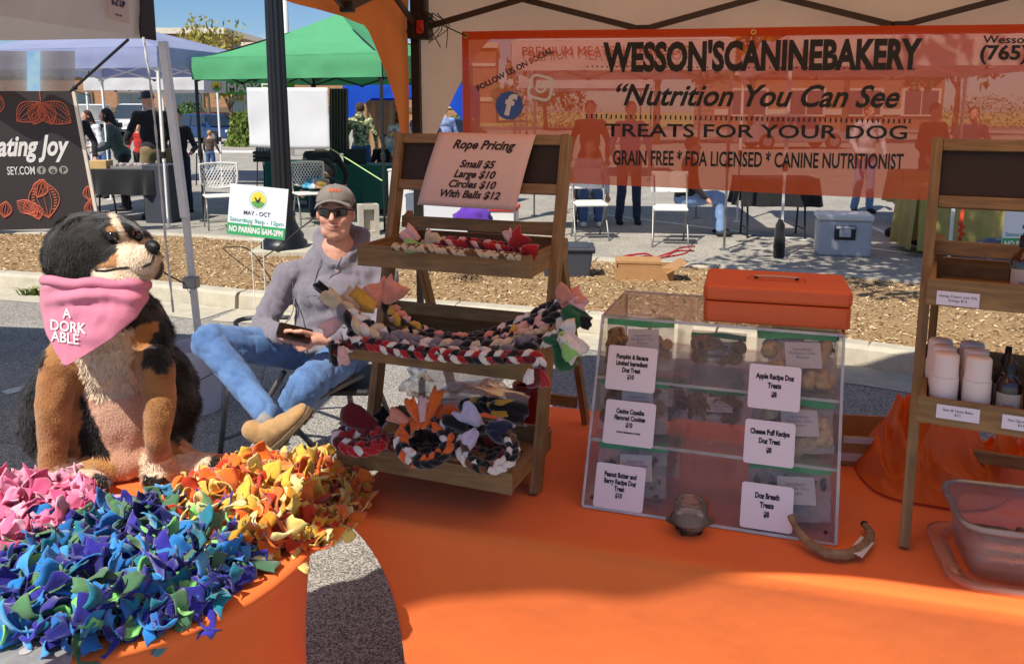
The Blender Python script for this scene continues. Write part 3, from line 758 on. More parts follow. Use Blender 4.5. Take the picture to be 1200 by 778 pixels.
def btext(body, px0, px1, py, h, **k):
    """one line of lettering spanning px0..px1 of the photo with its baseline at py"""
    def s_of(px):
        r = ray(px, 100); a = r.x / r.y
        o = TBL + TU * BS0 - TV * .14; return (a * o.y - o.x) / (TU.x - a * TU.y)
    s0, s1 = s_of(px0), s_of(px1); sm = (s0 + s1) / 2
    def z_of(px, py):
        p = bpt(s_of(px), 0); return P(px, py, p.y).z
    zc0, zc1 = z_of(px0, py[0]), z_of(px1, py[1])
    me = textmesh(body, 1, 1, **{**k, 'align_': 'LEFT', 'extrude': 0})
    x0 = min(v.co.x for v in me.vertices); x1 = max(v.co.x for v in me.vertices)
    y1 = max(v.co.y for v in me.vertices)
    for v in me.vertices:
        u = (v.co.x - x0) / (x1 - x0); s = lerp(s0, s1, u)
        v.co = bpt(s, lerp(zc0, zc1, u) + v.co.y / .73 * h, .006)
    me.materials.clear(); me.materials.append(k.get('mat', ink) if False else ink)
    o = bpy.data.objects.new('lettering', me); COL.objects.link(o); return par(o, bt_)
ph = lambda h: h / 980 * 3.8
btext("WESSON'SCANINEBAKERY", 706, 1078, (83, 80), ph(31), bold=.045)
btext("\u201CNutrition You Can See", 722, 1056, (123, 126), ph(24), bold=.022, shear=.35)
btext("TREATS FOR YOUR DOG", 710, 1068, (160, 163), ph(15), bold=.014)
btext("GRAIN FREE * FDA LICENSED * CANINE NUTRITIONIST", 720, 1066, (193, 198), ph(17), bold=.02)
btext("Wessonscanine.com", 1149, 1290, (51, 51), ph(8), bold=.02)
btext("(765) 555", 1147, 1270, (70, 70), ph(15), bold=.03) if False else btext("(765)", 1147, 1203, (70, 70), ph(15), bold=.03)
m = MB()
for i in range(64):
    for row, (za) in enumerate((1.79, 1.585)):
        s = .56 + i * .0215 ; p = bpt(s, za - (.02 * i / 64) - .01 * row, .006)
        m.box(p, (.006, .002, .006 if row == 0 else .018))
stuff(par(m.build('dotted_rule', ink, None), bt_))
# social marks at the left
def bframe(px, py, rot=0):
    r = ray(px, 100); a = r.x / r.y; o = TBL + TU * BS0 - TV * .14; s = (a * o.y - o.x) / (TU.x - a * TU.y)
    p = bpt(s, 0, .007); z = P(px, py, p.y).z
    m4 = Matrix((TU, V((0, 0, 1)), -TV)).transposed().to_4x4(); m4.translation = V((p.x, p.y, z)); return m4 @ Matrix.Rotation(rot, 4, 'Z')
o = text('FOLLOW US ON SOCIAL', bframe(560, 107, radians(26)), ink, None, .034, sx=1.0, bold=.03, al='LEFT'); par(o, bt_)
fbm_ = M('social_blue', '3a5a9a', .6); wm_ = M('white_print', 'd8d4d0', .6, .03)
m = MB(); m.M = bframe(597, 124, radians(-14)); m.lathe([(.062, 0), (0.0001, .001)], n=24); b1 = par(m.build('round_badge', fbm_, None), bt_)
o = text('f', bframe(597, 124, radians(-14)) @ T(0, -.04, .002), wm_, None, .13, bold=.04); par(o, bt_)
def rrect(w, h, r, n=5):
    return [(sx * (w / 2 - r) + r * cos(a), sy * (h / 2 - r) + r * sin(a)) for (sx, sy, a0) in ((1, 1, 0), (-1, 1, pi / 2), (-1, -1, pi), (1, -1, 1.5 * pi)) for a in [a0 + pi / 2 * i / n for i in range(n + 1)]]
def rring(m, w, h, r, t):
    a = rrect(w, h, r); b = rrect(w - 2 * t, h - 2 * t, max(.001, r - t)); k = len(a)
    m.add([(x, y, 0) for x, y in a] + [(x, y, 0) for x, y in b], [(i, (i + 1) % k, k + (i + 1) % k, k + i) for i in range(k)])
m = MB(); m.M = bframe(634, 103, radians(-14)) @ T(0, 0, .002); rring(m, .11, .11, .03, .012); rring(m, .05, .05, .025, .01); m.lathe([(.007, 0), (.0001, 0)], c=(.033, .033, 0), n=8)
par(m.build('camera_badge', wm_, None), bt_)

# ================================================================ TABLES WITH STRETCH COVERS
orange = M('orange_spandex', 'ea7538', .8, .05, 3, bump=4.5, bscale=3.2, sheen=.1, spec=.2)
def cover(fn, n, H, inset, rows=26, flat=.03):
    """fn(i, inset) -> perimeter point; top sheet rounded into hugging sides"""
    m = MB(); rings = []
    prof = [(.6, 0), (.25, 0), (.03, 0), (.012, -.001), (.004, -.005), (0, -.012)]
    for ins, dz in prof: rings.append([fn(i, ins) + V((0, 0, H + dz)) for i in range(n)])
    for k in range(1, rows + 1):
        t = k / rows
        rings.append([fn(i, inset(t, i)) + V((0, 0, lerp(H - .012, .015, t))) for i in range(n)])
    vs = [p for r in rings for p in r]; fs = [(a * n + (i + 1) % n, a * n + i, (a + 1) * n + i, (a + 1) * n + (i + 1) % n) for a in range(len(rings) - 1) for i in range(n)]
    fs.append(tuple(i for i in range(n))); m.add(vs, fs); return m
TBZ = math.atan2(-.141, .49)          # long table direction
TB0 = V((-.391, 1.706, 0)); TLn = 2.2; TDp = .78
tt = thing('display_table', 'long table under a tight orange stretch cover in the middle of the stall', 'table', tuple(TB0), TBZ)
def rectp(i, ins, n=88, w=TLn, d=TDp, r=.03):
    pts = []
    ix, iy = ins if isinstance(ins, tuple) else (min(ins, .37),) * 2; w2, d2 = w - 2 * ix, d - 2 * iy
    per = [(0, 0), (w2, 0), (w2, d2), (0, d2)]; tot = 2 * (w2 + d2)
    k = n // 4; side, j = divmod(i, k); f = j / k; f = .5 - .5 * cos(pi * f)
    a, b = per[side], per[(side + 1) % 4]; x, y = lerp(a[0], b[0], f), lerp(a[1], b[1], f)
    # round the corners a little
    cxx, cyy = w2 / 2, d2 / 2; q = min(1, abs(f - .5) * 2) ** 14 * .3
    x = lerp(x, cxx, q * r); y = lerp(y, cyy, q * r * 2)
    return V((x + ix, y + iy, 0))
def tin(t, i):
    f = (i % 22) / 22; f = .5 - .5 * cos(pi * f); mid = sin(pi * f)
    a = .13 * (1 - math.exp(-t * 6)); b = .075 * (1 - math.exp(-t * 3)) + .015 * mid * sin(pi * t)
    return (a + (.05 * mid * sin(pi * t) ** .8 if (i // 22) in (1, 3) else 0), b)
cover(rectp, 88, .74, tin).build('stretch_cover', orange, tt, smooth=True)
m = MB()
for x in (.2, TLn - .2):
    for y in (.17, TDp - .17): m.cyl((x, y, 0), (x, y, .7), .014)
m.build('legs_frame', steel, tt)
RT = V((-.82, 1.61, 0)); RR = .425
rt = thing('round_table', 'round table in a tight orange cover carrying the plush dog and the snuffle mats', 'table', tuple(RT))
cover(lambda i, ins: V((cos(2 * pi * i / 96), sin(2 * pi * i / 96), 0)) * max(.01, RR - ins), 96, .74, lambda t, i: .02 + .035 * sin(pi * t) ** .7 - (.035 * max(0, t - .75) * 4 * max(0, cos(2 * pi * i / 96 * 4)) )).build('stretch_cover', orange, rt, smooth=True)
MB().cyl((0, 0, 0), (0, 0, .7), .04).build('centre_post', steel, rt)

# ================================================================ CHAIRS
wplast = M('white_plastic', 'd9d6d0', .45, .05, 8, spec=.4); greyleg = M('grey_tube', '8a8885', .4, .1, 10, metal=.5)
def mesh_chair(label, loc, rz, group=None):
    t = thing('perforated_chair', label, 'chair', loc, rz, group)
    w = .46
    for s in (-1, 1):
        m = MB().tube(cat_path([(s * .21, -.20, 0), (s * .215, -.17, .3), (s * .2, .0, .44), (s * .2, .19, .47), (s * .2, .24, .86)], 5), .012, 6); m.build('leg', greyleg, t, smooth=True)
        MB().tube([(s * .22, .26, 0), (s * .2, .08, .43)], .012, 6).build('leg', greyleg, t)
    MB().tube([(-.21, -.185, .12), (.21, -.185, .12)], .009, 6).build('stretcher', greyleg, t)
    MB().box((0, -.0, .455), (w, .42, .022)).build('seat', wplast, t, bevel=.03)
    # perforated back: rim and diagonal lattice
    m = MB(); y = lambda x: .235 + .05 * (x / .23) ** 2 * -1
    rim = [(-.24, .62), (-.245, .84), (-.22, .875), (0, .885), (.22, .875), (.245, .84), (.24, .62), (.16, .56), (0, .54), (-.16, .56)]
    pts = [V((x, y(x) + .03, z)) for x, z in rim] + [V((rim[0][0], y(rim[0][0]) + .03, rim[0][1]))]
    m.tube(cat_path(pts, 3), .014, 6); 
    k = 11
    for i in range(-k, k + 1):
        for sg in (-1, 1):
            seg = []
            for j in range(12):
                z = .555 + .32 * j / 11; x = i * .042 + sg * (z - .7) * .6
                lim = .235 if z > .63 else .235 - (.63 - z) * 1.0
                if abs(x) < lim: seg.append(V((x, y(x) + .03, z)))
            if len(seg) > 1: m.tube(seg, .0062, 4)
    m.build('back_panel', wplast, t)
    return t
def folding_chair(label, loc, rz, group=None, mat=None, leg=None):
    mat = mat or wplast; leg = leg or greyleg
    t = thing('folding_chair', label, 'chair', loc, rz, group)
    for s in (-1, 1):
        MB().tube(cat_path([(s * .21, -.24, .0), (s * .2, .02, .44), (s * .2, .15, .72), (s * .2, .2, .84)], 4), .012, 6).build('leg', leg, t, smooth=True)
        MB().tube([(s * .185, .24, 0), (s * .185, -.12, .45)], .012, 6).build('leg', leg, t)
    MB().tube([(-.2, -.21, .07), (.2, -.21, .07)], .008, 6).build('stretcher', leg, t)
    MB().tube([(-.185, .21, .07), (.185, .21, .07)], .008, 6).build('stretcher', leg, t)
    MB().box((0, -.02, .455), (.4, .38, .03), rotm(.05)).build('seat', mat, t, bevel=.012)
    m = MB()
    for x in (-.115, .115):
        m.grid(lambda u, v, x=x: V((x - .105 + u * .21, .185 + .06 * v - .012 * sin(pi * u), .62 + v * .25)), 5, 5)
    m.build('back_panel', mat, t, solid=.018, bevel=.004)
    MB().box((0, .215, .745), (.035, .008, .23), rotm(-.23)).build('back_rib', mat, t)
    return t
mesh_chair('white perforated plastic chair standing left of the lamp post', tuple(G(262, 268)), .45)
mesh_chair('white perforated chair right of the lamp post with a bag of soft things on it', tuple(G(366, 264)), .5)
folding_chair('white folding chair directly behind the top of the left wooden rack', tuple(G(690, 280)), pi + .1, 'white folding chairs behind the banner')
folding_chair('white folding chair nearest the middle below the banner, backrest to the camera', tuple(G(784, 287)), pi - .12, 'white folding chairs behind the banner')
for o in [x for x in COL.objects if x.name.startswith('folding_chair')]: o.rotation_euler.z += pi
# ================================================================ WOODEN RACKS
def wood_mat(name, a, b):
    m = bpy.data.materials.new(name); m.use_nodes = True
    n = m.node_tree.nodes; l = m.node_tree.links.new; bs = n['Principled BSDF']
    tc = n.new('ShaderNodeTexCoord'); mp = n.new('ShaderNodeMapping'); mp.inputs['Scale'].default_value = (2.5, 22, 22); l(tc.outputs['Object'], mp.inputs[0])
    nz = n.new('ShaderNodeTexNoise'); nz.inputs['Scale'].default_value = 3; nz.inputs['Detail'].default_value = 7; nz.inputs['Distortion'].default_value = 1.2; l(mp.outputs[0], nz.inputs[0])
    r = n.new('ShaderNodeValToRGB'); e = r.color_ramp.elements; e[0].position = .3; e[1].position = .7; e[0].color = (*srgb(a), 1); e[1].color = (*srgb(b), 1); l(nz.outputs[0], r.inputs[0])
    k = n.new('ShaderNodeTexNoise'); k.inputs['Scale'].default_value = 14; l(tc.outputs['Object'], k.inputs[0])
    mm = n.new('ShaderNodeMix'); mm.data_type = 'RGBA'; mm.blend_type = 'MULTIPLY'; mm.inputs[0].default_value = .35; l(r.outputs[0], mm.inputs[6]); l(k.outputs[0], mm.inputs[7])
    l(mm.outputs[2], bs.inputs['Base Color']); bs.inputs['Roughness'].default_value = .62
    bp = n.new('ShaderNodeBump'); bp.inputs['Strength'].default_value = .35; bp.inputs['Distance'].default_value = .001; l(nz.outputs[0], bp.inputs['Height']); l(bp.outputs[0], bs.inputs['Normal'])
    MATS[name] = m; return m
wood = wood_mat('stained_wood', '7a5a34', 'a88252'); chalk = M('blackboard', '2c1b12', .7, .12, 6)
def plank(name, p0, p1, w, t, side, parent, mat=wood, bevel=.0015):
    """plank as its own part, its local x along the grain"""
    p0, p1 = V(p0), V(p1); d = p1 - p0; L_ = d.length; d.normalize(); sd = V(side); sd = (sd - d * sd.dot(d)).normalized(); n_ = d.cross(sd)
    o = MB().box((L_ / 2, 0, 0), (L_, w, t)).build(name, mat, parent, bevel=bevel)
    m4 = Matrix((d, sd, n_)).transposed().to_4x4(); m4.translation = p0; o.matrix_local = m4
    return o
def rack(label, foot, rz, W_=.44, H=.81, lean=.2, ref='left', rear=.46, trays=((.055, -.15, .2), (.285, -.14, .2), (.50, -.15, .19))):
    """three-tray display rack; local x right, y back, z up; origin at the foot of its left front rail"""
    t = thing('display_rack', label, 'rack', tuple(foot), rz)
    yl = lambda z: lean * z / H
    rw = .038; rt_ = .02
    for x in (0, W_):
        plank('side_rail', (x, 0, 0), (x, yl(H), H), rw, rt_, (0, 1, 0), t)
    for x in (.02, W_ - .02):
        zt = .6; plank('rear_leg', (x, rear, .0), (x, yl(zt) + .035, zt), .028, .016, (0, 1, 0), t)
    plank('rear_brace', (.03, rear - .055, .075), (W_ - .03, rear - .055, .075), .03, .012, (0, 0, 1), t)
    for z in (H - .012, H - .125): plank('header_rail', (rt_ / 2, yl(z) - .004, z), (W_ - rt_ / 2, yl(z) - .004, z), .024, .02, (0, .24, 1), t)
    za, zb = H - .112, H - .025
    plank('blackboard', (rt_ / 2, yl((za + zb) / 2), (za + zb) / 2), (W_ - rt_ / 2, yl((za + zb) / 2), (za + zb) / 2), zb - za + .004, .006, (0, .24, 1), t, chalk)
    for z in (.58, .37): plank('cross_rail', (rt_ / 2, yl(z) + .03, z), (W_ - rt_ / 2, yl(z) + .03, z), .03, .012, (0, .1, 1), t)
    for (z, y0, y1) in trays:
        y0 += yl(z); y1 = y0 + .27; h = .05
        tr = thing_part('tray', t, (0, y0, z))
        x0, x1 = (.012, W_ - .012)
        plank('front_board', (x0 - .01, 0, h / 2), (x1 + .01, 0, h / 2), h, .01, (0, 0, 1), tr)
        plank('back_board', (x0, y1 - y0, h / 2), (x1, y1 - y0, h / 2), h, .01, (0, 0, 1), tr)
        for x in (x0, x1): plank('side_board', (x, .006, h / 2), (x, y1 - y0 - .006, h / 2), h, .01, (0, 0, 1), tr)
        k = 4; d = (y1 - y0 - .012) / k
        for i in range(k): plank('slat', (x0, .006 + d * (i + .5), .006), (x1, .006 + d * (i + .5), .006), d - .006, .008, (0, 1, 0), tr)
    return t
def thing_part(name, parent, loc):
    m = MB().box((.22, .13, .0005), (.40, .25, .001)); o = m.build(name, wood, parent); o.location = loc; return o
R1Z = math.atan2(-.16, .40); R1F = V((.054, 1.79, .742))
u1 = V((cos(R1Z), sin(R1Z), 0)); v1 = V((-sin(R1Z), cos(R1Z), 0))
R1O = R1F - u1 * .44
rack1 = rack('left wooden rack, the one with the rope pricing sheet and braided ropes', R1O, R1Z, H=.80, lean=.205)
R2Z = radians(-27); R2O = V((.785, 1.555, .742)); u2 = V((cos(R2Z), sin(R2Z), 0)); v2 = V((-sin(R2Z), cos(R2Z), 0))
rack2 = rack('right wooden rack with white tubes and amber bottles, cut by the right edge', R2O, R2Z, W_=.44, H=.80, lean=.2, rear=.42, trays=((.285, -.14, .2), (.50, -.15, .19)))
def L1(x, y, z): return R1O + u1 * x + v1 * y + V((0, 0, z))
def L2(x, y, z): return R2O + u2 * x + v2 * y + V((0, 0, z))

# ---- paper sheet with rope prices
paper = M('pink_paper', 'dcb6a8', .7, .03, 3); ink2 = M('brown_ink', '2a120c', .7, .05); lilac = M('label_paper', 'e6dbe4', .6, .02, 3)
def rp1(px, py, off): # point on the rack front plane
    z = 1.4
    for _ in range(12):
        Y = R1F.y; 
        q = ray(px, py)
        # plane through rails: local y = lean*z/H - off
        nrm = (v1 - V((0, 0, 1)) * .205 / .8 * 1).normalized()
        # plane point
        p0 = L1(.22, -off, 0); nn = (v1 * 1 + V((0, 0, -.256)))
        o = V((0, 0, CAMZ)); t = nn.dot(p0 - o) / nn.dot(q); return o + q * t
TL, TR, BR, BL = rp1(515, 155, .016), rp1(628, 158, .016), rp1(604, 247, .030), rp1(489, 240, .030)
sg = thing('price_sheet', 'pink paper sheet reading Rope Pricing hung over the left rack header', 'sign', tuple(TL))
def shp(u, v):
    a = TL.lerp(TR, u); b = BL.lerp(BR, u); return a.lerp(b, v) - v1 * (.006 * sin(pi * v) + .003 * sin(pi * u))
m = MB(); m.grid(shp, 12, 12); par(m.build('sheet', paper, None, solid=.0012, smooth=True), sg)
Fm = frame(TL, TR, BL); Wd = (TR - TL).length; Hd = (TL - BL).length
def fit(p):     # lay flat lettering on the sheet
    return p
lines = (('Rope Pricing', .18, .031), ('Small $5', .43, .026), ('Large $10', .565, .026), ('Circles $10', .70, .026), ('With Balls $12', .835, .026))
for s_, f, h in lines:
    me = textmesh(s_, h, 1.0, .03, .22, extrude=0)
    for v in me.vertices:
        u = .5 + v.co.x / Wd + .01; vv = f - v.co.y / Hd + .03; v.co = shp(u, vv) - v1 * .0022 - V((0, 0, 0))
    me.materials.clear(); me.materials.append(ink2); o = bpy.data.objects.new('lettering', me); COL.objects.link(o); par(o, sg)

# ---- braided fleece ropes
def fl(name, c): return M('fleece_' + name, c, .95, .14, 90, bump=.35, bscale=1100, sheen=.5, spec=.1)
FC = dict(black=fl('black', '141216'), white=fl('white', 'd8cfc8'), grey=fl('grey', '77707a'), cream=fl('cream', 'c9b596'), red=fl('red', 'a3161c'), dred=fl('dark_red', '5e0d16'),
          pink=fl('salmon', 'd98a74'), blush=fl('blush', 'd8a8a4'), orange=fl('orange', 'd9601f'), yellow=fl('mustard', 'c99b3a'), green=fl('green', '1f5a38'), lime=fl('lime', '8ac06a'), navy=fl('navy', '1c1f3a'), brown=fl('brown', '6a4326'), lav=fl('lavender', 'b7b0cc'))
def knots(m, path, R, cols, step=.014, seed=0, strands=4, w=.85):
    """plump fleece strands woven over and under each other along a path"""
    r = random.Random(seed); path = [V(p) for p in path]
    d = [0]
    for a, b in zip(path, path[1:]): d.append(d[-1] + (b - a).length)
    tot = d[-1]; per = R * 4.4; n_ = max(8, int(tot / per * 11)); fr = []; i = 0; up = None
    for k in range(n_ + 1):
        s = min(tot - 1e-6, tot * k / n_)
        while i < len(path) - 2 and d[i + 1] < s: i += 1
        p = path[i].lerp(path[i + 1], (s - d[i]) / max(1e-6, d[i + 1] - d[i])); dr = (path[i + 1] - path[i]).normalized()
        if up is None: up = V((0, -.5, 1)) if abs(dr.z) < .9 else V((0, 1, 0))
        a = (up - dr * up.dot(dr)).normalized(); up = a; fr.append((p, a, dr.cross(a), s))
    for q in range(strands):
        ph_ = 2 * pi * q / strands; pts = []; rs = []; jit = r.uniform(0, 9)
        for p, a, b, s in fr:
            f = 2 * pi * s / per + ph_
            pts.append(p + b * (R * .62 * sin(f)) + a * (R * .40 * sin(2 * f)) + V((noise.noise(V((s * 60, jit, 0))), noise.noise(V((s * 60, jit, 3))), noise.noise(V((s * 60, jit, 6))))) * R * .12)
            rs.append(R * (.40 + .11 * abs(sin(f)) + .06 * noise.noise(V((s * 120, jit, 1)))) * (.9 if strands > 4 else 1))
        # colour runs: the strand is patched from fleece of several colours
        seg = max(2, int(11 * .5)); k = 0; c = q
        while k < n_:
            e = min(n_, k + seg * r.choice((1, 1, 2))); m.tube(pts[k:e + 1], rs[k:e + 1], 8, cols[c % len(cols)] if r.random() > .25 else r.choice(cols), cap=(k == 0 or e == n_)); k = e; c += strands if len(cols) <= strands else 1
def tail(m, p, d, l, w, mi, seed=0, curl=.28):
    """a cut fleece end: curved leaf of cloth"""
    r = random.Random(seed); d = V(d).normalized(); s = d.cross(V((r.uniform(-.4, .4), -1, r.uniform(-.3, .3)))).normalized(); n_ = d.cross(s)
    def f(u, v):
        x = (u - .5) * 2; wd = w * (.45 + .55 * min(1, v * 1.6))
        return V(p) + d * l * v + s * x * wd * .5 + n_ * (curl * l * v * v * .5 - curl * w * .8 * (1 - x * x) * (1 - v * .3) + w * .10 * sin(x * 5 + seed) * v + w * .2 * noise.noise(V((x * 1.5, v * 2, seed * 2.3)))) + d * (.06 * l * sin(x * 4 + seed * 2) * v)
    m.grid(f, 8, 8, mi)
def rope(label, path, R, cols, tails=(), seed=0, step=.0135, name='braided_rope', strands=4, group=None, cat='rope toy'):
    mats = [FC[c] for c in cols]; t = thing(name, label, cat, tuple(V(path[0])), 0, group)
    m = MB(); knots(m, cat_path(path, 6), R, list(range(len(cols))), step, seed, strands); par(m.build('braid', mats, None, smooth=True), t)
    for i, (p, d, l, w, c) in enumerate(tails):
        m = MB(); tail(m, p, d, l, w, 0, seed + i); par(m.build('fleece_end', FC[c], None, smooth=True, solid=.004), t)
    return t
PY = lambda px, py, Y: P(px, py, Y)
# middle tray
rope('thick grey, white and cream braided rope lying along the front of the middle tray', [PY(398, 358, 1.66), PY(425, 382, 1.64), PY(480, 402, 1.63), PY(540, 410, 1.62), PY(590, 408, 1.61), PY(628, 402, 1.61)], .019, ['grey', 'white', 'cream', 'black', 'grey'],
     [(PY(400, 360, 1.66), PY(380, 345, 1.64) - PY(400, 360, 1.66), .05, .035, 'cream'), (PY(402, 372, 1.66), (-.03, -.02, -.02), .05, .03, 'blush'), (PY(405, 358, 1.66), (-.03, 0, .01), .05, .02, 'black'), (PY(398, 352, 1.68), (-.02, .0, .012), .06, .022, 'black')], 1)
rope('black, pink and mustard braided rope rising to a salmon bow on the left', [PY(450, 352, 1.72), PY(470, 375, 1.71), PY(505, 395, 1.70), PY(560, 400, 1.69), PY(620, 385, 1.68), PY(655, 365, 1.67)], .017, ['black', 'pink', 'black', 'yellow', 'blush'],
     [(PY(448, 358, 1.72), PY(440, 333, 1.7) - PY(448, 358, 1.72), .055, .05, 'pink'), (PY(452, 352, 1.71), PY(466, 333, 1.7) - PY(452, 352, 1.71), .05, .05, 'pink'), (PY(440, 362, 1.7), (-.03, 0, .015), .06, .05, 'yellow'), (PY(420, 362, 1.7), (-.02, 0, .02), .045, .045, 'cream')], 2)
rope('black and navy braided rope ending in white and green leaf shapes on the right', [PY(500, 400, 1.74), PY(560, 398, 1.73), PY(610, 380, 1.72), PY(645, 362, 1.71), PY(662, 355, 1.70)], .018, ['black', 'navy', 'black', 'white'],
     [(PY(660, 358, 1.68), PY(684, 345, 1.66) - PY(660, 358, 1.68), .05, .04, 'pink'), (PY(658, 352, 1.69), PY(668, 340, 1.66) - PY(658, 352, 1.69), .045, .05, 'pink'), (PY(662, 362, 1.66), PY(680, 382, 1.64) - PY(662, 362, 1.66), .05, .055, 'green'),
      (PY(656, 365, 1.67), PY(662, 388, 1.64) - PY(656, 365, 1.67), .05, .03, 'white'), (PY(672, 372, 1.65), PY(690, 380, 1.63) - PY(672, 372, 1.65), .04, .025, 'black'), (PY(668, 352, 1.67), PY(690, 358, 1.65) - PY(668, 352, 1.67), .035, .03, 'blush')], 3)
rope('red, white and black braided rope drooping over both ends of the middle tray', [PY(392, 400, 1.61), PY(396, 412, 1.60), PY(420, 402, 1.61), PY(480, 412, 1.59), PY(560, 419, 1.57), PY(610, 418, 1.56), PY(630, 420, 1.55), PY(632, 440, 1.55)], .013, ['black', 'red', 'white', 'dred'],
     [(PY(392, 402, 1.6), (.0, 0, -1), .045, .03, 'black'), (PY(400, 405, 1.59), (.1, 0, -1), .04, .022, 'blush'), (PY(628, 430, 1.54), (.0, 0, -1), .04, .035, 'dred'), (PY(622, 432, 1.53), (-.2, 0, -1), .03, .018, 'white'), (PY(634, 434, 1.54), (.3, 0, -1), .035, .02, 'red')], 4)
rope('short green and white braided rope with a lime lined petal end at the right', [PY(600, 402, 1.63), PY(630, 400, 1.62), PY(648, 396, 1.61), PY(660, 392, 1.61)], .015, ['green', 'white', 'lime', 'black'],
     [(PY(660, 395, 1.6), PY(678, 415, 1.58) - PY(660, 395, 1.6), .05, .05, 'white'), (PY(662, 402, 1.59), PY(672, 418, 1.57) - PY(662, 402, 1.59), .035, .035, 'lime'), (PY(652, 402, 1.61), PY(668, 438, 1.6) - PY(652, 402, 1.61), .06, .04, 'green'), (PY(656, 388, 1.62), PY(675, 385, 1.6) - PY(656, 388, 1.62), .035, .04, 'white')], 5)
# top tray
rope('red and blush dotted braided rope lying in the top tray', [PY(508, 284, 1.86), PY(540, 284, 1.85), PY(575, 288, 1.84), PY(605, 292, 1.82), PY(622, 296, 1.81)], .013, ['red', 'red', 'blush', 'dred'],
     [(PY(600, 287, 1.82), PY(618, 272, 1.80) - PY(600, 287, 1.82), .04, .045, 'red'), (PY(612, 292, 1.80), PY(630, 298, 1.79) - PY(612, 292, 1.80), .035, .035, 'red'), (PY(600, 284, 1.82), PY(592, 268, 1.81) - PY(600, 284, 1.82), .03, .02, 'blush')], 6)
rope('cream, green and blush fleece knot at the left of the top tray', [PY(478, 286, 1.88), PY(500, 288, 1.87), PY(515, 290, 1.86)], .014, ['blush', 'cream', 'lime', 'dred'],
     [(PY(502, 288, 1.86), PY(512, 272, 1.85) - PY(502, 288, 1.86), .035, .04, 'cream'), (PY(490, 282, 1.87), (-.4, 0, .3), .04, .035, 'blush'), (PY(495, 290, 1.85), (-.5, 0, .05), .04, .03, 'lime')], 7)
rope('tan and brown braided rope at the bottom front of the top tray', [PY(460, 289, 1.80), PY(510, 292, 1.79), PY(560, 297, 1.77), PY(610, 301, 1.75)], .009, ['cream', 'brown', 'cream'], [], 8, step=.012)
# bottom tray rings
def ring_path(c, a, b, ex, ey, k=14): return [V(c) + V(ex) * a * cos(2 * pi * i / k) + V(ey) * b * sin(2 * pi * i / k) for i in range(k + 1)]
rope('orange, black and white braided ring standing at the front of the bottom tray', ring_path(PY(497, 517, 1.60), .050, .046, (.96, -.27, 0), (.05, .72, .62)), .0145, ['orange', 'black', 'white', 'black', 'orange'],
     [(PY(490, 492, 1.63), PY(478, 468, 1.62) - PY(490, 492, 1.63), .05, .022, 'orange'), (PY(500, 492, 1.63), PY(514, 458, 1.62) - PY(500, 492, 1.63), .07, .024, 'orange'), (PY(512, 494, 1.64), PY(532, 485, 1.66) - PY(512, 494, 1.64), .05, .045, 'orange'), (PY(495, 494, 1.62), PY(494, 462, 1.63) - PY(495, 494, 1.62), .05, .018, 'blush'), (PY(480, 495, 1.64), (-.6, 0, .25), .045, .03, 'pink')], 11, step=.0125, name='braided_ring')
rope('black, white and brown braided ring at the right of the bottom tray', ring_path(PY(571, 524, 1.58), .054, .046, (.96, -.27, 0), (.05, .75, .6)), .0135, ['black', 'white', 'black', 'brown', 'white'],
     [(PY(560, 495, 1.61), PY(548, 485, 1.6) - PY(560, 495, 1.61), .05, .045, 'lav'), (PY(558, 505, 1.58), PY(545, 520, 1.56) - PY(558, 505, 1.58), .035, .03, 'lav'), (PY(570, 500, 1.6), (.5, 0, -.2), .05, .05, 'navy'), (PY(548, 500, 1.61), (-.6, 0, .05), .05, .04, 'black'), (PY(580, 492, 1.64), (.3, 0, -.3), .04, .04, 'lav')], 12, step=.0125, name='braided_ring')
rope('dark red braided ring dotted with white at the left of the bottom tray', ring_path(PY(422, 515, 1.64), .047, .028, (.98, -.2, 0), (.05, .8, .4)), .0155, ['dred', 'red', 'dred', 'red', 'white'],
     [(PY(440, 500, 1.66), PY(410, 488, 1.66) - PY(440, 500, 1.66), .075, .06, 'dred'), (PY(450, 505, 1.65), (.5, 0, .3), .05, .035, 'brown')], 13, step=.0125, name='braided_ring')
rope('black rope end with mustard flower print at the back right of the bottom tray', [PY(540, 478, 1.72), PY(570, 474, 1.71), PY(600, 482, 1.70), PY(612, 490, 1.69)], .018, ['black', 'yellow', 'black', 'black'],
     [(PY(575, 476, 1.70), PY(610, 486, 1.68) - PY(575, 476, 1.70), .08, .05, 'black'), (PY(580, 470, 1.69), (.8, 0, -.2), .05, .02, 'yellow'), (PY(575, 484, 1.68), (.8, 0, -.1), .05, .016, 'yellow')], 14)
rope('brown and black fleece knot between the two rings of the bottom tray', [PY(452, 500, 1.68), PY(470, 498, 1.67), PY(478, 512, 1.66)], .017, ['black', 'brown', 'black', 'pink'], [], 15)

rope('tangle of dark brown, black and orange braid filling the bottom tray behind the rings', [PY(440, 512, 1.72), PY(470, 520, 1.70), PY(500, 508, 1.72), PY(530, 522, 1.70), PY(560, 512, 1.71), PY(590, 526, 1.69), PY(575, 535, 1.66), PY(540, 530, 1.67), PY(505, 528, 1.67), PY(470, 530, 1.69)], .018, ['black', 'brown', 'black', 'dred', 'black'], [(PY(515, 500, 1.69), (-.2, -.2, 1), .05, .04, 'orange'), (PY(460, 508, 1.70), (-.5, -.1, .6), .06, .05, 'black')], 16)
rope('black braid with white flecks lying across the middle of the top bundle', [PY(410, 385, 1.68), PY(450, 390, 1.69), PY(500, 398, 1.68), PY(560, 404, 1.67), PY(600, 398, 1.67), PY(640, 386, 1.66)], .016, ['black', 'black', 'cream', 'black', 'grey'], [], 17)
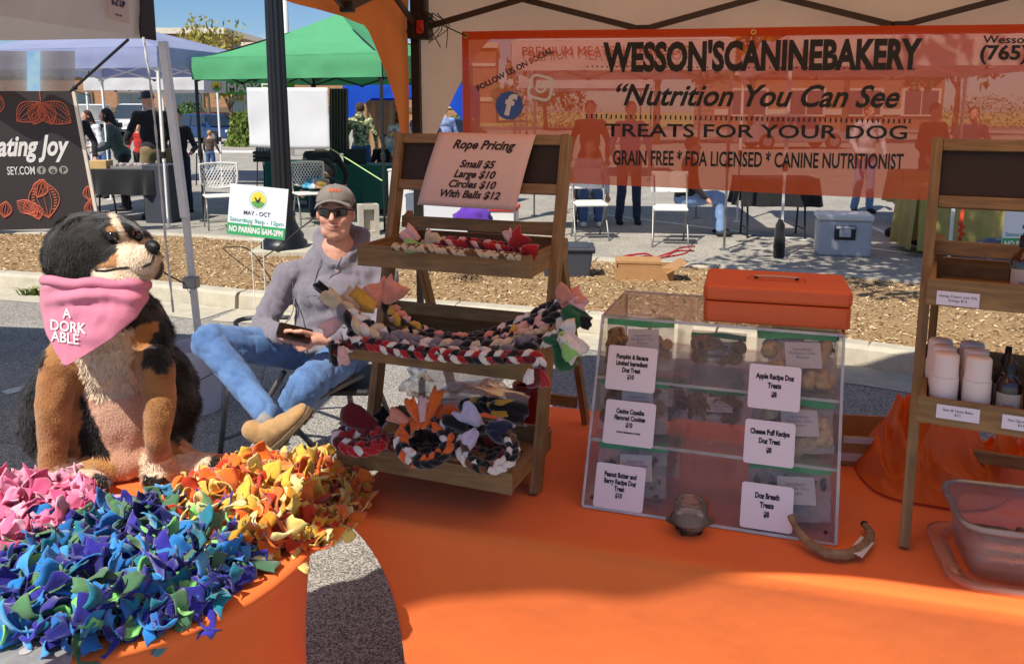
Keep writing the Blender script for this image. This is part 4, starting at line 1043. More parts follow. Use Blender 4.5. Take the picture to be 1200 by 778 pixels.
# ---- red tumbler and clear bag behind the left rack
t = thing('tumbler', 'dark red tumbler standing behind the right leg of the left rack', 'cup', tuple(G(617, 513, .742) + V((0, 0.0, 0))))
MB().lathe([(.028, 0), (.03, .005), (.037, .13), (.038, .15), (.034, .152), (.03, .14)], n=28, capb=True).build('cup', M('dark_red_enamel', '6e1018', .35, .08, 4), t, smooth=True)
bagm = clear('bag_film', haze=.3, gloss=.3, rough=.25, hazecol=(.8, .74, .7))
def crumple(name, label, c, r, mats, seed, cat='bag', squash=(1, 1, 1), nu=40, amp=.35):
    m = MB(); c = V(c)
    def f(u, v):
        th = 2 * pi * u; ph_ = pi * (v * .98 + .01); d = V((cos(th) * sin(ph_), sin(th) * sin(ph_), cos(ph_)))
        k = 1 + amp * noise.noise(d * 1.9 + V((seed, 0, 0))) + amp * .5 * abs(noise.noise(d * 5 + V((0, seed, 0)))) - .12 * abs(noise.noise(d * 12))
        p = d * r * k; return c + V((p.x * squash[0], p.y * squash[1], max(-r * squash[2] * .5, p.z * squash[2])))
    m.grid(f, nu, nu // 2)
    return tag(m.build(name, mats, None, smooth=True), label, cat)
crumple('plastic_bag', 'crumpled clear plastic bag glinting behind the left rack', P(528, 447, 2.1), .10, bagm, 3, squash=(1.3, .7, .7))
crumple('plastic_bag', 'clear plastic bag lump on the table behind the orange ring', P(560, 466, 2.05), .07, bagm, 8, squash=(1.6, .8, .6))

# ================================================================ CLEAR ACRYLIC CASE
acr = clear('acrylic', haze=.04, gloss=.25, rough=.05, tint=(.98, .96, .94), hazecol=(.8, .68, .6)); edge = clear('acrylic_edge', tint=(.75, .8, .78), haze=.55, gloss=.9, hazecol=(.75, .72, .72))
CB0 = G(683, 592, .744); CB1 = G(974, 631, .744); CZ = 1.13; CT0 = G(698, 368, CZ); CT1 = G(990, 390, CZ)
cx_ = (CB1 - CB0); cW = .52; CRZ = math.atan2(cx_.y, cx_.x) - .04
CU = V((cos(CRZ), sin(CRZ), 0)); CV = V((-sin(CRZ), cos(CRZ), 0))
case = thing('treat_case', 'clear acrylic treat case with a leaning front and six price labels', 'display case', tuple(CB0), CRZ)
lean_ = .17; cH = CZ - .744; cD = lean_ + .29
def cfront(x, z, off=0): return V((x, lean_ * z / cH - off, z))
m = MB()
def panel(pts, name='acrylic_panel', th=.004, mat=acr):
    m = MB().poly(pts); return m.build(name, mat, case, solid=th)
panel([(0, 0, 0), (cW, 0, 0), (cW, lean_, cH), (0, lean_, cH)])
panel([(0, .0, 0), (0, lean_, cH), (0, cD, cH), (0, cD, 0)], 'acrylic_side')
panel([(cW, .0, 0), (cW, lean_, cH), (cW, cD, cH), (cW, cD, 0)], 'acrylic_side')
panel([(0.002, lean_, cH), (cW - .002, lean_, cH), (cW - .002, cD, cH), (0.002, cD, cH)], 'acrylic_top')
panel([(0.002, 0, .003), (cW - .002, 0, .003), (cW - .002, cD, .003), (0.002, cD, .003)], 'acrylic_base')
for z in (.13, .26): panel([(.004, lean_ * z / cH + .004, z), (cW - .004, lean_ * z / cH + .004, z), (cW - .004, cD - .01, z), (.004, cD - .01, z)], 'shelf')
for x in (.175, .345): panel([(x, .006, .006), (x, lean_ - .004, cH - .006), (x, cD - .01, cH - .006), (x, cD - .01, .006)], 'divider', .003)
for a, b in (((0, 0, 0), (cW, 0, 0)), ((0, lean_, cH), (cW, lean_, cH)), ((0, 0, 0), (0, lean_, cH)), ((cW, 0, 0), (cW, lean_, cH)), ((0, cD, cH), (cW, cD, cH)), ((0, lean_, cH), (0, cD, cH)), ((cW, lean_, cH), (cW, cD, cH)), ((0, cD, 0), (0, cD, cH)), ((cW, cD, 0), (cW, cD, cH)), ((0, lean_ * .33 + .008, cH * .335), (cW, lean_ * .33 + .008, cH * .335)), ((0, lean_ * .66 + .008, cH * .665), (cW, lean_ * .66 + .008, cH * .665))):
    MB().bar(a, b, .006, .006, side=(0, .3, 1) if a[0] != b[0] else (1, 0, 0)).build('polished_edge', edge, case)
screw = M('screw', '5a4a40', .4, .1, 5, metal=.8)
for x, z in ((.02, cH - .03), (cW - .02, cH - .03), (.02, .02), (cW - .02, .02)):
    MB().cyl(cfront(x, z, .001), cfront(x, z, .006), .004, n=8).build('screw', screw, case)
# labels and their words
def case_label(px0, py0, px1, py1, lines_, hs):
    """label rectangle from photo corners, laid on the leaning front"""
    nrm = (CV + V((0, 0, -lean_ / cH))); o = V((0, 0, CAMZ)); p0 = CB0 - CV * .004
    def hit(px, py): q = ray(px, py); return o + q * (nrm.dot(p0 - o) / nrm.dot(q))
    c = hit((px0 + px1) / 2, (py0 + py1) / 2); w = (hit(px1, (py0 + py1) / 2) - hit(px0, (py0 + py1) / 2)).length; h = (hit((px0 + px1) / 2, py0) - hit((px0 + px1) / 2, py1)).length
    d = c - CB0; cx, cz = d.dot(CU), d.z
    ey = V((0, lean_, cH)).normalized(); ez = V((1, 0, 0)).cross(ey)
    m4 = Matrix((V((1, 0, 0)), ey, ez)).transposed().to_4x4(); m4.translation = V((cx, lean_ * cz / cH - .0045, cz))
    m = MB(); m.M = m4; pts = rrect(w, h, .006, 3); m.prism([(x, y, 0) for x, y in pts], (0, 0, .0012))
    lb = m.build('price_label', lilac, case)
    n_ = len(lines_); 
    for i, (s_, hh) in enumerate(zip(lines_, hs)):
        y = h * .5 - h * (.20 + .6 * (i + .5) / n_) + .0
        text(s_, m4 @ T(0, y - hh * .1, .0016), ink, lb, hh, sx=.68, bold=.055, ext=0)
    return lb
q = .0142
case_label(711, 406, 769, 458, ['Pumpkin & Banana', 'Limited Ingredient', 'Dog Treat', '$10'], [q] * 4)
case_label(708, 470, 767, 522, ['Canine Copaiba', 'Flavored Cookies', '$10', 'great for inflammation & anxiety'], [q, q, q, .006])
case_label(697, 544, 755, 597, ['Peanut Butter and', 'Berry Recipe Dog', 'Treat', '$10'], [q] * 4)
case_label(877, 428, 938, 480, ['Apple Recipe Dog', 'Treats', '$8'], [q * 1.08] * 3)
case_label(872, 493, 931, 545, ['Cheese Puff Recipe', 'Dog Treat', '$8'], [q * 1.05] * 3)
case_label(868, 567, 929, 621, ['Dog Breath', 'Treats', '$8'], [q * 1.08] * 3)
# bags of treats inside
zip_g = M('zip_green', '25b568', .4, .1, 20); film = clear('zip_film', haze=.36, gloss=.5, rough=.14, hazecol=(.78, .72, .68))
slipm = M('slip_paper', 'd4cdd0', .8, .04, 20)
def treats(m, c, w, d, h, kind, seed, mi):
    r = random.Random(seed)
    for i in range(44):
        p = V(c) + V((r.uniform(-w, w) * .42, r.uniform(-d, d) * .35, r.uniform(0, h) * .62)); p.y += (p.z - c[2]) * .5
        rot = rotm(r.uniform(0, 6), r.uniform(0, 6), r.uniform(0, 6)); s = r.uniform(.009, .015)
        if kind == 'puff': m.ell(p, (s * 1.5, s * 1.4, s), rot, 8, 5, mi)
        elif kind == 'cookie': m.cyl(p - rot @ V((0, 0, .003)), p + rot @ V((0, 0, .003)), s * 1.3, n=9, mi=mi)
        else: m.ell(p, (s * .8, s * .7, s * .45), rot, 6, 4, mi)
def treat_bag(label, x, z, w, h, tcol, kind, seed, y=.055, tilt=.1, zc=zip_g):
    loc = CB0 + CU * x + CV * (lean_ * z / cH + y) + V((0, 0, z + .008)); t = thing('treat_bag', label, 'bag', tuple(loc), CRZ + tilt)
    r = random.Random(seed); m = MB()
    def f(u, v, s):
        b = .028 * sin(pi * u) * (1 - v) ** .6 * sin(pi * min(1, v * 1.3 + .15)) + .004 * noise.noise(V((u * 6, v * 6, seed + s)))
        return V(((u - .5) * w + .004 * noise.noise(V((v * 5, seed, 0))), s * b + v * .06, v * h))
    m.grid(lambda u, v: f(u, v, -1), 12, 10); m.grid(lambda u, v: f(u, v, 1), 12, 10); m.build('bag_film', film, t, smooth=True)
    MB().grid(lambda u, v: f(u, .78 + v * .17, -1) + V((0, -.009, .002 * sin(u * 7 + seed))), 12, 1).build('zip_strip', zc, t, solid=.003)
    m = MB(); treats(m, (0, 0, .004), w, .04, h, kind, seed, 0); m.build('treats', M('treat_' + kind + tcol, tcol, .85, .25, 60, bump=1, bscale=150), t, smooth=kind == 'puff')
    m = MB().add([(-w * .15, -.02, h * .35), (w * .3, -.018, h * .38), (w * .28, .012, h * .8), (-w * .17, .01, h * .78)], [(0, 1, 2, 3)]); s_ = m.build('paper_slip', slipm, t)
    Fm = frame((-w * .17, .01, h * .78), (w * .28, .012, h * .8), (-w * .15, -.02, h * .35))
    text('Ingredients\nPumpkin, Oats\nBanana', Fm @ T(w * .22, -.018, .0012), M('grey_ink', '8a8288', .8, .05), s_, .009, ext=0)
    return t
A = .085; B = .43
treat_bag('treat bag with a green zip behind the pumpkin and banana label', A, .262, .155, .115, 'a8824e', 'cookie', 1)
treat_bag('treat bag with a green zip behind the copaiba cookies label', A, .132, .155, .118, '8a6a42', 'cookie', 2)
treat_bag('treat bag with dark pieces behind the peanut butter and berry label', A + .01, .005, .155, .115, '5a3c28', 'crumb', 3)
treat_bag('treat bag with a wide green zip behind the apple recipe label', B, .262, .165, .115, 'c9a878', 'puff', 4)
treat_bag('treat bag with pale puffs behind the cheese puff label', B, .132, .165, .112, 'd3b890', 'puff', 5)
treat_bag('treat bag with a green zip behind the dog breath label', B, .005, .165, .112, '4c3a2c', 'crumb', 6)
treat_bag('second treat bag lying behind the apple recipe bag', B + .01, .262, .15, .085, 'c4a57a', 'puff', 7, .16, -.1)
treat_bag('second treat bag at the back of the cheese puff shelf', B + .005, .132, .15, .09, 'b89a70', 'puff', 8, .16, -.05)
treat_bag('second treat bag at the back of the copaiba cookies shelf', A + .04, .132, .13, .085, '7a5a3a', 'cookie', 9, .17, .15)
treat_bag('clouded treat bag at the back of the peanut butter and berry shelf', A + .03, .005, .14, .09, '8a6244', 'cookie', 11, .17, .1)
treat_bag('small treat bag leaning in the bottom right cell behind the dog breath bag', B - .02, .005, .14, .09, '7a5a42', 'crumb', 12, .17, -.12)
treat_bag('treat bag in the middle cell of the copaiba cookies row', .255, .132, .13, .06, '9a7448', 'cookie', 13, .20, .05)
treat_bag('treat bag in the top of the middle column of the case', .25, .262, .13, .055, 'b0905c', 'cookie', 10, .18, .02)
# ---- orange cash box on the case
LB = thing('cash_box', 'orange metal cash box lying on top of the acrylic case', 'cash box', tuple(CB0 + CU * .225 + CV * (lean_ + .015) + V((0, 0, cH + .0045))), CRZ + .05)
boxm = M('orange_enamel', 'd65e2a', .38, .06, 6, bump=.15, bscale=30, spec=.5)
def rbox(m, x0, y0, z0, w, d, h, r, n_=5):
    p = [(x + x0 + w / 2, y + y0 + d / 2) for x, y in rrect(w, d, r, n_)]
    m.prism([(x, y, z0) for x, y in p], (0, 0, h))
m = MB(); rbox(m, 0, 0, 0, .31, .215, .047, .014); m.build('box_body', boxm, LB, bevel=.003)
m = MB(); rbox(m, -.002, -.002, .0485, .314, .219, .034, .015); lid = m.build('lid', boxm, LB, bevel=.008, seg=3, smooth=False)
hd = MB(); hd.tube(cat_path([(.115, .11, .083), (.118, .11, .088), (.195, .11, .088), (.198, .11, .083)], 4), .0028, 8); hd.build('handle', M('pale_metal', 'c9b8a0', .3, .05, 5, metal=.6), lid)
m = MB(); pts = rrect(.12, .045, .02, 6); m.M = T(.157, .11, .0832); rring(m, .13, .05, .022, .003); m.build('handle_recess', M('dark_orange', '9a3610', .5, .05), lid)
for x in (.112, .201): MB().cyl((x, .11, .082), (x, .11, .087), .005, n=10).build('handle_pivot', dsteel, lid)

# ================================================================ SMALL THINGS ON THE TABLE
# clear cup with domed clamshell
c = G(808, 622, .742); t = thing('sample_cup', 'small clear clamshell cup upside down in front of the acrylic case', 'cup', tuple(c))
cupm = clear('cup_plastic', haze=.11, gloss=.5, rough=.08, hazecol=(.85, .72, .66)); 
MB().lathe([(.018, 0), (.022, .002), (.03, .022), (.034, .024), (.04, .026), (.042, .028), (.038, .031), (.0355, .034), (.0345, .05), (.0335, .062), (.029, .068), (.0265, .0685), (.026, .066), (.001, .066)], n=32, capb=True).build('cup', cupm, t, smooth=True)
m = MB(); pts = [(.045 * cos(a) * (1 + .12 * cos(4 * a)), .045 * sin(a) * (1 + .12 * cos(4 * a))) for a in [2 * pi * i / 40 for i in range(40)]]; m.prism([(x, y, .024) for x, y in pts], (0, 0, .0015)); m.build('rim', cupm, t)
m = MB(); treats(m, (0, 0, .004), .05, .05, .022, 'crumb', 3, 0); m.build('crumbs', M('dark_treat', '3a2416', .9, .2, 40), t)
# antler chew
ap = [PY(926, 605, 1.60), PY(940, 628, 1.56), PY(962, 645, 1.535), PY(990, 650, 1.53), PY(1012, 640, 1.545), PY(1020, 622, 1.58), PY(1014, 613, 1.60)]
ap = [V((p.x, G(600, q, .752).y if 0 else p.y, max(.752, p.z))) for p, q in zip(ap, range(7))]
ap = [G(926, 604, .80), G(938, 626, .765), G(960, 644, .756), G(988, 650, .755), G(1010, 641, .755), G(1020, 626, .757), G(1013, 614, .760)]
t = thing('antler_chew', 'curved brown dried chew stick with a small tag, lying right of the case', 'dog chew', tuple(ap[3]))
antm = M('antler', '6e5238', .85, .3, 40, bump=1.6, bscale=90, stretch=(1, 1, 1), col2='a08868'); pth = cat_path(ap, 8)
par(MB().tube(pth, [(.0065 + .004 * sin(pi * i / len(pth)) + .0015 * noise.noise(V((i * .4, 0, 0)))) for i in range(len(pth))], 10).build('stick', antm, None, smooth=True), t)
par(MB().ell(ap[-1], (.0075, .0085, .0075)).build('tip', M('antler_tip', '3a261a', .9, .3, 60), None), t)
a_, b_ = G(1002, 647, .762), G(1016, 630, .763); tg = MB(); d_ = (b_ - a_).normalized(); s_ = V((d_.y, -d_.x, 0)); 
tl = [a_ - s_ * .012 + V((0, 0, .0)), b_ - s_ * .012, b_ + s_ * .014 + V((0, 0, -.006)), a_ + s_ * .014 + V((0, 0, -.006))]
tg.add(tl, [(0, 1, 2, 3)]); tgo = par(tg.build('tag', slipm, None, solid=.001), t)
# cardboard trays behind the case
cardm = M('cardboard', 'a67c50', .85, .1, 14, bump=.3, bscale=60); cardd = M('cardboard_print', 'c8bfc4', .8, .05)
def carton(name, label, org, rz, w, d, h, fl_=.05, tilt=0):
    t = thing(name, label, 'box', tuple(org), rz); th = .004
    MB().box((w / 2, d / 2, th / 2), (w, d, th)).build('base', cardm, t)
    for i, (c_, s_) in enumerate((((w / 2, 0, h / 2), (w, th, h)), ((w / 2, d, h / 2), (w, th, h)), ((0, d / 2, h / 2), (th, d - th, h)), ((w, d / 2, h / 2), (th, d - th, h)))):
        MB().box(c_, s_).build('side', cardm, t)
    return t
cb_ = carton('cardboard_box', 'small brown cardboard box between the acrylic case and the right rack', G(975, 553, .742) + V((0, .05, 0)), -.15, .2, .15, .075)
MB().box((.1, -.004, .022), (.18, .002, .02)).build('printed_band', cardd, cb_); MB().box((.1, -.004, .066), (.12, .002, .016)).build('printed_band', cardd, cb_)
# orange plastic bag behind the right rack
obm = M('orange_bag_film', 'e8702c', .38, .06, 8, transl=.3, spec=.35)
def drape(name, label, c, rx, ry, hgt, seed, peaks, cat='bag'):
    '''a loose plastic bag lying in heaped folds on the table'''
    c = V(c); m = MB()
    def f(u, v):
        a = 2 * pi * u; k = 1 + .22 * noise.noise(V((cos(a) * 1.3, sin(a) * 1.3, seed))) ; x, y = cos(a) * rx * v * k, sin(a) * ry * v * k
        h = sum(ph_ * math.exp(-(((x - px_) / w_) ** 2 + ((y - py_) / w_) ** 2)) for px_, py_, w_, ph_ in peaks) * (1 - v ** 3)
        q = V((x * 16 + .8 * noise.noise(V((x * 9, y * 9, 2))), y * 9, seed)); rid = (1 - abs(noise.noise(q))) ** 3 + .6 * (1 - abs(noise.noise(q * 2.3))) ** 4
        return c + V((x, y, .003 + h * hgt * (.75 + .5 * rid) + .035 * rid * (1 - v ** 4)))
    m.grid(f, 140, 44)
    return tag(m.build(name, obm, None, smooth=True), label, cat)
bc = G(1075, 560, .744)
drape('plastic_bag', 'crumpled orange plastic bag heaped on the table behind the right rack', bc + V((.02, .0, 0)), .17, .16, 1.0, 5, ((-.07, .05, .07, .11), (.02, .0, .08, .08), (.1, .02, .07, .07)))
drape('plastic_bag', 'flat fold of orange plastic behind the clear tub at the right edge', G(1170, 560, .744), .17, .09, 1.0, 9, ((0, 0, .1, .06), (.1, 0, .06, .05)))
# clear tub at the right edge
tub = thing('clear_tub', 'clear plastic tub with dried chews at the lower right', 'tub', (.845, 1.425, .744), -.28)
tubm = clear('tub_plastic', haze=.13, gloss=.25, rough=.15, hazecol=(.85, .72, .66), tint=(1, .96, .94))
def tubring(w, d, r, z, cx=.14, cy=.09): return [V((x + cx, y + cy, z)) for x, y in rrect(w, d, r, 6)]
def tubmesh(name, levels, mat, parent, cap=True):
    m = MB(); rs = [tubring(*l_) for l_ in levels]; n_ = len(rs[0]); vs = [p for r_ in rs for p in r_]
    fs = [(a * n_ + i, a * n_ + (i + 1) % n_, (a + 1) * n_ + (i + 1) % n_, (a + 1) * n_ + i) for a in range(len(rs) - 1) for i in range(n_)]
    if cap: fs.append(tuple(range(n_ - 1, -1, -1)))
    m.add(vs, fs); return m.build(name, mat, parent, smooth=True, solid=.0015)
tubmesh('tub_wall', [(.27, .17, .03, .004), (.29, .185, .035, .06), (.31, .2, .04, .112)], tubm, tub)
tubmesh('rim', [(.31, .2, .04, .110), (.325, .214, .046, .114), (.33, .218, .048, .110), (.328, .216, .048, .103)], clear('tub_rim', haze=.3, gloss=.5, rough=.2, hazecol=(.85, .74, .68)), tub, False)
tubmesh('lid_below', [(.36, .25, .05, .001), (.365, .255, .05, .009), (.355, .245, .05, .010), (.30, .20, .05, .006)], clear('lid_plastic', haze=.07, gloss=.25, rough=.15, tint=(1, .95, .93), hazecol=(.85, .72, .66)), tub, False)
m = MB(); r = random.Random(4)
for i in range(16):
    p = V((r.uniform(.06, .26), r.uniform(.03, .16), .014 + r.random() * .03)); a = r.uniform(0, 3); d = V((cos(a), sin(a), r.uniform(-.2, .2))) * r.uniform(.02, .045)
    c_ = MB().tube(cat_path([p - d, p + V((0, 0, .008)), p + d], 4), [.004 + .004 * r.random() for _ in range(9)], 7); c_.build('dried_chew', antm, tub, smooth=True)
# clear print sheet, lower left corner
sheet = clear('sheet_film', haze=.35, gloss=.9, rough=.1)
c0, c1, c2, c3 = G(-40, 738, .748), G(88, 757, .748), G(70, 830, .748), G(-60, 800, .748)
t = thing('display_sheet', 'clear plastic sleeve with a dark paw print card at the lower left corner', 'sleeve', tuple(c1)); 
par(MB().poly([c0, c1, c2, c3]).build('sleeve', sheet, None, solid=.002), t)
dk = M('dark_card', '4a4644', .7, .3, 8)
par(MB().poly([c0.lerp(c1, .05).lerp(c3, .1) , c0.lerp(c1, .93).lerp(c2, .12), c2, c3]).build('card', dk, None, solid=.001), t)
m = MB()
for (px, py, s) in ((30, 762, .010), (22, 755, .004), (28, 752, .004), (35, 753, .004), (40, 758, .004)):
    p = G(px, py, .7505); m.lathe([(s, 0), (.0001, .0004)], p, 12)
par(m.build('paw_print', M('print_white', 'b8b4b2', .7, .05), None), t)

# ---- tubes and bottles on the right rack
tubew = M('white_tube_plastic', 'e2d2cc', .4, .03, 5); amber = M('amber_glass', '2a120a', .12, .2, 3, spec=.9); capb = M('black_cap', '121012', .35, .1, 5)
def tube_thing(x, y, z, label, s=1.0):
    p = L2(x, y, z); t = thing('balm_tube', label, 'tube', tuple(p), random.random(), 'white balm tubes in the middle tray')
    s = 1.26; MB().lathe([(.0165 * s, 0), (.019 * s, .003), (.019 * s, .072), (.0185 * s, .0735)], n=26, capb=True).build('tube_body', tubew, t, smooth=True)
    MB().lathe([(.0188 * s, .074), (.0178 * s, .076), (.0172 * s, .112), (.0155 * s, .1155), (.001, .1162)], n=26).build('cap', tubew, t, smooth=True)
    me = textmesh('HEMP BALM\nsoothing paw\nrub 2 oz', .0055, .8, 0, extrude=0)
    for v in me.vertices:
        a = v.co.x / .0192 - pi / 2 - t.rotation_euler.z + R2Z; v.co = V((.0193 * s * cos(a), .0193 * s * sin(a), .026 + v.co.y))
    me.materials.clear(); me.materials.append(M('tube_print', 'b09a92', .7, .05)); o = bpy.data.objects.new('lettering', me); COL.objects.link(o); o.parent = t
TZ = .285 + .012; ty = .2 * .285 / .8 - .14
tl_ = ['white tube at the front left corner of the middle tray', 'white tube second from the left in the front row', 'white tube behind the front left one', 'white tube behind the second front one', 'white tube at the back left corner of the tray', 'white tube at the back beside the rear corner one']
for i, (x, y) in enumerate(((.045, .035), (.098, .035), (.042, .087), (.095, .087), (.035, .14), (.09, .14))): tube_thing(x, ty + y, TZ, tl_[i])
def bottle(x, y, z, label, h=.12, r=.021, dropper=True, group='amber bottles in the trays of the right rack'):
    p = L2(x, y, z); t = thing('amber_bottle', label, 'bottle', tuple(p), R2Z, group)
    MB().lathe([(r * .9, 0), (r, .004), (r, h * .52), (r * .8, h * .62), (r * .42, h * .68), (r * .42, h * .74)], n=24, capb=True).build('glass', amber, t, smooth=True)
    MB().lathe([(r * .52, h * .72), (r * .55, h * .75), (r * .5, h * .86), (r * .3, h * .88), (r * .26, h), (.0005, h)], n=20).build('cap', capb, t, smooth=True)
    m = MB(); m.grid(lambda u, v: V((r * 1.015 * cos(-pi / 2 + (u - .5) * 2.3), r * 1.015 * sin(-pi / 2 + (u - .5) * 2.3), h * (.08 + .36 * v))), 14, 2); lb = m.build('paper_label', M('bottle_label', 'b5a49c', .7, .05), t)
    me = textmesh('PET OIL', .006, .8, 0, extrude=0)
    for v in me.vertices:
        a = -pi / 2 + v.co.x / r; v.co = V((r * 1.03 * cos(a), r * 1.03 * sin(a), h * .25 + v.co.y))
    me.materials.clear(); me.materials.append(ink); o = bpy.data.objects.new('lettering', me); COL.objects.link(o); o.parent = lb
bl = ['amber bottle next to the white tubes in the front row', 'amber bottle second from the white tubes', 'amber bottle behind the first front bottle', 'amber bottle behind the second front bottle']
for i, (x, y) in enumerate(((.150, .045), (.196, .04), (.148, .1), (.2, .1))): bottle(x, ty + y, TZ, bl[i], .125)
ty2 = .2 * .5 / .8 - .15
for i, (x, y) in enumerate(((.16, .05), (.21, .05), (.265, .05))): bottle(x, ty2 + y, .512, ['tall amber bottle in the top tray nearest the middle', 'second tall amber bottle of the top tray', 'third tall amber bottle of the top tray'][i], .14, .024)
def tray_label(x0, x1, z, y, lines_, label):
    # small paper tag stuck on the front board, part of the rack
    w = x1 - x0; m = MB().box(((x0 + x1) / 2, y, z), (w, .001, .026)); o = m.build('shelf_label', lilac, rack2)
    text(lines_, Matrix.Translation((((x0 + x1) / 2), y - .001, z + .002)) @ Matrix.Rotation(pi / 2, 4, 'X'), ink, o, .0068, ext=0, line=1.1)
tray_label(.035, .105, .285 + .028, .2 * .285 / .8 - .14 - .0062, 'Skin & Nose Balm\n$12', '')
tray_label(.14, .2, .285 + .026, .2 * .285 / .8 - .14 - .0062, 'Hot Spot Spray\n$14', '')
tray_label(.02, .09, .5 + .016, .2 * .5 / .8 - .15 - .0062, 'Hemp Chews and Oils\nEnergy $15', '')
# ================================================================ PLUSH DOG
DZ = .742
def dp(px, py, Y): return P(px, py, Y - .08)
dog = thing('plush_dog', 'large black, tan and white plush dog wearing a pink bandana on the round table', 'stuffed toy', (-.97, 1.87, DZ))
BLK, TAN, WHT, BEL = srgb('17130f'), srgb('b9844c'), srgb('e2cdb0'), srgb('d3a58a')
furm = vcol_mat('plush_fur', .95, .35, .8, 220)
bodyC = dp(132, 440, 1.98)
mb = MB()
mb.ell(dp(132, 470, 2.02), (.148, .125, .185), rotm(-.1, 0, .0))              # belly
mb.ell(dp(132, 400, 1.99), (.14, .115, .14))                                # chest
mb.ell(dp(125, 530, 2.0), (.155, .12, .065))                                 # seat
mb.ell(dp(66, 485, 2.05), (.075, .10, .13)); mb.ell(dp(198, 470, 2.05), (.065, .10, .14))   # thighs
mb.caps(dp(128, 375, 1.96), dp(126, 345, 1.95), .095, .085)                 # neck
# arms
LA = [dp(72, 420, 1.91), dp(63, 470, 1.87), dp(62, 525, 1.87), G(60, 566, DZ + .03)]
RA = [dp(182, 425, 1.91), dp(187, 470, 1.88), dp(184, 515, 1.87), G(190, 545, DZ + .035)]
mb.chain(LA, [.042, .040, .031, .029]); mb.chain(RA, [.042, .037, .028, .027])
for c, s in ((LA[-1], -1), (RA[-1], 1)):
    f = c + V((.0, -.035, -.008)); mb.caps(c, f, .034, .03)
    for k in (-1, 0, 1): mb.ell(f + V((k * .017, -.016, -.002)), (.012, .02, .016))
# hind feet
LF = [dp(85, 540, 1.98), G(100, 566, DZ + .03)]; RF = [dp(195, 530, 1.98), G(222, 545, DZ + .03)]
mb.chain([LF[0], LF[1], LF[1] + V((.03, -.02, .002))], [.05, .034, .034]); mb.chain([RF[0], RF[1], RF[1] + V((.04, -.01, .002))], [.05, .035, .032])

def arm_d(p, ch):
    best = 9
    for a, b in zip(ch, ch[1:]):
        ab = b - a; t = max(0, min(1, (p - a).dot(ab) / ab.length_squared)); best = min(best, (p - (a + ab * t)).length)
    return best
def to_px(p):
    d = V(p) - V((0, 0, CAMZ)); z = d.y * cos(ALPHA) - d.z * sin(ALPHA); u = d.y * sin(ALPHA) + d.z * cos(ALPHA)
    return 600 + FPX * d.x / z, 292 - FPX * u / z
def body_col(p, n):
    w = .006 * noise.noise(p * 60) + .01 * noise.noise(p * 18)
    da, db = arm_d(p, LA) - w, arm_d(p, RA) - w
    pl = p - bodyC; front = -n.y
    if (da < .056 and p.z < LA[0].z - .0 + w * 2) or (db < .054 and p.z < RA[0].z + w * 2):
        if p.z < DZ + .068 + w: return WHT
        return mixc(TAN, srgb('8a5226'), .5 + .5 * noise.noise(p * 25))
    for f in (LF, RF):
        if (p - f[1]).length < .062 + w: return mixc(WHT, BEL, sstep(-.1, .3, noise.noise(p * 30))) if (p.y < f[1].y) else TAN
    xx_, yy_ = to_px(p)
    if yy_ > 452 and xx_ < lerp(92, 128, min(1, (yy_ - 452) / 80)) + 3 * noise.noise(p * 40) and xx_ < 140: return BLK
    x = p.x - (bodyC.x + .012)
    wd = .075 + (.02 if p.z < 1.0 else 0) + w * 1.5
    if front > .15 and abs(x) < wd and p.z < 1.12:
        if p.z > .965 + .03 * noise.noise(p * 14): return mixc(WHT, TAN, sstep(.045, .075, abs(x)) * .5)
        return mixc(BEL, srgb('b87a5a'), sstep(.9, .8, p.z) * .4)
    if front > .1 and abs(x) < wd + .035 and 1.0 < p.z < 1.12: return mixc(TAN, srgb('8a5226'), .4)
    return BLK
body = blob('body', mb, furm, None, .008, 5, lambda p, n: .003 * noise.noise(p * 30) + .0015 * noise.noise(p * 90), body_col)
par(body, dog)
# head, turned towards the right edge of the picture
HC = dp(118, 300, 1.93)
mb = MB()
mb.ell(HC, (.118, .115, .098)); mb.ell(dp(108, 298, 1.96), (.10, .11, .1))
mz = dp(150, 305, 1.84); nose = dp(178, 294, 1.80)
mb.ell(mz + V((-.005, .015, -.012)), (.066, .05, .048), rotm(0, 0, -.25)); mb.ell(dp(170, 303, 1.80), (.034, .032, .030))
mb.ell(dp(142, 325, 1.83), (.062, .045, .028), rotm(0, .12, -.2))         # lower jaw
mb.ell(dp(135, 268, 1.87), (.035, .03, .02)); mb.ell(dp(148, 278, 1.90), (.03, .04, .03))
mb.ell(dp(92, 316, 1.90), (.05, .045, .066), rotm(.1, .1, 0)); mb.ell(dp(92, 288, 1.93), (.055, .05, .07))   # ear
def head_col(p, n):
    x, y = to_px(p); w = 3 * noise.noise(p * 40)
    if n.y > .35: return BLK
    if (x - 181) ** 2 + (y - 292) ** 2 * 1.6 < 80: return BLK
    # muzzle
    if x > 137 + w and y > 281 + w and y < 318: return WHT
    if x > 106 + w and 316 + w < y < 345 and x > 100: 
        return mixc(WHT, BEL, .15)
    if 311 < y < 316 and x > 112 + w: return mixc(BLK, TAN, .35)
    # blaze
    bx = lerp(131, 150, (y - 250) / 40)
    if y < 292 and abs(x - bx) < 4.5 + .5 * w + max(0, (y - 275)) * .5: return WHT
    # brows and cheek
    if (x - 130) ** 2 / 49 + (y - 268) ** 2 / 16 < 1 and x < bx - 4: return TAN
    if (x - 158) ** 2 / 16 + (y - 273) ** 2 / 16 < 1: return TAN
    if x > 113 + w and x <= 142 and 292 + (142 - x) * .7 < y + w < 318: return mixc(TAN, srgb('7a4420'), .2)
    return BLK
hd_ = blob('head', mb, furm, None, .006, 5, lambda p, n: .002 * noise.noise(p * 40) + .001 * noise.noise(p * 110), head_col)
par(hd_, dog)
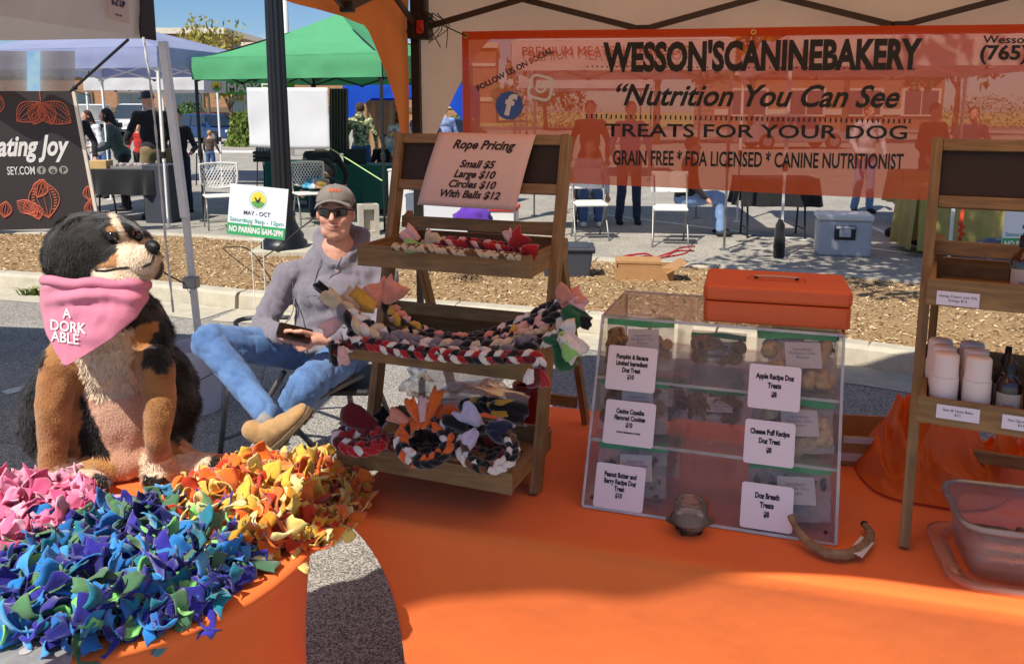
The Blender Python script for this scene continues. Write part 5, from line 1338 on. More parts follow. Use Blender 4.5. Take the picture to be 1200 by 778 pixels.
gl_ = M('glossy_black', '050505', .12, .1, 3, spec=.9); nb = M('nose_black', '0c0a0a', .45, .2, 60, bump=.5, bscale=200)
def on_surf(o, px, py, off=0):
    d = ray(px, py); org = V((0, 0, CAMZ)); inv = o.matrix_world.inverted()
    # object meshes were built in world coordinates
    ok, loc, nrm, _ = o.ray_cast(org, d.normalized())
    return (loc + nrm * off) if ok else None
for (px, py) in ((131, 277), (161, 277)):
    q = on_surf(hd_, px, py, .0) 
    if q: par(MB().ell(q, (.0125, .010, .0125)).build('eye', gl_, None, smooth=True), dog)
q = on_surf(hd_, 178, 291, .004) or nose
par(MB().ell(q, (.019, .013, .014), rotm(0, .1, -.5)).build('nose', nb, None, smooth=True), dog)
# mouth seam and flopping ear tip at the far cheek
pts = [on_surf(hd_, x, y, .0015) for x, y in ((113, 318), (125, 318), (140, 315), (155, 313), (168, 312), (177, 308), (180, 300))]
pts = [p for p in pts if p]
if len(pts) > 3: par(MB().tube(cat_path(pts, 4), .0026, 6).build('mouth_seam', nb, None), dog)
par(MB().ell(dp(185, 316, 1.93), (.012, .02, .024), rotm(0, .2, 0)).build('far_ear', M('black_plush', '17130f', .95, .2, 40, sheen=.4), None, smooth=True), dog)
# fur: fine short blades over the plush
def fur(o, colf, n, ln, seed, name='fur', keep=None):
    r = random.Random(seed); me = o.data; me.calc_loop_triangles()
    tris = me.loop_triangles; vs = me.vertices; import bisect
    ar = []; a = 0
    for t in tris: a += t.area; ar.append(a)
    V_, F_, C_ = [], [], []
    for i in range(n):
        t = tris[min(len(tris) - 1, bisect.bisect(ar, r.random() * a))]; u, v = r.random(), r.random()
        if u + v > 1: u, v = 1 - u, 1 - v
        p0, p1, p2 = [vs[k].co for k in t.vertices]; p = p0 + (p1 - p0) * u + (p2 - p0) * v; nn = t.normal
        if keep and not keep(p): continue
        k = noise.noise_vector(p * 22); d = (nn * .55 + V((k.x, k.y, k.z - .75)) * .8); d.normalize()
        c = colf(p, nn); f = r.uniform(.75, 1.3); dark = c[0] < .05; l = ln * r.uniform(.6, 1.3) * (.95 if dark else (.8 if c[0] > .68 else .3))
        s = d.cross(nn); s = s.normalized() * l * .09 if s.length > 1e-4 else V((l * .1, 0, 0))
        b = len(V_); V_ += [p - s, p + s, p + d * l]; F_.append((b, b + 1, b + 2)); C_ += [tuple(min(1, x * f) for x in c)] * 3
    m2 = bpy.data.meshes.new(name); m2.from_pydata([tuple(x) for x in V_], [], F_); m2.materials.append(furm)
    ca = m2.color_attributes.new('Col', 'FLOAT_COLOR', 'POINT')
    ca.data.foreach_set('color', [y for c in C_ for y in (*c, 1)]); m2.update()
    f_ = bpy.data.objects.new(name, m2); COL.objects.link(f_); f_['kind'] = 'stuff'; return par(f_, dog)
fur(body, body_col, 62000, .014, 1)
fur(hd_, head_col, 42000, .008, 2)
# bandana following the chest
pinkc = M('pink_cotton', 'e58aa4', .85, .04, 5, bump=.5, bscale=500, sheen=.2, transl=.12)
def chest_y(px, py):
    x = (px - 112) / 66; return 1.865 - .085 * sqrt(max(0, 1 - min(1, x * x))) - .00045 * (py - 330) * .3 + .012 * sin((py - 330) * .25) * (1 if py < 360 else .2) * .3
def band(px, py): return dp(px, py, chest_y(px, py) - .01)
Lft = [(51, 332), (47, 350), (48, 368), (56, 392), (66, 413), (74, 428)]; Rgt = [(174, 336), (175, 350), (160, 372), (132, 396), (100, 416), (77, 429)]
def bpos(u, v):
    k = v * 5; i = min(4, int(k)); f = k - i
    l = (lerp(Lft[i][0], Lft[i + 1][0], f), lerp(Lft[i][1], Lft[i + 1][1], f)); r_ = (lerp(Rgt[i][0], Rgt[i + 1][0], f), lerp(Rgt[i][1], Rgt[i + 1][1], f))
    px, py = lerp(l[0], r_[0], u), lerp(l[1], r_[1], u) + 6 * sin(pi * u) * (1 - v) * .4
    p = band(px, py); p.y -= .005 * noise.noise(V((px * .03, py * .05, 0))) + .006 * sin(u * 7 + v * 5) * (1 - v) ** 2 + .004 * sin(v * 26 + 5 * sin(u * 3.1)) * (1 - v) ** 1.5 + .003 * noise.noise(V((px * .09, py * .06, 4)))
    return p
bd = par(MB().grid(bpos, 40, 30).build('bandana', pinkc, None, smooth=True, solid=.002), dog)
par(MB().tube(cat_path([bpos(i / 10, 0.0) + V((0, .004, .006 + .003 * sin(i * 1.7))) for i in range(11)], 3), .011, 8).build('bandana_roll', pinkc, None, smooth=True), dog)
cream = M('cream_print', 'f2dfdc', .8, .03)
for s_, px, py, h, rot in (('A', 79, 372, 12, -.05), ('DORK', 80, 388, 13, .12), ('ABLE', 77, 401, 13, .14)):
    me = textmesh(s_, h * 1.32, .86, .018, 0, extrude=0)
    for v in me.vertices:
        x, y = v.co.x, v.co.y; xx = px + x * cos(rot) ; yy = py - y + x * sin(rot) * 1.0
        q = bd.ray_cast(V((0, 0, CAMZ)), ray(xx, yy).normalized()); v.co = (q[1] + V((0, -.003, .0))) if q[0] else band(xx, yy) + V((0, -.02, 0))
    me.materials.clear(); me.materials.append(cream); o = bpy.data.objects.new('lettering', me); COL.objects.link(o); par(o, bd) ; 

# ================================================================ SNUFFLE MATS
def strip_mesh(seed, mat, w=.03, l=.06, kind=0):
    r = random.Random(seed); m = MB(); c = r.choice((-1, 1)) * r.uniform(.5, 2.4); tw = r.uniform(-.5, .5); cup = r.uniform(-.6, .6)
    wob = r.uniform(0, 6)
    def f(u, v):
        x = (u - .5) * w * (.8 + .25 * v - .2 * sin(pi * v) * r_) * 1.0 + .004 * noise.noise(V((v * 3, seed * 3.1, u))) ; a = c * v; rad = l
        z = l * (sin(a) / c if abs(c) > .05 else v); y = l * ((1 - cos(a)) / c if abs(c) > .05 else 0)
        t = tw * v; n_ = cup * w * .5 * ((u - .5) * 2) ** 2 + (.0045 * sin(v * 7 + wob + u * 3) + .004 * noise.noise(V((u * 2.5, v * 3, seed * 1.7)))) * v
        return V((x * cos(t) - n_ * sin(t), y + x * sin(t) + n_ * cos(t), z + (.004 * sin(u * 5 + wob) if v > .9 else 0)))
    r_ = r.uniform(-.1, .3)
    m.grid(f, 5, 9)
    me = m.mesh('fleece_strip', mat, True); return me
def snuffle_mat(name, label, c, R, cols, n, seed, group=None, squash=(1, 1), skip=None, hang=None):
    c = V(c); r = random.Random(seed); t = thing(name, label, 'snuffle mat', tuple(c), 0, group)
    base = MB(); base.lathe([(R * .95, 0), (R * .97, .006), (R * .9, .012), (.001, .014)], n=40, capb=True); base.M = None
    b = base.build('mat_base', FC2['base'], t); b.scale = (squash[0], squash[1], 1)
    meshes = [(cn, [strip_mesh(seed * 50 + i * 7 + j, FC2[cn], r.uniform(.024, .037), r.uniform(.046, .068)) for j in range(5)]) for i, cn in enumerate(cols)]
    def place(x, y, z, nrm, spin, sc, me):
        o = bpy.data.objects.new('fleece_strip', me); COL.objects.link(o); o.parent = t
        q = V(nrm).normalized().to_track_quat('Z', 'Y').to_matrix().to_4x4()
        o.matrix_local = Matrix.Translation((x, y, z)) @ q @ Matrix.Rotation(spin, 4, 'Z') @ Matrix.Scale(sc, 4); 
        md = o.modifiers.new('thickness', 'SOLIDIFY'); md.thickness = .0022
    k = 0; i = 0
    for i in range(n):
        rr = sqrt((i + .5) / n); a = i * 2.39996
        x, y = cos(a) * rr * R * squash[0], sin(a) * rr * R * squash[1]
        out = V((cos(a), sin(a), 0)); e = rr ** 3
        nrm = V((0, 0, 1)) * (.8 - .6 * e) + out * (e * 1.3) + V((r.uniform(-1, 1), r.uniform(-1, 1), 0))
        if hang and rr > .7 and hang(V((x, y, 0)) + c): nrm = out * .7 + V((r.uniform(-.3, .3), r.uniform(-.3, .3), -1.0))
        z = .012 + .018 * (1 - rr * rr) + r.uniform(-.006, .008)
        cn, ms = r.choice(meshes); place(x, y, z, nrm, r.uniform(0, 6.3), r.uniform(.85, 1.2), r.choice(ms))
    # the smaller strips tucked underneath, joined
    um = MB()
    for i in range(int(n * 2.4)):
        rr = sqrt(r.random()); a = r.uniform(0, 6.3); x, y = cos(a) * rr * R * squash[0], sin(a) * rr * R * squash[1]
        out = V((cos(a), sin(a), 0)); nrm = V((0, 0, 1)) * (1 - .6 * rr ** 3) + out * rr ** 3 + V((r.uniform(-.9, .9), r.uniform(-.9, .9), 0))
        ci = r.randrange(len(meshes)); me = r.choice(meshes[ci][1]); Q = Matrix.Translation((x, y, .008)) @ nrm.normalized().to_track_quat('Z', 'Y').to_matrix().to_4x4() @ Matrix.Rotation(r.uniform(0, 6.3), 4, 'Z') @ Matrix.Scale(r.uniform(.7, .95), 4)
        um.add([Q @ v.co for v in me.vertices], [tuple(p.vertices) for p in me.polygons], ci)
    uo = um.build('tucked_strips', [FC2[cn] for cn in cols], t, smooth=True, solid=.002); uo['kind'] = 'stuff'
    return t
def fz(c): return M('felt_' + c, c, .95, .12, 60, bump=.3, bscale=1100, sheen=.45, spec=.1, transl=.1)
FC2 = {'base': fz('3a3440')}
for c in ('1f2470', '1f7f94', '2f2c8c', '3a34a4', '2f86d0', '4aa3dc', '5f8f62', '507a58', '8fdf7c', 'a5e890', '1c2a4a', '2b6fb8', 'e8729a', 'f08ab0', 'f4a6c4', 'd65a86', 'e9b8c8', 'e0601c', 'f07a2a', 'e8c24a', 'f0d878', 'c83c18', 'f0e29a', 'd89a2c'): FC2[c] = fz(c)
off_table = lambda p: (V((p.x, p.y, 0)) - RT).length > RR - .045
snuffle_mat('snuffle_mat', 'blue, purple and green fleece snuffle mat at the front of the round table', G(143, 668, .75) + V((0, 0, 0)), .228, ['2f2c8c', '3a34a4', '2f2c8c', '2f86d0', '2f86d0', '4aa3dc', '2f2c8c', '5f8f62', '507a58', '8fdf7c', '1f2470', '1f7f94', '2b6fb8'], 300, 1, 'fleece snuffle mats on the round table', (1.0, .95), hang=off_table)
snuffle_mat('snuffle_mat', 'pink fleece snuffle mat at the left edge beside the dog paw', G(2, 620, .75), .165, ['e8729a', 'f08ab0', 'f4a6c4', 'd65a86', 'e9b8c8'], 260, 2, 'fleece snuffle mats on the round table', hang=off_table)
snuffle_mat('snuffle_mat', 'orange and yellow fleece snuffle mat hanging over the right edge of the round table', G(316, 594, .75), .19, ['e0601c', 'f07a2a', 'e8c24a', 'f0d878', 'c83c18', 'e8c24a', 'f07a2a', 'd89a2c', 'f0e29a'], 290, 3, 'fleece snuffle mats on the round table', (1.0, 1.05), hang=off_table)
# ================================================================ THE SEATED MAN
def noise_skin(name, c): return M(name, c, .55, .10, 25, bump=.25, bscale=300, spec=.35)
skin = M('skin', 'd8a48c', .5, .06, 18, bump=.2, bscale=500, spec=.35, col2='c58c76'); 
hood = M('grey_hoodie', '7a757f', .95, .06, 60, bump=.3, bscale=900, sheen=.35, spec=.1)
hood_d = M('hoodie_rib', '75707c', .95, .06, 60, bump=1, bscale=300, sheen=.3)
denim = M('light_denim', '5f84b4', .9, .18, 9, bump=.7, bscale=500, sheen=.15, col2='46689a')
suede = M('tan_suede', 'b08a5a', .9, .12, 30, bump=.7, bscale=200, sheen=.3); sole = M('shoe_sole', '6f5c44', .85, .2, 40, bump=1, bscale=90)
capm_ = M('grey_cap', '7c756e', .9, .1, 30, bump=.6, bscale=300, sheen=.2); caporg = M('cap_orange_thread', 'd0643a', .8, .1, 60)
manX = P(385, 500, 3.7).x
man = thing('person', 'seated man in a grey hoodie, jeans, cap and sunglasses, holding a phone and smiling', 'person', (manX, 3.65, 0))
def mp_(o): return par(o, man)
HC_ = P(394, 252, 3.72)                              # middle of the head
face = V((.02, -1, .06)).normalized()
sc_ = 1.0
def hp(x, y, z): return HC_ + V((x + .02 * -y, y, z)) * sc_   # head space: x right in picture, -y towards camera
mb = MB()
mb.ell(hp(0, .015, .035), (.077, .095, .085)); mb.ell(hp(0, -.018, -.026), (.069, .076, .088)); mb.ell(hp(0, -.040, -.078), (.042, .045, .034))      # skull, face, chin
mb.ell(hp(-.030, -.036, -.062), (.034, .042, .042)); mb.ell(hp(.030, -.036, -.062), (.034, .042, .042))                                           # jaw corners
for s in (-1, 1):
    mb.ell(hp(s * .036, -.062, -.010), (.027, .027, .030)); mb.ell(hp(s * .077, .0, .0), (.009, .018, .029), rotm(0, 0, s * .4)); mb.ell(hp(s * .028, -.076, .040), (.022, .012, .010))
mb.caps(hp(0, -.084, .030), hp(0, -.107, -.006), .008, .0125); mb.ell(hp(.011, -.093, -.010), .008); mb.ell(hp(-.011, -.093, -.010), .008)
mb.ell(hp(0, -.082, -.032), (.028, .012, .007)); mb.ell(hp(0, -.080, -.050), (.024, .014, .007))
NK = hp(0, .03, -.16)
mb.caps(hp(0, .015, -.07), NK, .050, .056)
ShL, ShR = P(336, 324, 3.74), P(450, 320, 3.78)      # picture-left and picture-right shoulders
Hip = V((manX + .02, 3.78, .50))
mb.caps(NK, V((NK.x, NK.y + .03, .78)), .08, .12); mb.caps(NK + V((0, 0, -.1)), ShL, .035, .03); mb.caps(NK + V((0, 0, -.1)), ShR, .035, .03)
ElL, ElR = P(308, 384, 3.64), P(452, 392, 3.62)
WrL, WrR = P(332, 394, 3.46), P(384, 398, 3.44)
mb.chain([ShL, ElL, WrL], [.03, .028, .025]); mb.chain([ShR, ElR, WrR], [.03, .028, .025])
mb.caps(V((NK.x, NK.y + .03, .78)), Hip, .12, .12)
# hands: palms and curled fingers holding the phone
PhC = P(345, 391, 3.40)
def finger(m, pts, r0): m.chain(pts, [r0, r0 * .95, r0 * .88, r0 * .78][:len(pts)], 10)
# hand at picture left, palm behind the phone's lower edge, four fingers wrapping under
pl_ = WrL.lerp(PhC, .55) + V((0, 0, -.012)); mb.caps(WrL, pl_, .024, .028); mb.ell(pl_, (.036, .028, .026))
for i in range(4):
    b = pl_ + V((.012 + .004 * i, -.012, .012 - .016 * i)); k = (.034, .038, .036, .028)[i]
    finger(mb, [b, b + V((k * .9, -.016, -.006)), b + V((k * 1.7, -.014, -.003)), b + V((k * 2.2, -.004, .001))], .0095)
finger(mb, [pl_ + V((-.01, -.012, .02)), PhC + V((-.03, -.02, .016)), PhC + V((-.008, -.024, .02))], .0105)
# hand at picture right, supporting from the other side, thumb on the screen
pr_ = WrR.lerp(PhC, .4) + V((0, 0, -.006)); mb.caps(WrR, pr_, .024, .028); mb.ell(pr_, (.036, .028, .026))
for i in range(4):
    b = pr_ + V((-.014, -.012, .014 - .015 * i)); k = (.030, .034, .032, .026)[i]
    finger(mb, [b, b + V((-k * .9, -.016, -.008)), b + V((-k * 1.6, -.018, -.012)), b + V((-k * 2.1, -.008, -.008))], .0095)
finger(mb, [pr_ + V((-.005, -.01, .022)), PhC + V((.035, -.022, .016)), PhC + V((.01, -.026, .016))], .0105)
lipc = M('lips', 'b0604f', .4, .08, 40)
bodyo = mp_(blob('body', mb, [skin, lipc], None, .0052, 3, lambda p, n: .0006 * noise.noise(p * 60)))
# mouth: smile with teeth, set on the face surface
def face_pt(px, py, off=0):
    ok, loc, nrm, _ = bodyo.ray_cast(V((0, 0, CAMZ)), ray(px, py).normalized()); return loc + V((0, -off, 0)) if ok else P(px, py, 3.62)
sm = [(382.5, 260.4), (387, 263.6), (392, 264.8), (397.5, 263.8), (402, 260.2)]
m = MB(); up_ = [face_pt(x, y + .1, .0009) for x, y in ((382.5, 261.2), (387, 262.2), (392, 262.8), (397.5, 262.3), (402, 261))]; lo_ = [face_pt(x, y + .4, .0009) for x, y in sm]
m.add(up_ + lo_, [(i, i + 1, i + 6, i + 5) for i in range(4)]); mp_(m.build('teeth', M('teeth', 'dccabd', .5, .03), None))
mp_(MB().tube(cat_path([face_pt(x, y + 1.6, .000) for x, y in sm], 4), [.0012 + .0022 * sin(pi * i / 16) for i in range(17)], 6).build('lower_lip', lipc, None, smooth=True))
mp_(MB().tube(cat_path([p + V((0, 0, .0018)) for p in up_], 4), [.001 + .0014 * sin(pi * i / 16) for i in range(17)], 6).build('upper_lip', lipc, None, smooth=True))
# hair at the temples
hairm = M('brown_hair', '4a3022', .8, .2, 120, bump=1, bscale=400)
mb = MB()
mb.ell(hp(0, .04, .03), (.079, .085, .082)); 
for s in (-1, 1): mb.ell(hp(s * .074, .008, .015), (.008, .022, .03))
mp_(blob('hair', mb, hairm, None, .006, 2, lambda p, n: .002 * noise.noise(p * 120)))
# cap
mb = MB()
def capf(u, v):
    th = 2 * pi * u; e = v * pi / 2; k = cos(e) ** .85
    x, y, z = .0855 * cos(th) * k, .105 * sin(th) * k, .085 * sin(e)
    return hp(x, y + .005, .052 + z * .98 - .016 * (y / .1) + .0012 * sin(th * 6) * k)
mb = MB(); mb.grid(capf, 48, 12); cap = mp_(mb.build('cap', capm_, None, smooth=True, solid=.003))
def brim(u, v):
    x = (u - .5) * 2; w = .076; yy = -.084 - .040 * v * (1 - .35 * x * x) + .040 * x * x
    return hp(x * w * (1 + .06 * v), yy, .082 - .008 * v - .040 * x * x * (.65 + .35 * v))
br_ = mp_(MB().grid(brim, 20, 8).build('cap_brim', capm_, None, smooth=True, solid=.004)); 
mp_(MB().ell(hp(0, .005, .137), (.007, .007, .004)).build('cap_button', capm_, None, smooth=True))
for k in range(6):
    a = k * pi / 3 + pi / 6; mp_(MB().tube([capf(a / (2 * pi), v / 8) + V((cos(a), sin(a), .5)) * .002 for v in range(9)], .0012, 4).build('cap_seam', capm_, None))
me = textmesh('OPEN', .020, 1.1, .03, 0, extrude=0)
for v in me.vertices:
    px, py = 392 + v.co.x * 262, 225 - v.co.y * 262 + (v.co.x * 262) * .02; d = ray(px, py)
    ok, loc, nrm, _ = cap.ray_cast(V((0, 0, CAMZ)), d.normalized()); v.co = (loc + V((0, -.0032, .001))) if ok else P(px, py, 3.6)
me.materials.clear(); me.materials.append(caporg); o = bpy.data.objects.new('lettering', me); COL.objects.link(o); mp_(o)
# sunglasses
lens = M('black_lens', '08080a', .08, .1, 3, spec=1)
for s in (-1, 1):
    def gl(u, v, s=s):
        x = s * (.007 + u * .055); z = .019 + (v - .5) * .040 * (1 - .25 * u) + .004 * u
        return hp(x, -.100 + .030 * (u ** 2), z)
    mp_(MB().grid(gl, 8, 6).build('sunglass_lens', lens, None, smooth=True, solid=.003))
    mp_(MB().tube(cat_path([hp(s * .060, -.072, .030), hp(s * .079, -.04, .028), hp(s * .084, .01, .020)], 5), .0032, 6).build('sunglass_arm', blackp, None))
mp_(MB().tube([hp(-.012, -.101, .028), hp(0, -.104, .030), hp(.012, -.101, .028)], .0028, 6).build('sunglass_bridge', blackp, None))
mp_(MB().tube(cat_path([hp(-.06, -.072, .037), hp(-.03, -.097, .040), hp(0, -.104, .034), hp(.03, -.097, .040), hp(.06, -.072, .037)], 4), .0028, 6).build('sunglass_frame', blackp, None))
# hoodie
mb = MB(); CH = V((NK.x, NK.y + .045, .84))
mb.ell(V((NK.x, NK.y + .03, .87)), (.205, .12, .10)); mb.caps(NK + V((-.05, .02, -.06)), ShL, .055, .068); mb.caps(NK + V((.05, .02, -.06)), ShR, .055, .068); mb.ell(CH, (.20, .135, .2)); mb.ell(V((NK.x + .01, NK.y + .03, .66)), (.235, .16, .17)); mb.ell(V((NK.x - .02, NK.y + .02, .78)), (.225, .15, .15)); mb.ell(Hip + V((-.01, -.03, .06)), (.21, .16, .12))
mb.chain([ShL + V((.03, 0, .0)), ShL + V((0, 0, -.01)), ElL, ElL.lerp(WrL, .82)], [.066, .068, .060, .046]); mb.chain([ShR + V((-.03, 0, .0)), ShR + V((0, 0, -.01)), ElR, ElR.lerp(WrR, .86)], [.066, .068, .060, .046])

HD = [NK + V((-.075, -.02, .0)), NK + V((-.09, .05, .05)), NK + V((0, .11, .07)), NK + V((.095, .06, .05)), NK + V((.085, -.02, .0)), NK + V((.03, -.075, -.055)), NK + V((-.02, -.075, -.055)), NK + V((-.075, -.02, .0))]
mb.chain(HD, [.032, .045, .055, .045, .032, .022, .022, .032])
def folds(p, n):
    q = V(p); d = .005 * noise.noise(V((q.x * 8, q.y * 8, q.z * 11))) + .002 * noise.noise(V((q.x * 22 + q.z * 12, q.y * 20, q.z * 22)))
    for e in (ElL, ElR):
        r_ = (q - e).length
        if r_ < .16: d += .007 * (1 - r_ / .16) * sin((q - e).dot(V((.8, .3, 1)).normalized()) * 150)
    for s_, A_ in ((7, .010), (15, .006)):
        k_ = 1 - abs(noise.noise(V((q.x * s_ + 3, q.y * s_, q.z * s_ * .8 + q.x * s_ * .5)))); d -= A_ * k_ ** 9
    if q.z < .72: d += .006 * sin(q.z * 95 + 3 * sin(q.x * 11)) * sstep(.74, .62, q.z)
    return d
ho = mp_(blob('hoodie', mb, hood, None, .009, 4, folds))
# neck opening ring, pocket, drawstrings, cuffs
def hpt(px, py, off=.002):
    ok, loc, nrm, _ = ho.ray_cast(V((0, 0, CAMZ)), ray(px, py).normalized()); return loc + nrm * off if ok else P(px, py, 3.58)
mp_(MB().tube(cat_path([hpt(x, y, .004) for x, y in ((383, 292), (377, 305), (371, 322), (367, 337))], 5), .0022, 6).build('drawstring', hood_d, None))
mp_(MB().tube(cat_path([hpt(x, y, .004) for x, y in ((402, 298), (396, 310), (388, 324), (380, 338))], 5), .0022, 6).build('drawstring', hood_d, None))
mp_(MB().tube(cat_path([hpt(x, y, .001) for x, y in ((345, 350), (342, 368), (330, 384))], 5), .003, 6).build('pocket_edge', hood_d, None))
mp_(MB().tube(cat_path([hpt(x, y, .001) for x, y in ((345, 350), (370, 346), (400, 350))], 5), .002, 6).build('pocket_edge', hood_d, None))
mp_(MB().tube(cat_path([hpt(x, y, .0005) for x, y in ((348, 310), (343, 330), (346, 352), (350, 372))], 5), .0018, 6).build('sleeve_seam', hood_d, None))
for e, w in ((ElL, WrL), (ElR, WrR)):
    d = (w - e).normalized(); a = e.lerp(w, .84); mp_(MB().tube([a, a + d * .02, a + d * .045], [.046, .043, .038], 20).build('cuff', hood_d, None, smooth=True, bevel=.004))
# phone
ph_ = thing('phone', 'black phone held in both hands of the seated man', 'phone', tuple(PhC))
rph = rotm(.75, .28, .15); m = MB(); m.M = rph.to_4x4(); m.prism([(x, y, 0) for x, y in rrect(.145, .072, .01, 3)], (0, 0, .008)); m.build('phone_body', M('phone_case', '141416', .35, .1, 5), ph_, bevel=.002)
m = MB(); m.M = rph.to_4x4(); m.prism([(x, y, .0083) for x, y in rrect(.135, .064, .008, 3)], (0, 0, .0006)); m.build('screen', lens, ph_)
m = MB(); m.M = rph.to_4x4(); 
for x, y in ((-.055, .02), (-.055, .004), (-.040, .012)): m.cyl((x, y, -.002), (x, y, 0), .006, n=12)
m.build('camera_lenses', lens, ph_)
# jeans: right leg crossed, ankle on the other knee
KnA = V((P(246, 398, 3.38).x, 3.36, P(246, 400, 3.36).z)); AnA = P(312, 484, 3.14)
KnB = P(358, 452, 3.34); AnB = V((P(300, 500, 3.5).x + .02, 3.46, .10))
HpA, HpB = Hip + V((-.10, -.02, .0)), Hip + V((.09, -.02, .0))
mb = MB()
mb.ell(Hip + V((0, 0, .01)), (.19, .15, .12))
mb.chain([HpA, KnA, KnA.lerp(AnA, .45), AnA], [.10, .075, .064, .055]); mb.chain([HpB, KnB, KnB.lerp(AnB, .45), AnB], [.10, .078, .064, .058])
def dfold(p, n):
    q = V(p); d = .004 * noise.noise(V((q.x * 6, q.y * 6, q.z * 6))) + .0012 * noise.noise(q * 20)
    for s_, A_ in ((9, .009), (18, .005)):
        k_ = 1 - abs(noise.noise(V((q.x * s_ * .7, q.y * s_, q.z * s_ + q.x * s_ * .6)))); d -= A_ * k_ ** 9
    for c, R in ((KnA, .16), (AnA, .14), (KnB, .15), (HpB, .2), (AnB, .15)):
        r_ = (q - c).length
        if r_ < R: d += .0045 * (1 - r_ / R) * sin((q - c).dot(V((1, .4, .7)).normalized()) * 120 + 3 * noise.noise(q * 7))
    return d
je = mp_(blob('jeans', mb, denim, None, .009, 4, dfold))
def jpt(px, py, off=.001):
    ok, loc, nrm, _ = je.ray_cast(V((0, 0, CAMZ)), ray(px, py).normalized()); return loc + nrm * off if ok else None
sp = [jpt(x, y) for x, y in ((276, 402), (288, 414), (300, 426), (314, 438), (330, 450), (345, 458))]; sp = []
if len(sp) > 2: mp_(MB().tube(cat_path(sp, 4), .0012, 5).build('leg_seam', M('denim_seam', '35507c', .9, .1, 60), None))
# shoes
def shoe(ank, toe, up, label=None):
    ank, toe, up = V(ank), V(toe), V(up); d = (toe - ank); L_ = d.length; d.normalize(); up = (up - d * up.dot(d)).normalized(); sd = d.cross(up)
    R = Matrix((d, sd, up)).transposed(); mb = MB()
    W4 = R.to_4x4(); W4.translation = ank; mb.M = W4
    mb.ell((0, 0, -.015), (.052, .040, .046)); mb.ell((.045, 0, -.008), (.065, .042, .048)); mb.ell((.09, 0, -.020), (.075, .045, .042)); mb.ell((.14, 0, -.028), (.075, .048, .033)); mb.ell((.175, .0, -.032), (.062, .047, .029)); mb.caps((.005, 0, .01), (.0, 0, .05), .042, .041)
    u_ = mp_(blob('shoe', mb, suede, None, .007, 4, lambda p, n: .0015 * noise.noise(p * 50)))
    m = MB(); m.M = W4; n_ = 28; out = []
    for i in range(n_):
        a = 2 * pi * i / n_; x = .09 + .15 * cos(a); y = .050 * sin(a) * (1 + .12 * cos(a)) * (1 - .15 * (abs(cos(a - pi / 2)) if False else 0)); out.append((x, y, -.066))
    m.prism(out, (0, 0, .022)); s_ = m.build('sole', sole, None, bevel=.004); mp_(s_)
    for k in range(9):
        m = MB(); m.M = W4; x = -.04 + k * .032; m.box((x, 0, -.070), (.014, .07 + .02 * sin(k * .5), .010), rotm(0, 0, .25 * (-1) ** k)); par(m.build('tread', sole, None), man)
    m = MB(); m.M = W4
    for k in range(4): m.tube(cat_path([(.045 + k * .02, -.026, .018 - k * .006), (.05 + k * .02, 0, .030 - k * .006), (.045 + k * .02, .026, .018 - k * .006)], 3), .0028, 5)
    mp_(m.build('laces', M('tan_lace', 'c2a274', .9, .1, 40), None))
ToeA = P(318, 520, 3.0)
shoe(P(308, 512, 3.08), P(352, 468, 3.02), V((-.72, -.15, .52)))
shoe(AnB + V((0, 0, -.01)), AnB + V((-.02, -.2, -.03)), (0, 0, 1))
mp_(MB().tube([AnA, P(310, 502, 3.09)], [.042, .038], 14).build('sock', M('grey_sock', '8a8a8c', .95, .1, 80), None, smooth=True))
# his folding chair
ch = thing('folding_chair', 'grey metal folding chair under the seated man', 'chair', (Hip.x, Hip.y, 0))
gm = M('chair_grey', '6f6b68', .5, .1, 20, metal=.4); dk_ = M('dark_vinyl', '26262a', .6, .1, 20)
par(MB().box(V((Hip.x, Hip.y - .03, .365)), (.40, .40, .03)).build('seat', dk_, None, bevel=.012), ch)
def cyl_w(name, a, b, r=.013, mat=gm): return par(MB().tube([a, b], r, 8).build(name, mat, None, smooth=True), ch)
cyl_w('leg', G(258, 531), P(268, 440, 3.6)); cyl_w('leg', V((G(258, 531).x + .05, 4.05, 0)), V((Hip.x - .21, Hip.y - .1, .42)))
cyl_w('leg', G(404, 552) + V((0, .25, 0)) , P(402, 385, 3.5)); cyl_w('leg', V((Hip.x + .22, 4.1, 0)), V((Hip.x + .21, Hip.y - .15, .42)))
cyl_w('stretcher', P(262, 515, 3.72), P(300, 500, 3.78), .009); cyl_w('back_tube', P(430, 300, 4.02), V((Hip.x + .21, Hip.y + .15, .4))); cyl_w('back_tube', P(295, 385, 3.98), V((Hip.x - .21, Hip.y + .15, .4)))
cyl_w('cross_brace', P(350, 505, 3.5), P(384, 540, 3.2), .012, blacksteel); cyl_w('side_rail', P(375, 465, 3.45), P(425, 440, 3.6), .012)
par(MB().tube(cat_path([P(288, 396, 3.9), P(276, 378, 3.95), P(300, 372, 4.0), P(340, 372, 4.02)], 4), .012, 8).build('chair_back_rim', gm, None, smooth=True), ch)
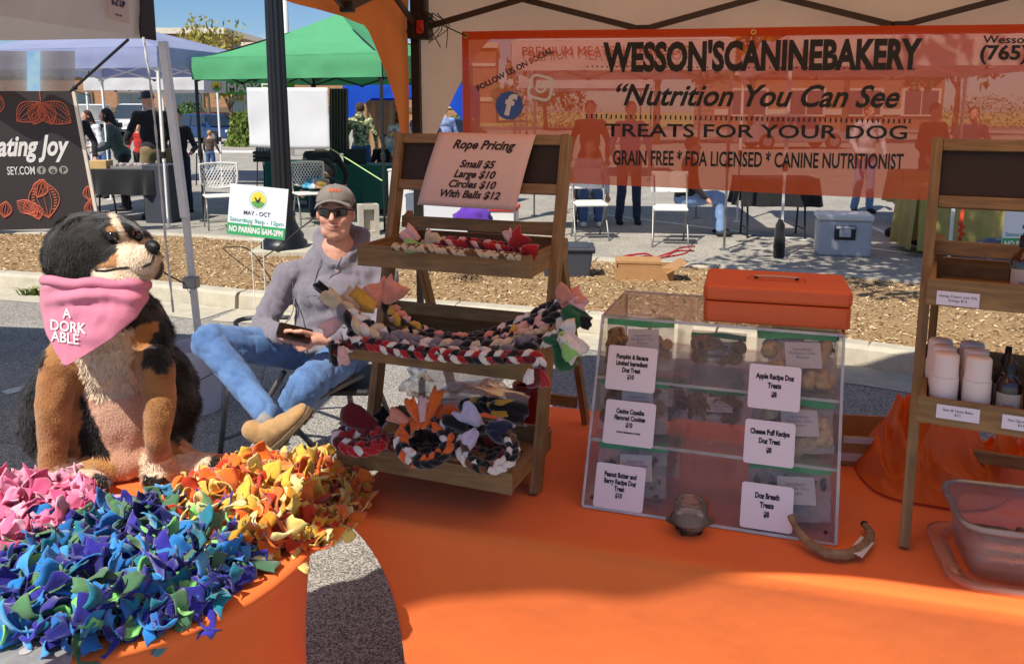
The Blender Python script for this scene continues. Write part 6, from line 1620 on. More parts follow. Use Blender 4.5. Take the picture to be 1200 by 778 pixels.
# bucket
bp_c = G(236, 480) + V((0, .0, 0)); bk = thing('bucket', 'pale grey plastic bucket beside the canopy leg, behind the plush dog', 'bucket', tuple(bp_c + V((-.02, .0, 0))))
bm_ = M('bucket_plastic', 'c9c6d2', .5, .05, 8)
MB().lathe([(.115, 0), (.118, .004), (.148, .30), (.153, .30), (.153, .318), (.148, .318), (.149, .345), (.152, .347), (.152, .36), (.146, .36), (.142, .31), (.113, .01), (.001, .01)], n=40, capb=True).build('bucket_wall', bm_, bk, smooth=False)
MB().tube(cat_path([(-.152, 0, .33), (-.13, -.1, .24), (0, -.16, .2), (.13, -.1, .24), (.152, 0, .33)], 6), .0025, 6).build('handle_wire', dsteel, bk)
MB().cyl((-.045, -.163, .2), (.045, -.163, .2), .009, n=10).build('handle_grip', bm_, bk)
for s in (-1, 1): MB().ell((s * .152, 0, .33), (.014, .014, .014)).build('handle_lug', bm_, bk, smooth=True)
# ================================================================ PEOPLE IN THE BACKGROUND
def cl_(n, c, **k): return M('cloth_' + n, c, .95, .12, 12, bump=.6, bscale=200, sheen=.2, **k)
CLO = dict(black=cl_('black', '1d1c20'), dark=cl_('dark_blue', '1f2c44'), jean=cl_('jean', '3c5c8c'), navy=cl_('navyjean', '22304c'), green=cl_('green', '4a625a'), red=cl_('red', 'b42a24'), khaki=cl_('khaki', '7c6a48'), brown=cl_('brown', '4c3a34'), white=cl_('white', 'd4d4dc'), blue=cl_('skyblue', '8ea4d0'), lightjean=cl_('light_jean', '7f9cc8'), purple=cl_('purple', '8a7aa8'))
def camo():
    m = M('cloth_camo', '8a8a60', .9); n = m.node_tree.nodes; l = m.node_tree.links.new
    v = n.new('ShaderNodeTexNoise'); v.inputs['Scale'].default_value = 16; v.inputs['Detail'].default_value = 2
    r = n.new('ShaderNodeValToRGB'); r.color_ramp.interpolation = 'CONSTANT'; e = r.color_ramp.elements
    e[0].color = (*srgb('4f5240'), 1); e[1].position = .46; e[1].color = (*srgb('a6a878'), 1); x = e.new(.55); x.color = (*srgb('d0cfa2'), 1); x = e.new(.64); x.color = (*srgb('6d7250'), 1)
    tc = n.new('ShaderNodeTexCoord'); l(tc.outputs['Object'], v.inputs[0]); l(v.outputs[0], r.inputs[0]); l(r.outputs[0], n['Principled BSDF'].inputs['Base Color']); return m
def tiedye():
    m = M('cloth_tiedye', '8a8a60', .9); n = m.node_tree.nodes; l = m.node_tree.links.new
    v = n.new('ShaderNodeTexNoise'); v.inputs['Scale'].default_value = 5; v.inputs['Detail'].default_value = 1
    r = n.new('ShaderNodeValToRGB'); e = r.color_ramp.elements; e[0].position = .35; e[0].color = (*srgb('4a9ab8'), 1); e[1].position = .5; e[1].color = (*srgb('e0dccc'), 1)
    x = e.new(.58); x.color = (*srgb('9a5aa8'), 1); x = e.new(.66); x.color = (*srgb('e8c060'), 1)
    tc = n.new('ShaderNodeTexCoord'); l(tc.outputs['Object'], v.inputs[0]); l(v.outputs[0], r.inputs[0]); l(r.outputs[0], n['Principled BSDF'].inputs['Base Color']); return m
CLO['camo'] = camo(); CLO['tiedye'] = tiedye()
HAIR = dict(black=M('hair_black', '15110f', .6, .2, 80, bump=.6, bscale=200), brown=hairm, blond=M('hair_blond', 'b08c5a', .7, .2, 80, bump=.6, bscale=200))
shoem = M('dark_shoe', '1c1a1a', .7, .1, 20); shoew = M('pale_shoe', 'cfcfcf', .7, .1, 20)
def person(label, loc, rz, h=1.72, top='black', bottom='jean', hair='brown', long=False, arms=None, sit=False, shoes=None, wide=1.0, lean=0, group=None, vox=.016, hood_up=False):
    t = thing('person', label, 'person', tuple(loc), rz, group); k = h / 1.75
    def J(x, y, z): return V((x * wide, y, z)) * k
    if sit: hz = .5; sd = {'hip': .46}
    dz = -.46 if sit else 0
    HPs = [J(s * .095, .02 + (.0 if not sit else .05), .93 + dz) for s in (-1, 1)]
    if sit: legs = [[HPs[i], J(s * .11, -.38, .52), J(s * .12, -.40, .09)] for i, s in enumerate((-1, 1))]
    else: legs = [[HPs[0], J(-.11, -.03, .5), J(-.13, .03, .08)], [HPs[1], J(.11, .0, .5), J(.13, .0, .08)]]
    L_ = lambda x, y, z: J(x, y - lean * (z - .9) , z + dz)
    Sh = [L_(s * .165, 0, 1.42) for s in (-1, 1)]
    a0 = arms or [((-.27, -.02, 1.15), (-.26, -.18, .98)), ((.27, -.02, 1.15), (.27, -.12, .93))]
    ar = [[Sh[i], L_(*a0[i][0]), L_(*a0[i][1])] for i in (0, 1)]
    H = L_(0, -.03, 1.63); N = L_(0, .01, 1.48)
    # body: head, neck, arms, hands, trunk and legs as one surface
    mb = MB(); mb.ell(H + V((0, .01, .02)) * k, (.075 * k, .095 * k, .10 * k)); mb.ell(H + V((0, -.04, -.05)) * k, (.05 * k, .055 * k, .055 * k)); mb.ell(H + V((0, -.1, -.015)) * k, (.012 * k, .018 * k, .022 * k))
    for s in (-1, 1): mb.ell(H + V((s * .075, .0, -.01)) * k, (.012 * k, .02 * k, .03 * k))
    mb.caps(H + V((0, .02, -.06)) * k, N, .052 * k, .055 * k); mb.caps(N, L_(0, .01, 1.2), .07 * k, .1 * k); mb.caps(L_(0, .01, 1.2), (HPs[0] + HPs[1]) / 2, .08 * k, .06 * k)
    for i in (0, 1):
        mb.caps(N, Sh[i], .04 * k, .04 * k); mb.chain(ar[i], [.04 * k, .034 * k, .024 * k]); d = (ar[i][2] - ar[i][1]).normalized(); p = ar[i][2] + d * .06 * k
        mb.caps(ar[i][2], p, .026 * k, .032 * k); s = d.cross(V((0, 0, 1))).normalized() if abs(d.z) < .95 else V((1, 0, 0))
        for q, fl_ in enumerate((.055, .065, .06, .045)): mb.caps(p + s * (q - 1.5) * .02 * k, p + s * (q - 1.5) * .022 * k + d * fl_ * k + V((0, -.01, -.01)), .0105 * k, .009 * k, 8)
        mb.caps(p - d * .02 + s * -.02 * k, p + d * .025 * k - s * .05 * k, .012 * k, .010 * k, 8)
        mb.chain(legs[i], [.07 * k, .05 * k, .04 * k])
    blob('body', mb, skin, t, vox * .8, 3)
    # top
    mb = MB(); mb.ell(L_(0, .01, 1.36), (.165 * wide * k, .105 * k, .12 * k)); mb.ell(L_(0, .0, 1.18), (.158 * wide * k, .12 * k, .2 * k)); mb.ell(L_(0, .01, .98), (.17 * wide * k, .13 * k, .13 * k)); mb.ell((HPs[0] + HPs[1]) / 2 + V((0, 0, .07)), (.155 * wide * k, .13 * k, .12 * k)); mb.caps(N + V((0, .0, -.03)), N + V((0, 0, -.06)), .075 * k, .1 * k)
    for i in (0, 1): mb.caps(N + V((0, 0, -.06)) * k, Sh[i], .06 * k, .07 * k); mb.chain([ar[i][0], ar[i][1], ar[i][1].lerp(ar[i][2], .9)], [.058 * k, .049 * k, .039 * k])
    if hood_up or top == 'camo': mb.ell(N + V((0, .06, .02)) * k, (.09 * k, .07 * k, .07 * k))
    blob('top', mb, CLO[top], t, vox, 4, lambda p, n: .008 * noise.noise(p * 14) + .004 * noise.noise(p * 30))
    # trousers
    mb = MB(); mb.ell((HPs[0] + HPs[1]) / 2 + V((0, 0, .01)), (.165 * wide * k, .13 * k, .12 * k))
    for i in (0, 1): mb.chain([legs[i][0], legs[i][1], legs[i][2] + V((0, 0, .02))], [.092 * k * wide, .07 * k, .06 * k])
    blob('trousers', mb, CLO[bottom], t, vox, 3, lambda p, n: .007 * noise.noise(p * 13))
    for i in (0, 1):
        m = MB(); f = legs[i][2]; m.ell(f + V((0, -.05 * k, -.045 * k)), (.048 * k, .12 * k, .045 * k)); m.build('shoe', shoes or shoem, t, smooth=True)
    # hair
    mb = MB(); mb.ell(H + V((0, .022, .035)) * k, (.084 * k, .096 * k, .098 * k))
    if long: mb.caps(H + V((0, .06, 0)) * k, N + V((0, .07, -.08)) * k, .075 * k, .055 * k); mb.ell(H + V((.05, .0, -.03)) * k, (.035 * k, .05 * k, .09 * k)); mb.ell(H + V((-.05, .0, -.03)) * k, (.035 * k, .05 * k, .09 * k))
    hm = HAIR.get(hair)
    if hm: blob('hair', mb, hm, t, vox * .8, 2, lambda p, n: .006 * noise.noise(p * 40))
    else:
        m = MB(); m.lathe([(.088 * k, .0), (.09 * k, .03 * k), (.075 * k, .08 * k), (.04 * k, .108 * k), (.001, .114 * k)], H + V((0, .012, .02)) * k, 20); m.build('cap', capb if hair == 'blackcap' else capm_, t, smooth=True)
        m = MB(); m.grid(lambda u, v: H + V(((u - .5) * .14, -.08 - .06 * v * (1 - (u - .5) ** 2 * 2), .03 - .015 * v)) * k, 8, 4); m.build('cap_brim', capb if hair == 'blackcap' else capm_, t, solid=.004)
    return t
def stand(px, py_feet): return G(px, py_feet)
WORK = [((-.26, -.12, 1.12), (-.16, -.34, 1.05)), ((.26, -.12, 1.12), (.16, -.34, 1.05))]
person('woman in a green-grey hoodie with long dark hair bent over the goods table', stand(148, 247), -1.2, 1.63, 'green', 'black', 'black', True, WORK, lean=.25)
person('tall broad man in dark clothes and a black cap beside the canopy leg', stand(187, 256) , -2.2, 1.88, 'black', 'khaki', 'blackcap', arms=WORK, wide=1.2, lean=.1)
person('person in black with brown hair standing right behind the white canopy leg', stand(214, 249), .5, 1.6, 'black', 'dark', 'brown', arms=WORK)
person('person cropped behind the dark banner edge in a black top', stand(95, 256), .4, 1.72, 'black', 'dark', 'black')
person('child in a red top between the dark haired woman and the man in black', stand(167, 218), .3, 1.35, 'red', 'black', 'black')
person('toddler in a brown jacket with blond hair seen from behind', V((G(249, 222).x, G(249, 222).y, .22)), pi - .2, .98, 'brown', 'jean', 'blond', sit=False)
person('pale haired woman bending behind the goods table', stand(124, 232), -.5, 1.6, 'white', 'jean', 'brown', True, WORK, lean=.35)
person('person in a pale camouflage hoodie seen from behind under the blue canopy', stand(425, 232), pi, 1.74, 'camo', 'jean', 'brown')
person('seated dark haired person between the camouflage hoodie and the tie-dye shirt', stand(452, 236), .3, 1.6, 'black', 'dark', 'black', sit=True)
person('person in a tie-dye shirt half behind the canopy pole', stand(470, 238), .6, 1.6, 'tiedye', 'red', 'brown', True)
person('dark haired person in black seen from behind left of the blond one', stand(502, 222), pi - .3, 1.7, 'black', 'dark', 'black')
person('blond person in a pale blue shirt under the blue canopy', stand(522, 220), pi + .4, 1.72, 'blue', 'jean', 'blond')
person('person in black hunched over the teal table with the back to the camera', stand(378, 262) + V((0, .3, 0)), pi + .35, 1.72, 'black', 'dark', 'black', sit=True, wide=1.25, lean=.75)
person('person in dark jeans standing behind the banner, legs below it', stand(736, 263), .1, 1.72, 'purple', 'navy', 'brown')
person('person in light jeans sitting beyond the middle white chair', stand(806, 276), 1.5, 1.72, 'black', 'lightjean', 'brown', sit=True)
person('first person seen dimly through the right of the banner', stand(1085, 262), .3, 1.7, 'black', 'dark', 'black')
person('second person seen dimly through the banner under the phone number', stand(1130, 255), -.3, 1.65, 'navy' if 'navy' in CLO else 'dark', 'jean', 'brown')
person('person in white seen through the banner left of the right rack', stand(1010, 250), .2, 1.7, 'white', 'lightjean', 'brown')
person('person seen through the banner in front of the butcher canopy', stand(690, 258), -.2, 1.74, 'black', 'dark', 'black')
person('seated person with white shoes behind the nearer left white chair', stand(690, 262), 0, 1.6, 'white', 'jean', 'blond', sit=True, shoes=shoew)

# ================================================================ BACKGROUND FURNITURE AND GOODS
def pedestal_table(name, label, org, rz, w, d, h, top, cloth_=None, drop=.0, cat='table', group=None):
    t = thing(name, label, cat, tuple(org), rz, group)
    MB().box((w / 2, d / 2, h - .02), (w, d, .035)).build('tabletop', top, t, bevel=.006)
    for x in (.12, w - .12):
        for s in (-1, 1): MB().tube([(x, d / 2 + s * d * .38, 0), (x, d / 2 + s * d * .2, h - .04)], .013, 6).build('leg', blacksteel, t)
        MB().tube([(x, d / 2 - d * .33, .12), (x, d / 2 + d * .33, .12)], .010, 6).build('stretcher', blacksteel, t)
    if cloth_:
        m = MB(); n_ = 80
        def f(u, v):
            per = 2 * (w + d); s = u * per
            if s < w: p, o = V((s, 0, 0)), V((0, -1, 0))
            elif s < w + d: p, o = V((w, s - w, 0)), V((1, 0, 0))
            elif s < 2 * w + d: p, o = V((w - (s - w - d), d, 0)), V((0, 1, 0))
            else: p, o = V((0, d - (s - 2 * w - d), 0)), V((-1, 0, 0))
            return p + o * (.012 + v * (.035 + .03 * sin(s * 22 + noise.noise(V((s * 2, 0, 0))) * 4))) + V((0, 0, lerp(h + .004, h - drop, v)))
        m.grid(f, n_ * 2, 8); m.add([(0, 0, h + .005), (w, 0, h + .005), (w, d, h + .005), (0, d, h + .005)], [(0, 1, 2, 3)])
        m.build('tablecloth', cloth_, t, smooth=True)
    return t
blk_c = cl_('tablecloth_black', '141316'); teal = cl_('tablecloth_teal', '14584e'); yel_c = cl_('tablecloth_yellow', 'b8a860', transl=.2)
pedestal_table('goods_table', 'black covered goods table in the shade of the white canopy', G(100, 262) + V((0, .1, 0)), -.1, 1.05, .6, .76, blk_c, blk_c, .35)
g0 = G(100, 262)
trayc = M('tray_plastic', '8a8684', .5, .2, 20)
b_ = MB(); r = random.Random(4)
bx = thing('goods_tray', 'shallow tray of wrapped goods on the black covered table', 'tray', (g0.x + .35, g0.y + .3, .765), -.1)
MB().box((.2, .15, .02), (.55, .3, .04)).build('tray', trayc, bx)
for i in range(22): MB().ell((r.uniform(-.04, .44), r.uniform(.02, .28), .05), (.05, .04, .03), rotm(0, 0, r.random() * 3), 8, 5).build('wrapped_item', M('wrap_' + 'ab'[i % 2], ('a59a96', '6e6664')[i % 2], .4, .2, 60), bx)
tag(MB().box((g0.x + .1, g0.y + .4, .82), (.25, .22, .12)).build('cardboard_box', M('pale_box', 'c9a86e', .8, .1, 10), None, bevel=.004), 'pale cardboard box at the left end of the black covered table', 'box')
ptc = G(170, 262); tag(MB().box(ptc + V((.22, .2, .42)), (.40, .42, .84), rotm(0, 0, -.1)).build('plinth', M('slate_cloth', '3c3f4a', .9, .1, 8, bump=.6, bscale=8), None, bevel=.02), 'dark grey cloth covered stand beside the man in black', 'stand')
pedestal_table('folding_table', 'white folding table with a yellow edge by the toddler', G(222, 218), -.1, 1.6, .6, .74, wplast)
t1 = pedestal_table('teal_table', 'teal covered table left of the lamp post under the green canopy', G(268, 262) + V((0, 1.9, 0)), -.15, .95, .7, .76, teal, teal, .62)
t2 = pedestal_table('teal_table', 'long teal covered table behind the seated person in black', G(340, 262) + V((0, 1.2, 0)), -.15, 1.5, .7, .76, teal, teal, .66)
def crate(name, label, c, s, mat, cat='crate'):
    t = thing(name, label, cat, tuple(c), .1); w, d, h = s
    for k in range(4):
        a = k * pi / 2; x, y = cos(a) * w / 2, sin(a) * d / 2; L_ = d if k % 2 == 0 else w
        for j in range(3): MB().box((x, y, h * (.17 + .33 * j)), (.012, L_, h * .26) if k % 2 == 0 else (L_, .012, h * .26)).build('slat', mat, t)
    MB().box((0, 0, .01), (w, d, .02)).build('base', mat, t)
    return t
crate('file_crate', 'dark crate of papers on the teal table beside the lamp post', P(305, 188, t1.location.y + .3) * 1 + V((.12, 0, -.02)), (.4, .3, .18), blackp)
for i in range(7): tag(MB().box(P(305, 180, t1.location.y + .3) + V((-.05 + i * .05, 0, .05 + .01 * (i % 3))), (.012, .22, .2), rotm(0, .1, .1)).build('folder', slipm, None), ['leftmost folder standing', 'second folder standing', 'third folder standing', 'fourth folder standing', 'fifth folder standing', 'sixth folder standing', 'rightmost folder standing'][i] + ' in the dark crate on the teal table', 'folder', 'folders in the crate')
lp = thing('laptop', 'open dark laptop on the long teal table', 'laptop', tuple(P(416, 192, t2.location.y + .25) + V((0, 0, 0))), .2)
MB().box((0, -.1, .01), (.36, .24, .018)).build('keyboard', blackp, lp, bevel=.003); MB().box((0, .03, .12), (.36, .01, .23), rotm(-.2)).build('screen', blackp, lp, bevel=.003)
# white sheet hanging in the green canopy
sw = M('white_sheet', 'dcdde0', .85, .03, 2, bump=.6, bscale=3, transl=.15)
A_, B_, C_ = P(289, 103, 11.72), P(384, 103, 11.28), P(289, 172, 11.72)
m = MB(); m.grid(lambda u, v: A_.lerp(B_, u) + V((0, .02 * sin(u * 9) * v + .03 * noise.noise(V((u * 3, v * 2, 0))), (C_.z - A_.z) * v + .03 * sin(pi * u) * v * -.6)), 30, 16)
tag(m.build('hanging_sheet', sw, None, smooth=True, solid=.004), 'large plain white sheet hanging under the green canopy behind the lamp post', 'sheet')
m = MB().tube([P(384, 172, 11.7), P(448, 212, 11.1)], .008, 6); tag(m.build('tie_strap', M('lime_strap', 'b9d68a', .8, .05), None), 'thin pale green strap from the white sheet down to the canopy leg', 'strap')
m = MB(); m.grid(lambda u, v: P(lerp(386, 408, u), lerp(104, 180, v), 13.4 + .06 * sin(u * 40)), 40, 4); tag(m.build('grey_curtain', cl_('curtain', '5a5557'), None, smooth=True), 'dark grey curtain wall behind the white sheet beside the camouflage hoodie', 'curtain')
m = MB(); m.grid(lambda u, v: P(lerp(421, 470, u), lerp(118, 190, v), 23.5 + .05 * sin(u * 30)), 30, 4); tag(m.build('tan_curtain', cl_('tan_curtain', '9a7a52'), None, smooth=True), 'tan and grey curtain wall at the back of the blue canopy', 'curtain')
# market banner behind the green canopy
mbn = thing('market_banner', 'white and green market banner with a rooster emblem behind the green canopy', 'banner', tuple(P(240, 113, 13.8)), 0)
a1, a2, a3 = P(239, 94, 13.8), P(264, 94, 13.8), P(239, 109, 13.8); gpn = M('market_green', '5f9c4a', .8, .05, 3); ylw = M('emblem_yellow', 'e3c93e', .7, .05, 3); gr2 = M('emblem_green', '5c9a4c', .7, .05, 3)
par(MB().poly([a3, P(264, 109, 13.8), a2, a1]).build('white_panel', sw, None, solid=.004), mbn)
par(MB().poly([P(264.5, 111, 13.8), P(345, 113, 13.8), P(345, 97, 13.8), P(264.5, 95, 13.8)]).build('green_panel', gpn, None, solid=.004), mbn)
o = text('MARKET', frame(P(266, 96, 13.79), P(300, 96.5, 13.79), P(266, 110, 13.79)) @ T(0, -.16, .004), wplast, None, .2, bold=.02, al='LEFT'); par(o, mbn)
def emblem(fr, r_, parent, rooster=True):
    """round badge: yellow sky, green field, dark rooster"""
    def pr(m_): m_.M = fr; return m_
    a = par(pr(MB()).lathe([(r_, .001), (.0001, .001)], n=30).build('emblem_disc', ylw, None), parent)
    m_ = pr(MB()); pts = [(r_ * cos(t_), r_ * sin(t_), .0022) for t_ in [pi + .35 + (pi - .7) * i / 16 for i in range(17)]]; pts += [(r_ * .5, -r_ * .18, .0022), (0, -r_ * .1, .0022), (-r_ * .5, -r_ * .2, .0022)]
    m_.poly(pts[:17] + pts[17:]); par(m_.build('emblem_field', gr2, None), parent)
    m_ = pr(MB()); R_ = r_ * .62
    sil = [(-.9, .28), (-.55, .5), (-.35, .3), (-.3, .05), (-.05, -.02), (.2, .15), (.28, .5), (.42, .72), (.5, .55), (.68, .45), (.5, .38), (.55, .1), (.4, -.35), (.12, -.6), (.05, -.85), (-.05, -.6), (-.35, -.4), (-.55, -.1), (-.6, .15)]
    m_.poly([(x * R_, y * R_, .0034) for x, y in sil][::-1]); par(m_.build('rooster_mark', M('rooster_ink', '2b2b22', .7, .05), None), parent)
    m_ = pr(MB()); 
    for i in range(40):
        t_ = 2 * pi * i / 40; m_.box((cos(t_) * r_ * 1.17, sin(t_) * r_ * 1.17, .0015), (r_ * .07, r_ * .1, .0006), Euler((0, 0, t_)).to_matrix())
    par(m_.build('emblem_ring', gr2, None), parent)['kind'] = 'stuff'
emblem(frame(a1, a2, a3) @ T(.2, -.1, .004), .075, mbn)
# yard sign left of the man
def yard_sign(label, TL_, TR_, BL_, dist_leg, texts=True):
    t = thing('yard_sign', label, 'sign', (BL_.x, BL_.y, 0), 0); Fr = frame(TL_, TR_, BL_); w = (TR_ - TL_).length; h = (TL_ - BL_).length
    m = MB(); m.M = Fr; m.box((w / 2, -h / 2, -.003), (w, h, .005)); par(m.build('sign_board', M('sign_white', 'dfe2ea', .6, .03, 2), None), t)
    m = MB(); m.M = Fr; m.box((w / 2, -h * .885, .0005), (w, h * .23, .004)); par(m.build('green_band', M('sign_green', '2f9a5c', .6, .03, 2), None), t)
    emblem(Fr @ T(w * .5, -h * .27, .0005), h * .155, t)
    gi = M('sign_grey_ink', '4a4c50', .7, .05); te = M('sign_teal_ink', '5aa58e', .7, .05)
    for s_, y, hh, mt, bd_ in (('MAY - OCT', .58, .095, gi, .01), ('Saturdays 9am - 12pm', .73, .09, te, .01), ('NO PARKING 6AM-2PM', .935, .125, wplast, .045)):
        me = textmesh(s_, 1, 1, bd_, 0, extrude=0); x0 = min(v.co.x for v in me.vertices); x1 = max(v.co.x for v in me.vertices); tw = w * (.46 if hh == .095 else .93); sx = tw / (x1 - x0)
        for v in me.vertices: v.co = Fr @ V((w / 2 + (v.co.x - (x0 + x1) / 2) * sx, -h * y + v.co.y * hh * h * 1.25, .0032))
        me.materials.clear(); me.materials.append(mt); o = bpy.data.objects.new('lettering', me); COL.objects.link(o); par(o, t)
    for f in (.42, .62):
        p = Fr @ V((w * f, -h, -.004)); par(MB().tube([p + V((0, 0, .12)), V((p.x, p.y, .05))], .0035, 6).build('wire_leg', whitesteel, None), t)
    par(MB().tube([Fr @ V((w * .42, -h - .02, -.004)), Fr @ V((w * .62, -h - .02, -.004))], .0035, 6).build('wire_bar', whitesteel, None), t)
    return t
yard_sign('white and green yard sign left of the seated man reading no parking', P(270, 215, 6.6), P(338, 222, 6.5), P(274, 274, 6.55), 0)
yard_sign('second yard sign cut by the right edge above the grey bag', P(1180, 234, 7.6), P(1262, 236, 7.7), P(1180, 292, 7.6), 0)
# lamp post with concrete footing
lpz = G(331, 300, .1); lp_ = thing('lamp_post', 'tall black fluted lamp post rising left of the seated man', 'lamp post', (lpz.x, lpz.y + .1, 0), 0)
m = MB(); n_ = 24
def flute(u, v, z0=.5, z1=7.0): r_ = lerp(.098, .062, v) * (1 + .09 * cos(2 * pi * u * 12)); a = 2 * pi * u; return V((r_ * cos(a) - .04 * v * 0, r_ * sin(a), lerp(z0, z1, v)))
postm = M('post_black', '17181a', .35, .15, 8, spec=.6)
m.grid(flute, 96, 10); m.build('fluted_shaft', postm, lp_, smooth=True)
MB().lathe([(.24, .12), (.25, .16), (.235, .24), (.2, .27), (.205, .31), (.17, .36), (.13, .44), (.12, .5), (.13, .53), (.105, .56), (.098, .6)], n=32, capb=True).build('base_casting', postm, lp_, smooth=True)
MB().box((0, 0, .08), (.62, .5, .2)).build('concrete_footing', concm, lp_, bevel=.02)
lh = MB().lathe([(.08, 7.0), (.14, 7.1), (.18, 7.5), (.05, 7.7), (.001, 7.8)], n=20, capb=True).build('lantern', postm, lp_, smooth=True)
# white flag pole far behind
fp = P(336, 60, 30); tag(MB().tube([V((fp.x, 30, 0)), V((fp.x, 30, 7.2))], [.13, .1], 12).build('flag_pole', whitesteel, None, smooth=True), 'pale pole rising far behind the peak of the green canopy', 'pole')
# dark banner at the left
DB = [P(-62, 107, 10.3), P(84, 107, 10.6), P(-62, 271, 10.3)]; dbt = thing('banner', 'dark charcoal banner with coral cocoa pods and white script at the left edge', 'banner', (DB[2].x, DB[2].y, 0)); 
Fr = frame(*DB); w = (DB[1] - DB[0]).length; h = (DB[0] - DB[2]).length; chm = M('charcoal_vinyl', '3a3334', .6, .06, 2, spec=.4); coral = M('coral_print', 'c8694e', .7, .05); whp = M('white_print2', 'e2ddd8', .7, .03)
m = MB(); m.M = Fr; m.add([(0, 0, 0), (w, 0, 0), (w + .14, -h * .9, 0), (w + .10, -h, 0), (0, -h, 0)], [(0, 1, 2, 3, 4)]); par(m.build('vinyl_sheet', chm, None, solid=.004), dbt)
par(MB().bar(Fr @ V((w + .02, .02, 0)), Fr @ V((w + .17, -h, 0)), .04, .03).build('edge_pole', M('cream_pole', 'd8cdbc', .6, .05), None), dbt)
u_ = w / 146      # metres per photo pixel on this banner
def pod(cx, cy, rot, s, n_=5):
    """outlined cocoa pod / leaf drawing"""
    m = MB(); m.M = Fr @ T((cx + 62) * u_, -(cy - 107) * u_, .006) @ Matrix.Rotation(rot, 4, 'Z')
    def leafline(k): return [V((k * s * .36 * sin(pi * t_) * u_, -t_ * s * u_, 0)) for t_ in [i / 14 for i in range(15)]]
    for k, r_ in ((-1, .7), (1, .7), (.45, .5), (-.45, .5), (0, .5)): m.tube(leafline(k), r_ * 1.0 * u_ * 1.0, 4)
    for i in range(3, 12):
        t_ = i / 14
        for k in (-.72, .72): m.box((k * s * .36 * sin(pi * t_) * u_, -t_ * s * u_, 0), (s * .07 * u_, s * .03 * u_, .002))
    return stuff(par(m.build('leaf_drawing', coral, None), dbt))
for cx, cy, rt_, s in ((45, 122, -.9, 38), (45, 122, -.35, 30), (47, 122, .9, 42), (47, 122, .35, 30), (-4, 108, -.3, 32), (35, 222, .12, 52), (40, 222, -.4, 26), (93, 232, .05, 20), (93, 252, .1, 22), (5, 250, .9, 26), (15, 250, .5, 24), (25, 254, .2, 22), (-8, 250, -.2, 22)): pod(cx, cy, rt_, s)
m = MB(); m.M = Fr; m.tube([V(((46 + 62) * u_, 0, .006)), V(((46 + 62) * u_, -15 * u_, .006)), V(((56 + 62) * u_, -42 * u_, .006))], .8 * u_, 4); par(m.build('stem_drawing', coral, None), dbt)
def dtext(s_, px0, px1, py, hpx, **k):
    me = textmesh(s_, 1, 1, align_='LEFT', extrude=0, **k); x0 = min(v.co.x for v in me.vertices); x1 = max(v.co.x for v in me.vertices)
    for v in me.vertices: v.co = Fr @ V(((px0 + 62 + (v.co.x - x0) / (x1 - x0) * (px1 - px0)) * u_, (-(py - 107) + v.co.y / .73 * hpx) * u_, .006))
    me.materials.clear(); me.materials.append(whp); o = bpy.data.objects.new('lettering', me); COL.objects.link(o); par(o, dbt)
dtext('Creating Joy', -48, 75, 190, 27, bold=.03, shear=.35); dtext('SEY.COM', -3, 30, 215, 11, bold=.01)
gyb = M('badge_grey', '9a958c', .7, .05)
for cx, s_ in ((38, 'f'), (52, 'o'), (65, 'P')):
    m = MB(); m.M = Fr @ T((cx + 62) * u_, -(210 - 107) * u_, .005); m.lathe([(5.5 * u_, 0), (.0001, .0005)], n=18); par(m.build('social_badge', gyb, None), dbt)
    par(text(s_, Fr @ T((cx + 62) * u_, -(213.5 - 107) * u_, .008), chm, None, 10 * u_, bold=.03), dbt)
vn = banner_mat('window_vinyl', '8d8a86', .72, 1.5)
m = MB(); m.grid(lambda u, v: P(lerp(-60, 88, u), lerp(60, 107, v), 10.2 + .05 * sin(u * 14)), 30, 6); tag(m.build('vinyl_window', vn, None, smooth=True), 'crinkled clear vinyl side window above the dark banner', 'tent window')
# white box stack / cooler cart behind the left rack
wb = thing('white_cabinet', 'white cabinet behind the left wooden rack', 'cabinet', tuple(G(452, 262)), -.12)
MB().box((.22, .2, .38), (.34, .4, .74)).build('cabinet_body', wplast, wb, bevel=.015); MB().box((.22, .2, .765), (.36, .42, .03)).build('cabinet_lid', wplast, wb, bevel=.01); MB().box((.22, -.005, .62), (.2, .02, .05)).build('handle', greyleg, wb, bevel=.005)
wb = thing('white_table', 'low white covered table behind the price sheet', 'table', tuple(G(478, 282)), -.1)
MB().box((.55, .3, .56), (1.15, .62, .04)).build('tabletop', wplast, wb, bevel=.008); MB().box((.55, .0, .33), (1.13, .015, .44)).build('white_skirt', sw, wb)
bl_ = thing('concrete_block', 'pale hollow concrete block standing right of the seated man', 'block', tuple(G(432, 275)), .3)
m = MB()
for x in (-.09, .0, .09): m.box((x, 0, .1), (.025, .19, .40))
for y in (-.085, .085): m.box((0, y, .1), (.155, .022, .40))
m = MB(); m.box((-.1, 0, .2), (.06, .2, .4)); m.box((.1, 0, .2), (.06, .2, .4)); m.box((0, 0, .2), (.142, .06, .4)); m.box((0, 0, .03), (.143, .2, .06)); m.box((0, 0, .37), (.143, .2, .06)); m.build('block_body', M('block_concrete', 'b5ad9c', .95, .12, 30, bump=.8, bscale=120), bl_)
crumple('purple_bag', 'purple bag resting behind the top tray of the left rack', G(554, 272, .3) + V((0, 0, .14)), .17, cl_('purple_bag', '5a2fa0'), 4, squash=(1.2, .8, .9), amp=.2)
rb = thing('red_box', 'flat red and white lidded box behind the top tray', 'box', tuple(G(545, 288)), -.1)
MB().box((.3, .2, .30), (.62, .4, .24)).build('box_body', wplast, rb, bevel=.01); MB().box((.3, .2, .445), (.66, .44, .05)).build('box_lid', M('red_lid', 'd8332c', .45, .05), rb, bevel=.015); MB().box((.3, .2, .09), (.55, .35, .18)).build('crate_under', dsteel, rb)
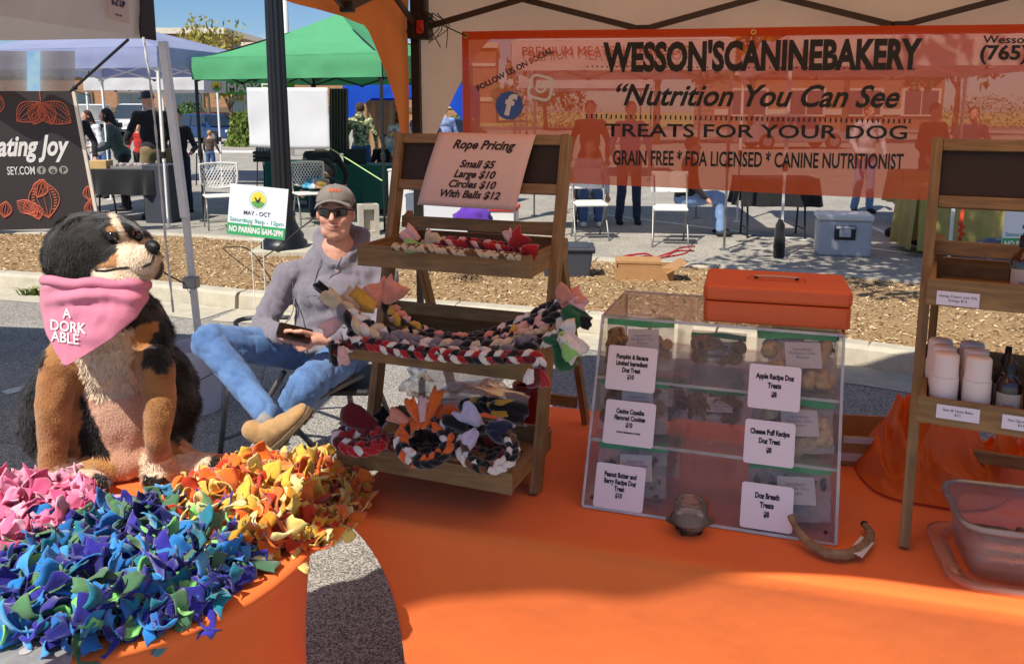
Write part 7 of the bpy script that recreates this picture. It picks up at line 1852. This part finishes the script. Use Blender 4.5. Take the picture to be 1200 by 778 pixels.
pedestal_table('folding_table', 'bare black folding table frame left of the white chairs', G(588, 272), -.1, 1.1, .6, .74, wplast)
# grey storage tote
tt_ = thing('storage_tote', 'dark grey storage tote on the wood chips behind the left rack', 'tote', tuple(G(633, 328, .1)), -.05)
gt = M('tote_grey', '3c4048', .5, .08, 6); MB().add([(x * w_ / 2 + .24, y * d_ / 2 + .17, z) for z, w_, d_ in ((0, .40, .27), (.26, .46, .32)) for x, y in ((-1, -1), (1, -1), (1, 1), (-1, 1))], [(3, 2, 1, 0), (4, 5, 6, 7), (0, 1, 5, 4), (1, 2, 6, 5), (2, 3, 7, 6), (3, 0, 4, 7)]).build('tote_body', gt, tt_, bevel=.012)
MB().box((.24, .17, .275), (.50, .36, .03)).build('tote_lid', gt, tt_, bevel=.01); MB().box((.24, .17, .295), (.40, .26, .02)).build('lid_panel', gt, tt_, bevel=.01)
for x in (.0, .48): MB().box((x, .17, .25), (.03, .14, .05)).build('latch', M('latch_grey', '5a5e66', .5), tt_, bevel=.004)
# cardboard tray with red ropes
ct_ = carton('cardboard_tray', 'open cardboard tray on the wood chips with red ropes over its edge', G(722, 333, .08), -.12, .50, .32, .15)
for (sx_, px_, rz_) in ((.02, .5, .7),): MB().box((.51, .10, .16), (.2, .30, .004), rotm(0, -.5, .1)).build('flap', cardm, ct_)
MB().box((.2, .4, .15), (.42, .18, .004), rotm(.2)).build('flap', cardm, ct_)
rr_ = thing('red_rope', 'tangled red rope lying across the cardboard tray', 'rope', tuple(G(760, 300, .15)))
for k in range(3):
    r = random.Random(k); pts = [P(726 + i * 14 + r.uniform(-5, 5), 300 + r.uniform(-5, 3) - (8 if i > 4 else 0) + k * 1.5, 8.0 + r.uniform(-.1, .1)) for i in range(7)]
    par(MB().tube(cat_path(pts, 5), .009, 6).build('rope_strand', FC['red'], None, smooth=True), rr_)
# black table, its umbrella weight and the cooler
bt2 = pedestal_table('black_table', 'black cloth covered table under the right end of the banner', G(868, 282) + V((0, .1, 0)), -.08, .95, .6, .76, blk_c, blk_c, .34)
wt = G(911, 302); wg = thing('leg_weight', 'black weight bag strapped to the pale canopy leg before the black table', 'weight bag', tuple(wt), 0)
MB().lathe([(.05, .0), (.062, .01), (.06, .2), (.05, .36), (.03, .40), (.025, .42)], (0, -.04, .01), 18, capb=True).build('weight_bag', cl_('weight', '121214'), wg, smooth=True); MB().lathe([(.064, .12), (.064, .15)], (0, -.04, 0), 18).build('strap', blackp, wg)
ck = thing('cooler', 'white and grey ice chest right of the black table', 'cooler', tuple(G(955, 300)), -.25); ckm = M('cooler_grey', 'b2b5ba', .5, .06, 4)
MB().box((.30, .22, .2), (.56, .42, .4)).build('cooler_body', ckm, ck, bevel=.03, seg=3); MB().box((.30, .22, .435), (.59, .45, .07)).build('cooler_lid', wplast, ck, bevel=.025, seg=3)
hh_ = MB().box((.30, .0, .27), (.22, .02, .16)).build('handle_recess', blackp, ck, bevel=.01); MB().box((.30, -.02, .33), (.2, .02, .03)).build('handle', ckm, ck, bevel=.005); MB().box((.30, -.012, .27), (.12, .012, .09)).build('latch', ckm, ck, bevel=.01)
# yellow covered tables at the right
pedestal_table('yellow_table', 'yellow covered table nearer the cooler, its cloth hanging in folds', G(1062, 268) + V((0, .2, 0)), -.1, .9, .6, .76, yel_c, yel_c, .45)
pedestal_table('yellow_table', 'yellow covered table behind the right rack beside the orange strap', G(1082, 305) + V((0, .2, 0)), -.12, 1.5, .7, .76, yel_c, yel_c, .68)
m = MB().tube([P(1118, 234, 8.3), P(1111, 316, 8.2)], .018, 8); tag(m.build('canopy_leg_pole', whitesteel, None), 'white pole standing before the yellow cloth at the right', 'pole')
m = MB(); m.bar(P(1130, 234, 8.3), P(1126, 262, 8.25), .035, .004); 
for i in range(5): m.ell(P(1125 + (i % 2) * 3, 262 + i * 4, 8.22), (.03, .02, .022), nu=8, nv=5)
m.bar(P(1125, 280, 8.25), P(1122, 296, 8.25), .03, .004); tag(m.build('ratchet_strap', M('strap_orange', 'd8481c', .7, .05), None), 'orange ratchet strap hanging on the yellow cloth', 'strap')
gb = crumple('gym_bag', 'blue grey rounded bag on the ground under the second yard sign', G(1168, 322, 0) + V((0, 0, .17)), .27, cl_('bag_bluegrey', '55606e'), 7, squash=(1.25, .8, .75), amp=.08)
tag(MB().box(G(1156, 300, 0) + V((.02, -.25, .33)), (.16, .02, .07)).build('bag_handle_patch', blackp, None, bevel=.01), 'black handle patch on the blue grey bag', 'handle') if False else None
for i, (px, py) in enumerate(((1048, 278), (1078, 288), (1108, 318), (1128, 322))):
    m = MB(); m.ell(G(px, py) + V((0, 0, .06)), (.13, .09, .08)); tag(m.build('dark_bag', cl_('dark_bag', '1a1a1c'), None, smooth=True), ['small black bag by the kerb side edge of the nearer yellow cloth', 'black bag tucked under the first yellow table', 'black bag at the foot of the white pole', 'black bag between the white pole and the grey bag'][i], 'bag')
# loose fabric bag on the perforated chair
crumple('soft_bag', 'pastel bag of soft toys lying on the second perforated chair', G(374, 262) + V((0, -.02, .56)), .15, CLO['tiedye'], 6, squash=(1.3, .9, .6), amp=.3)
# tall tree whose twigs throw the broken shade on the right of the lot is outside the picture
m = MB().tube(cat_path([G(300, 300, .1), P(285, 290, 6.9), G(262, 292, .1), G(300, 305, .1), P(352, 268, 6.2), P(372, 252, 6.2)], 6), .006, 5); tag(m.build('power_cable', blackp, None), 'thin dark cable looping on the wood chips under the yard sign', 'cable')
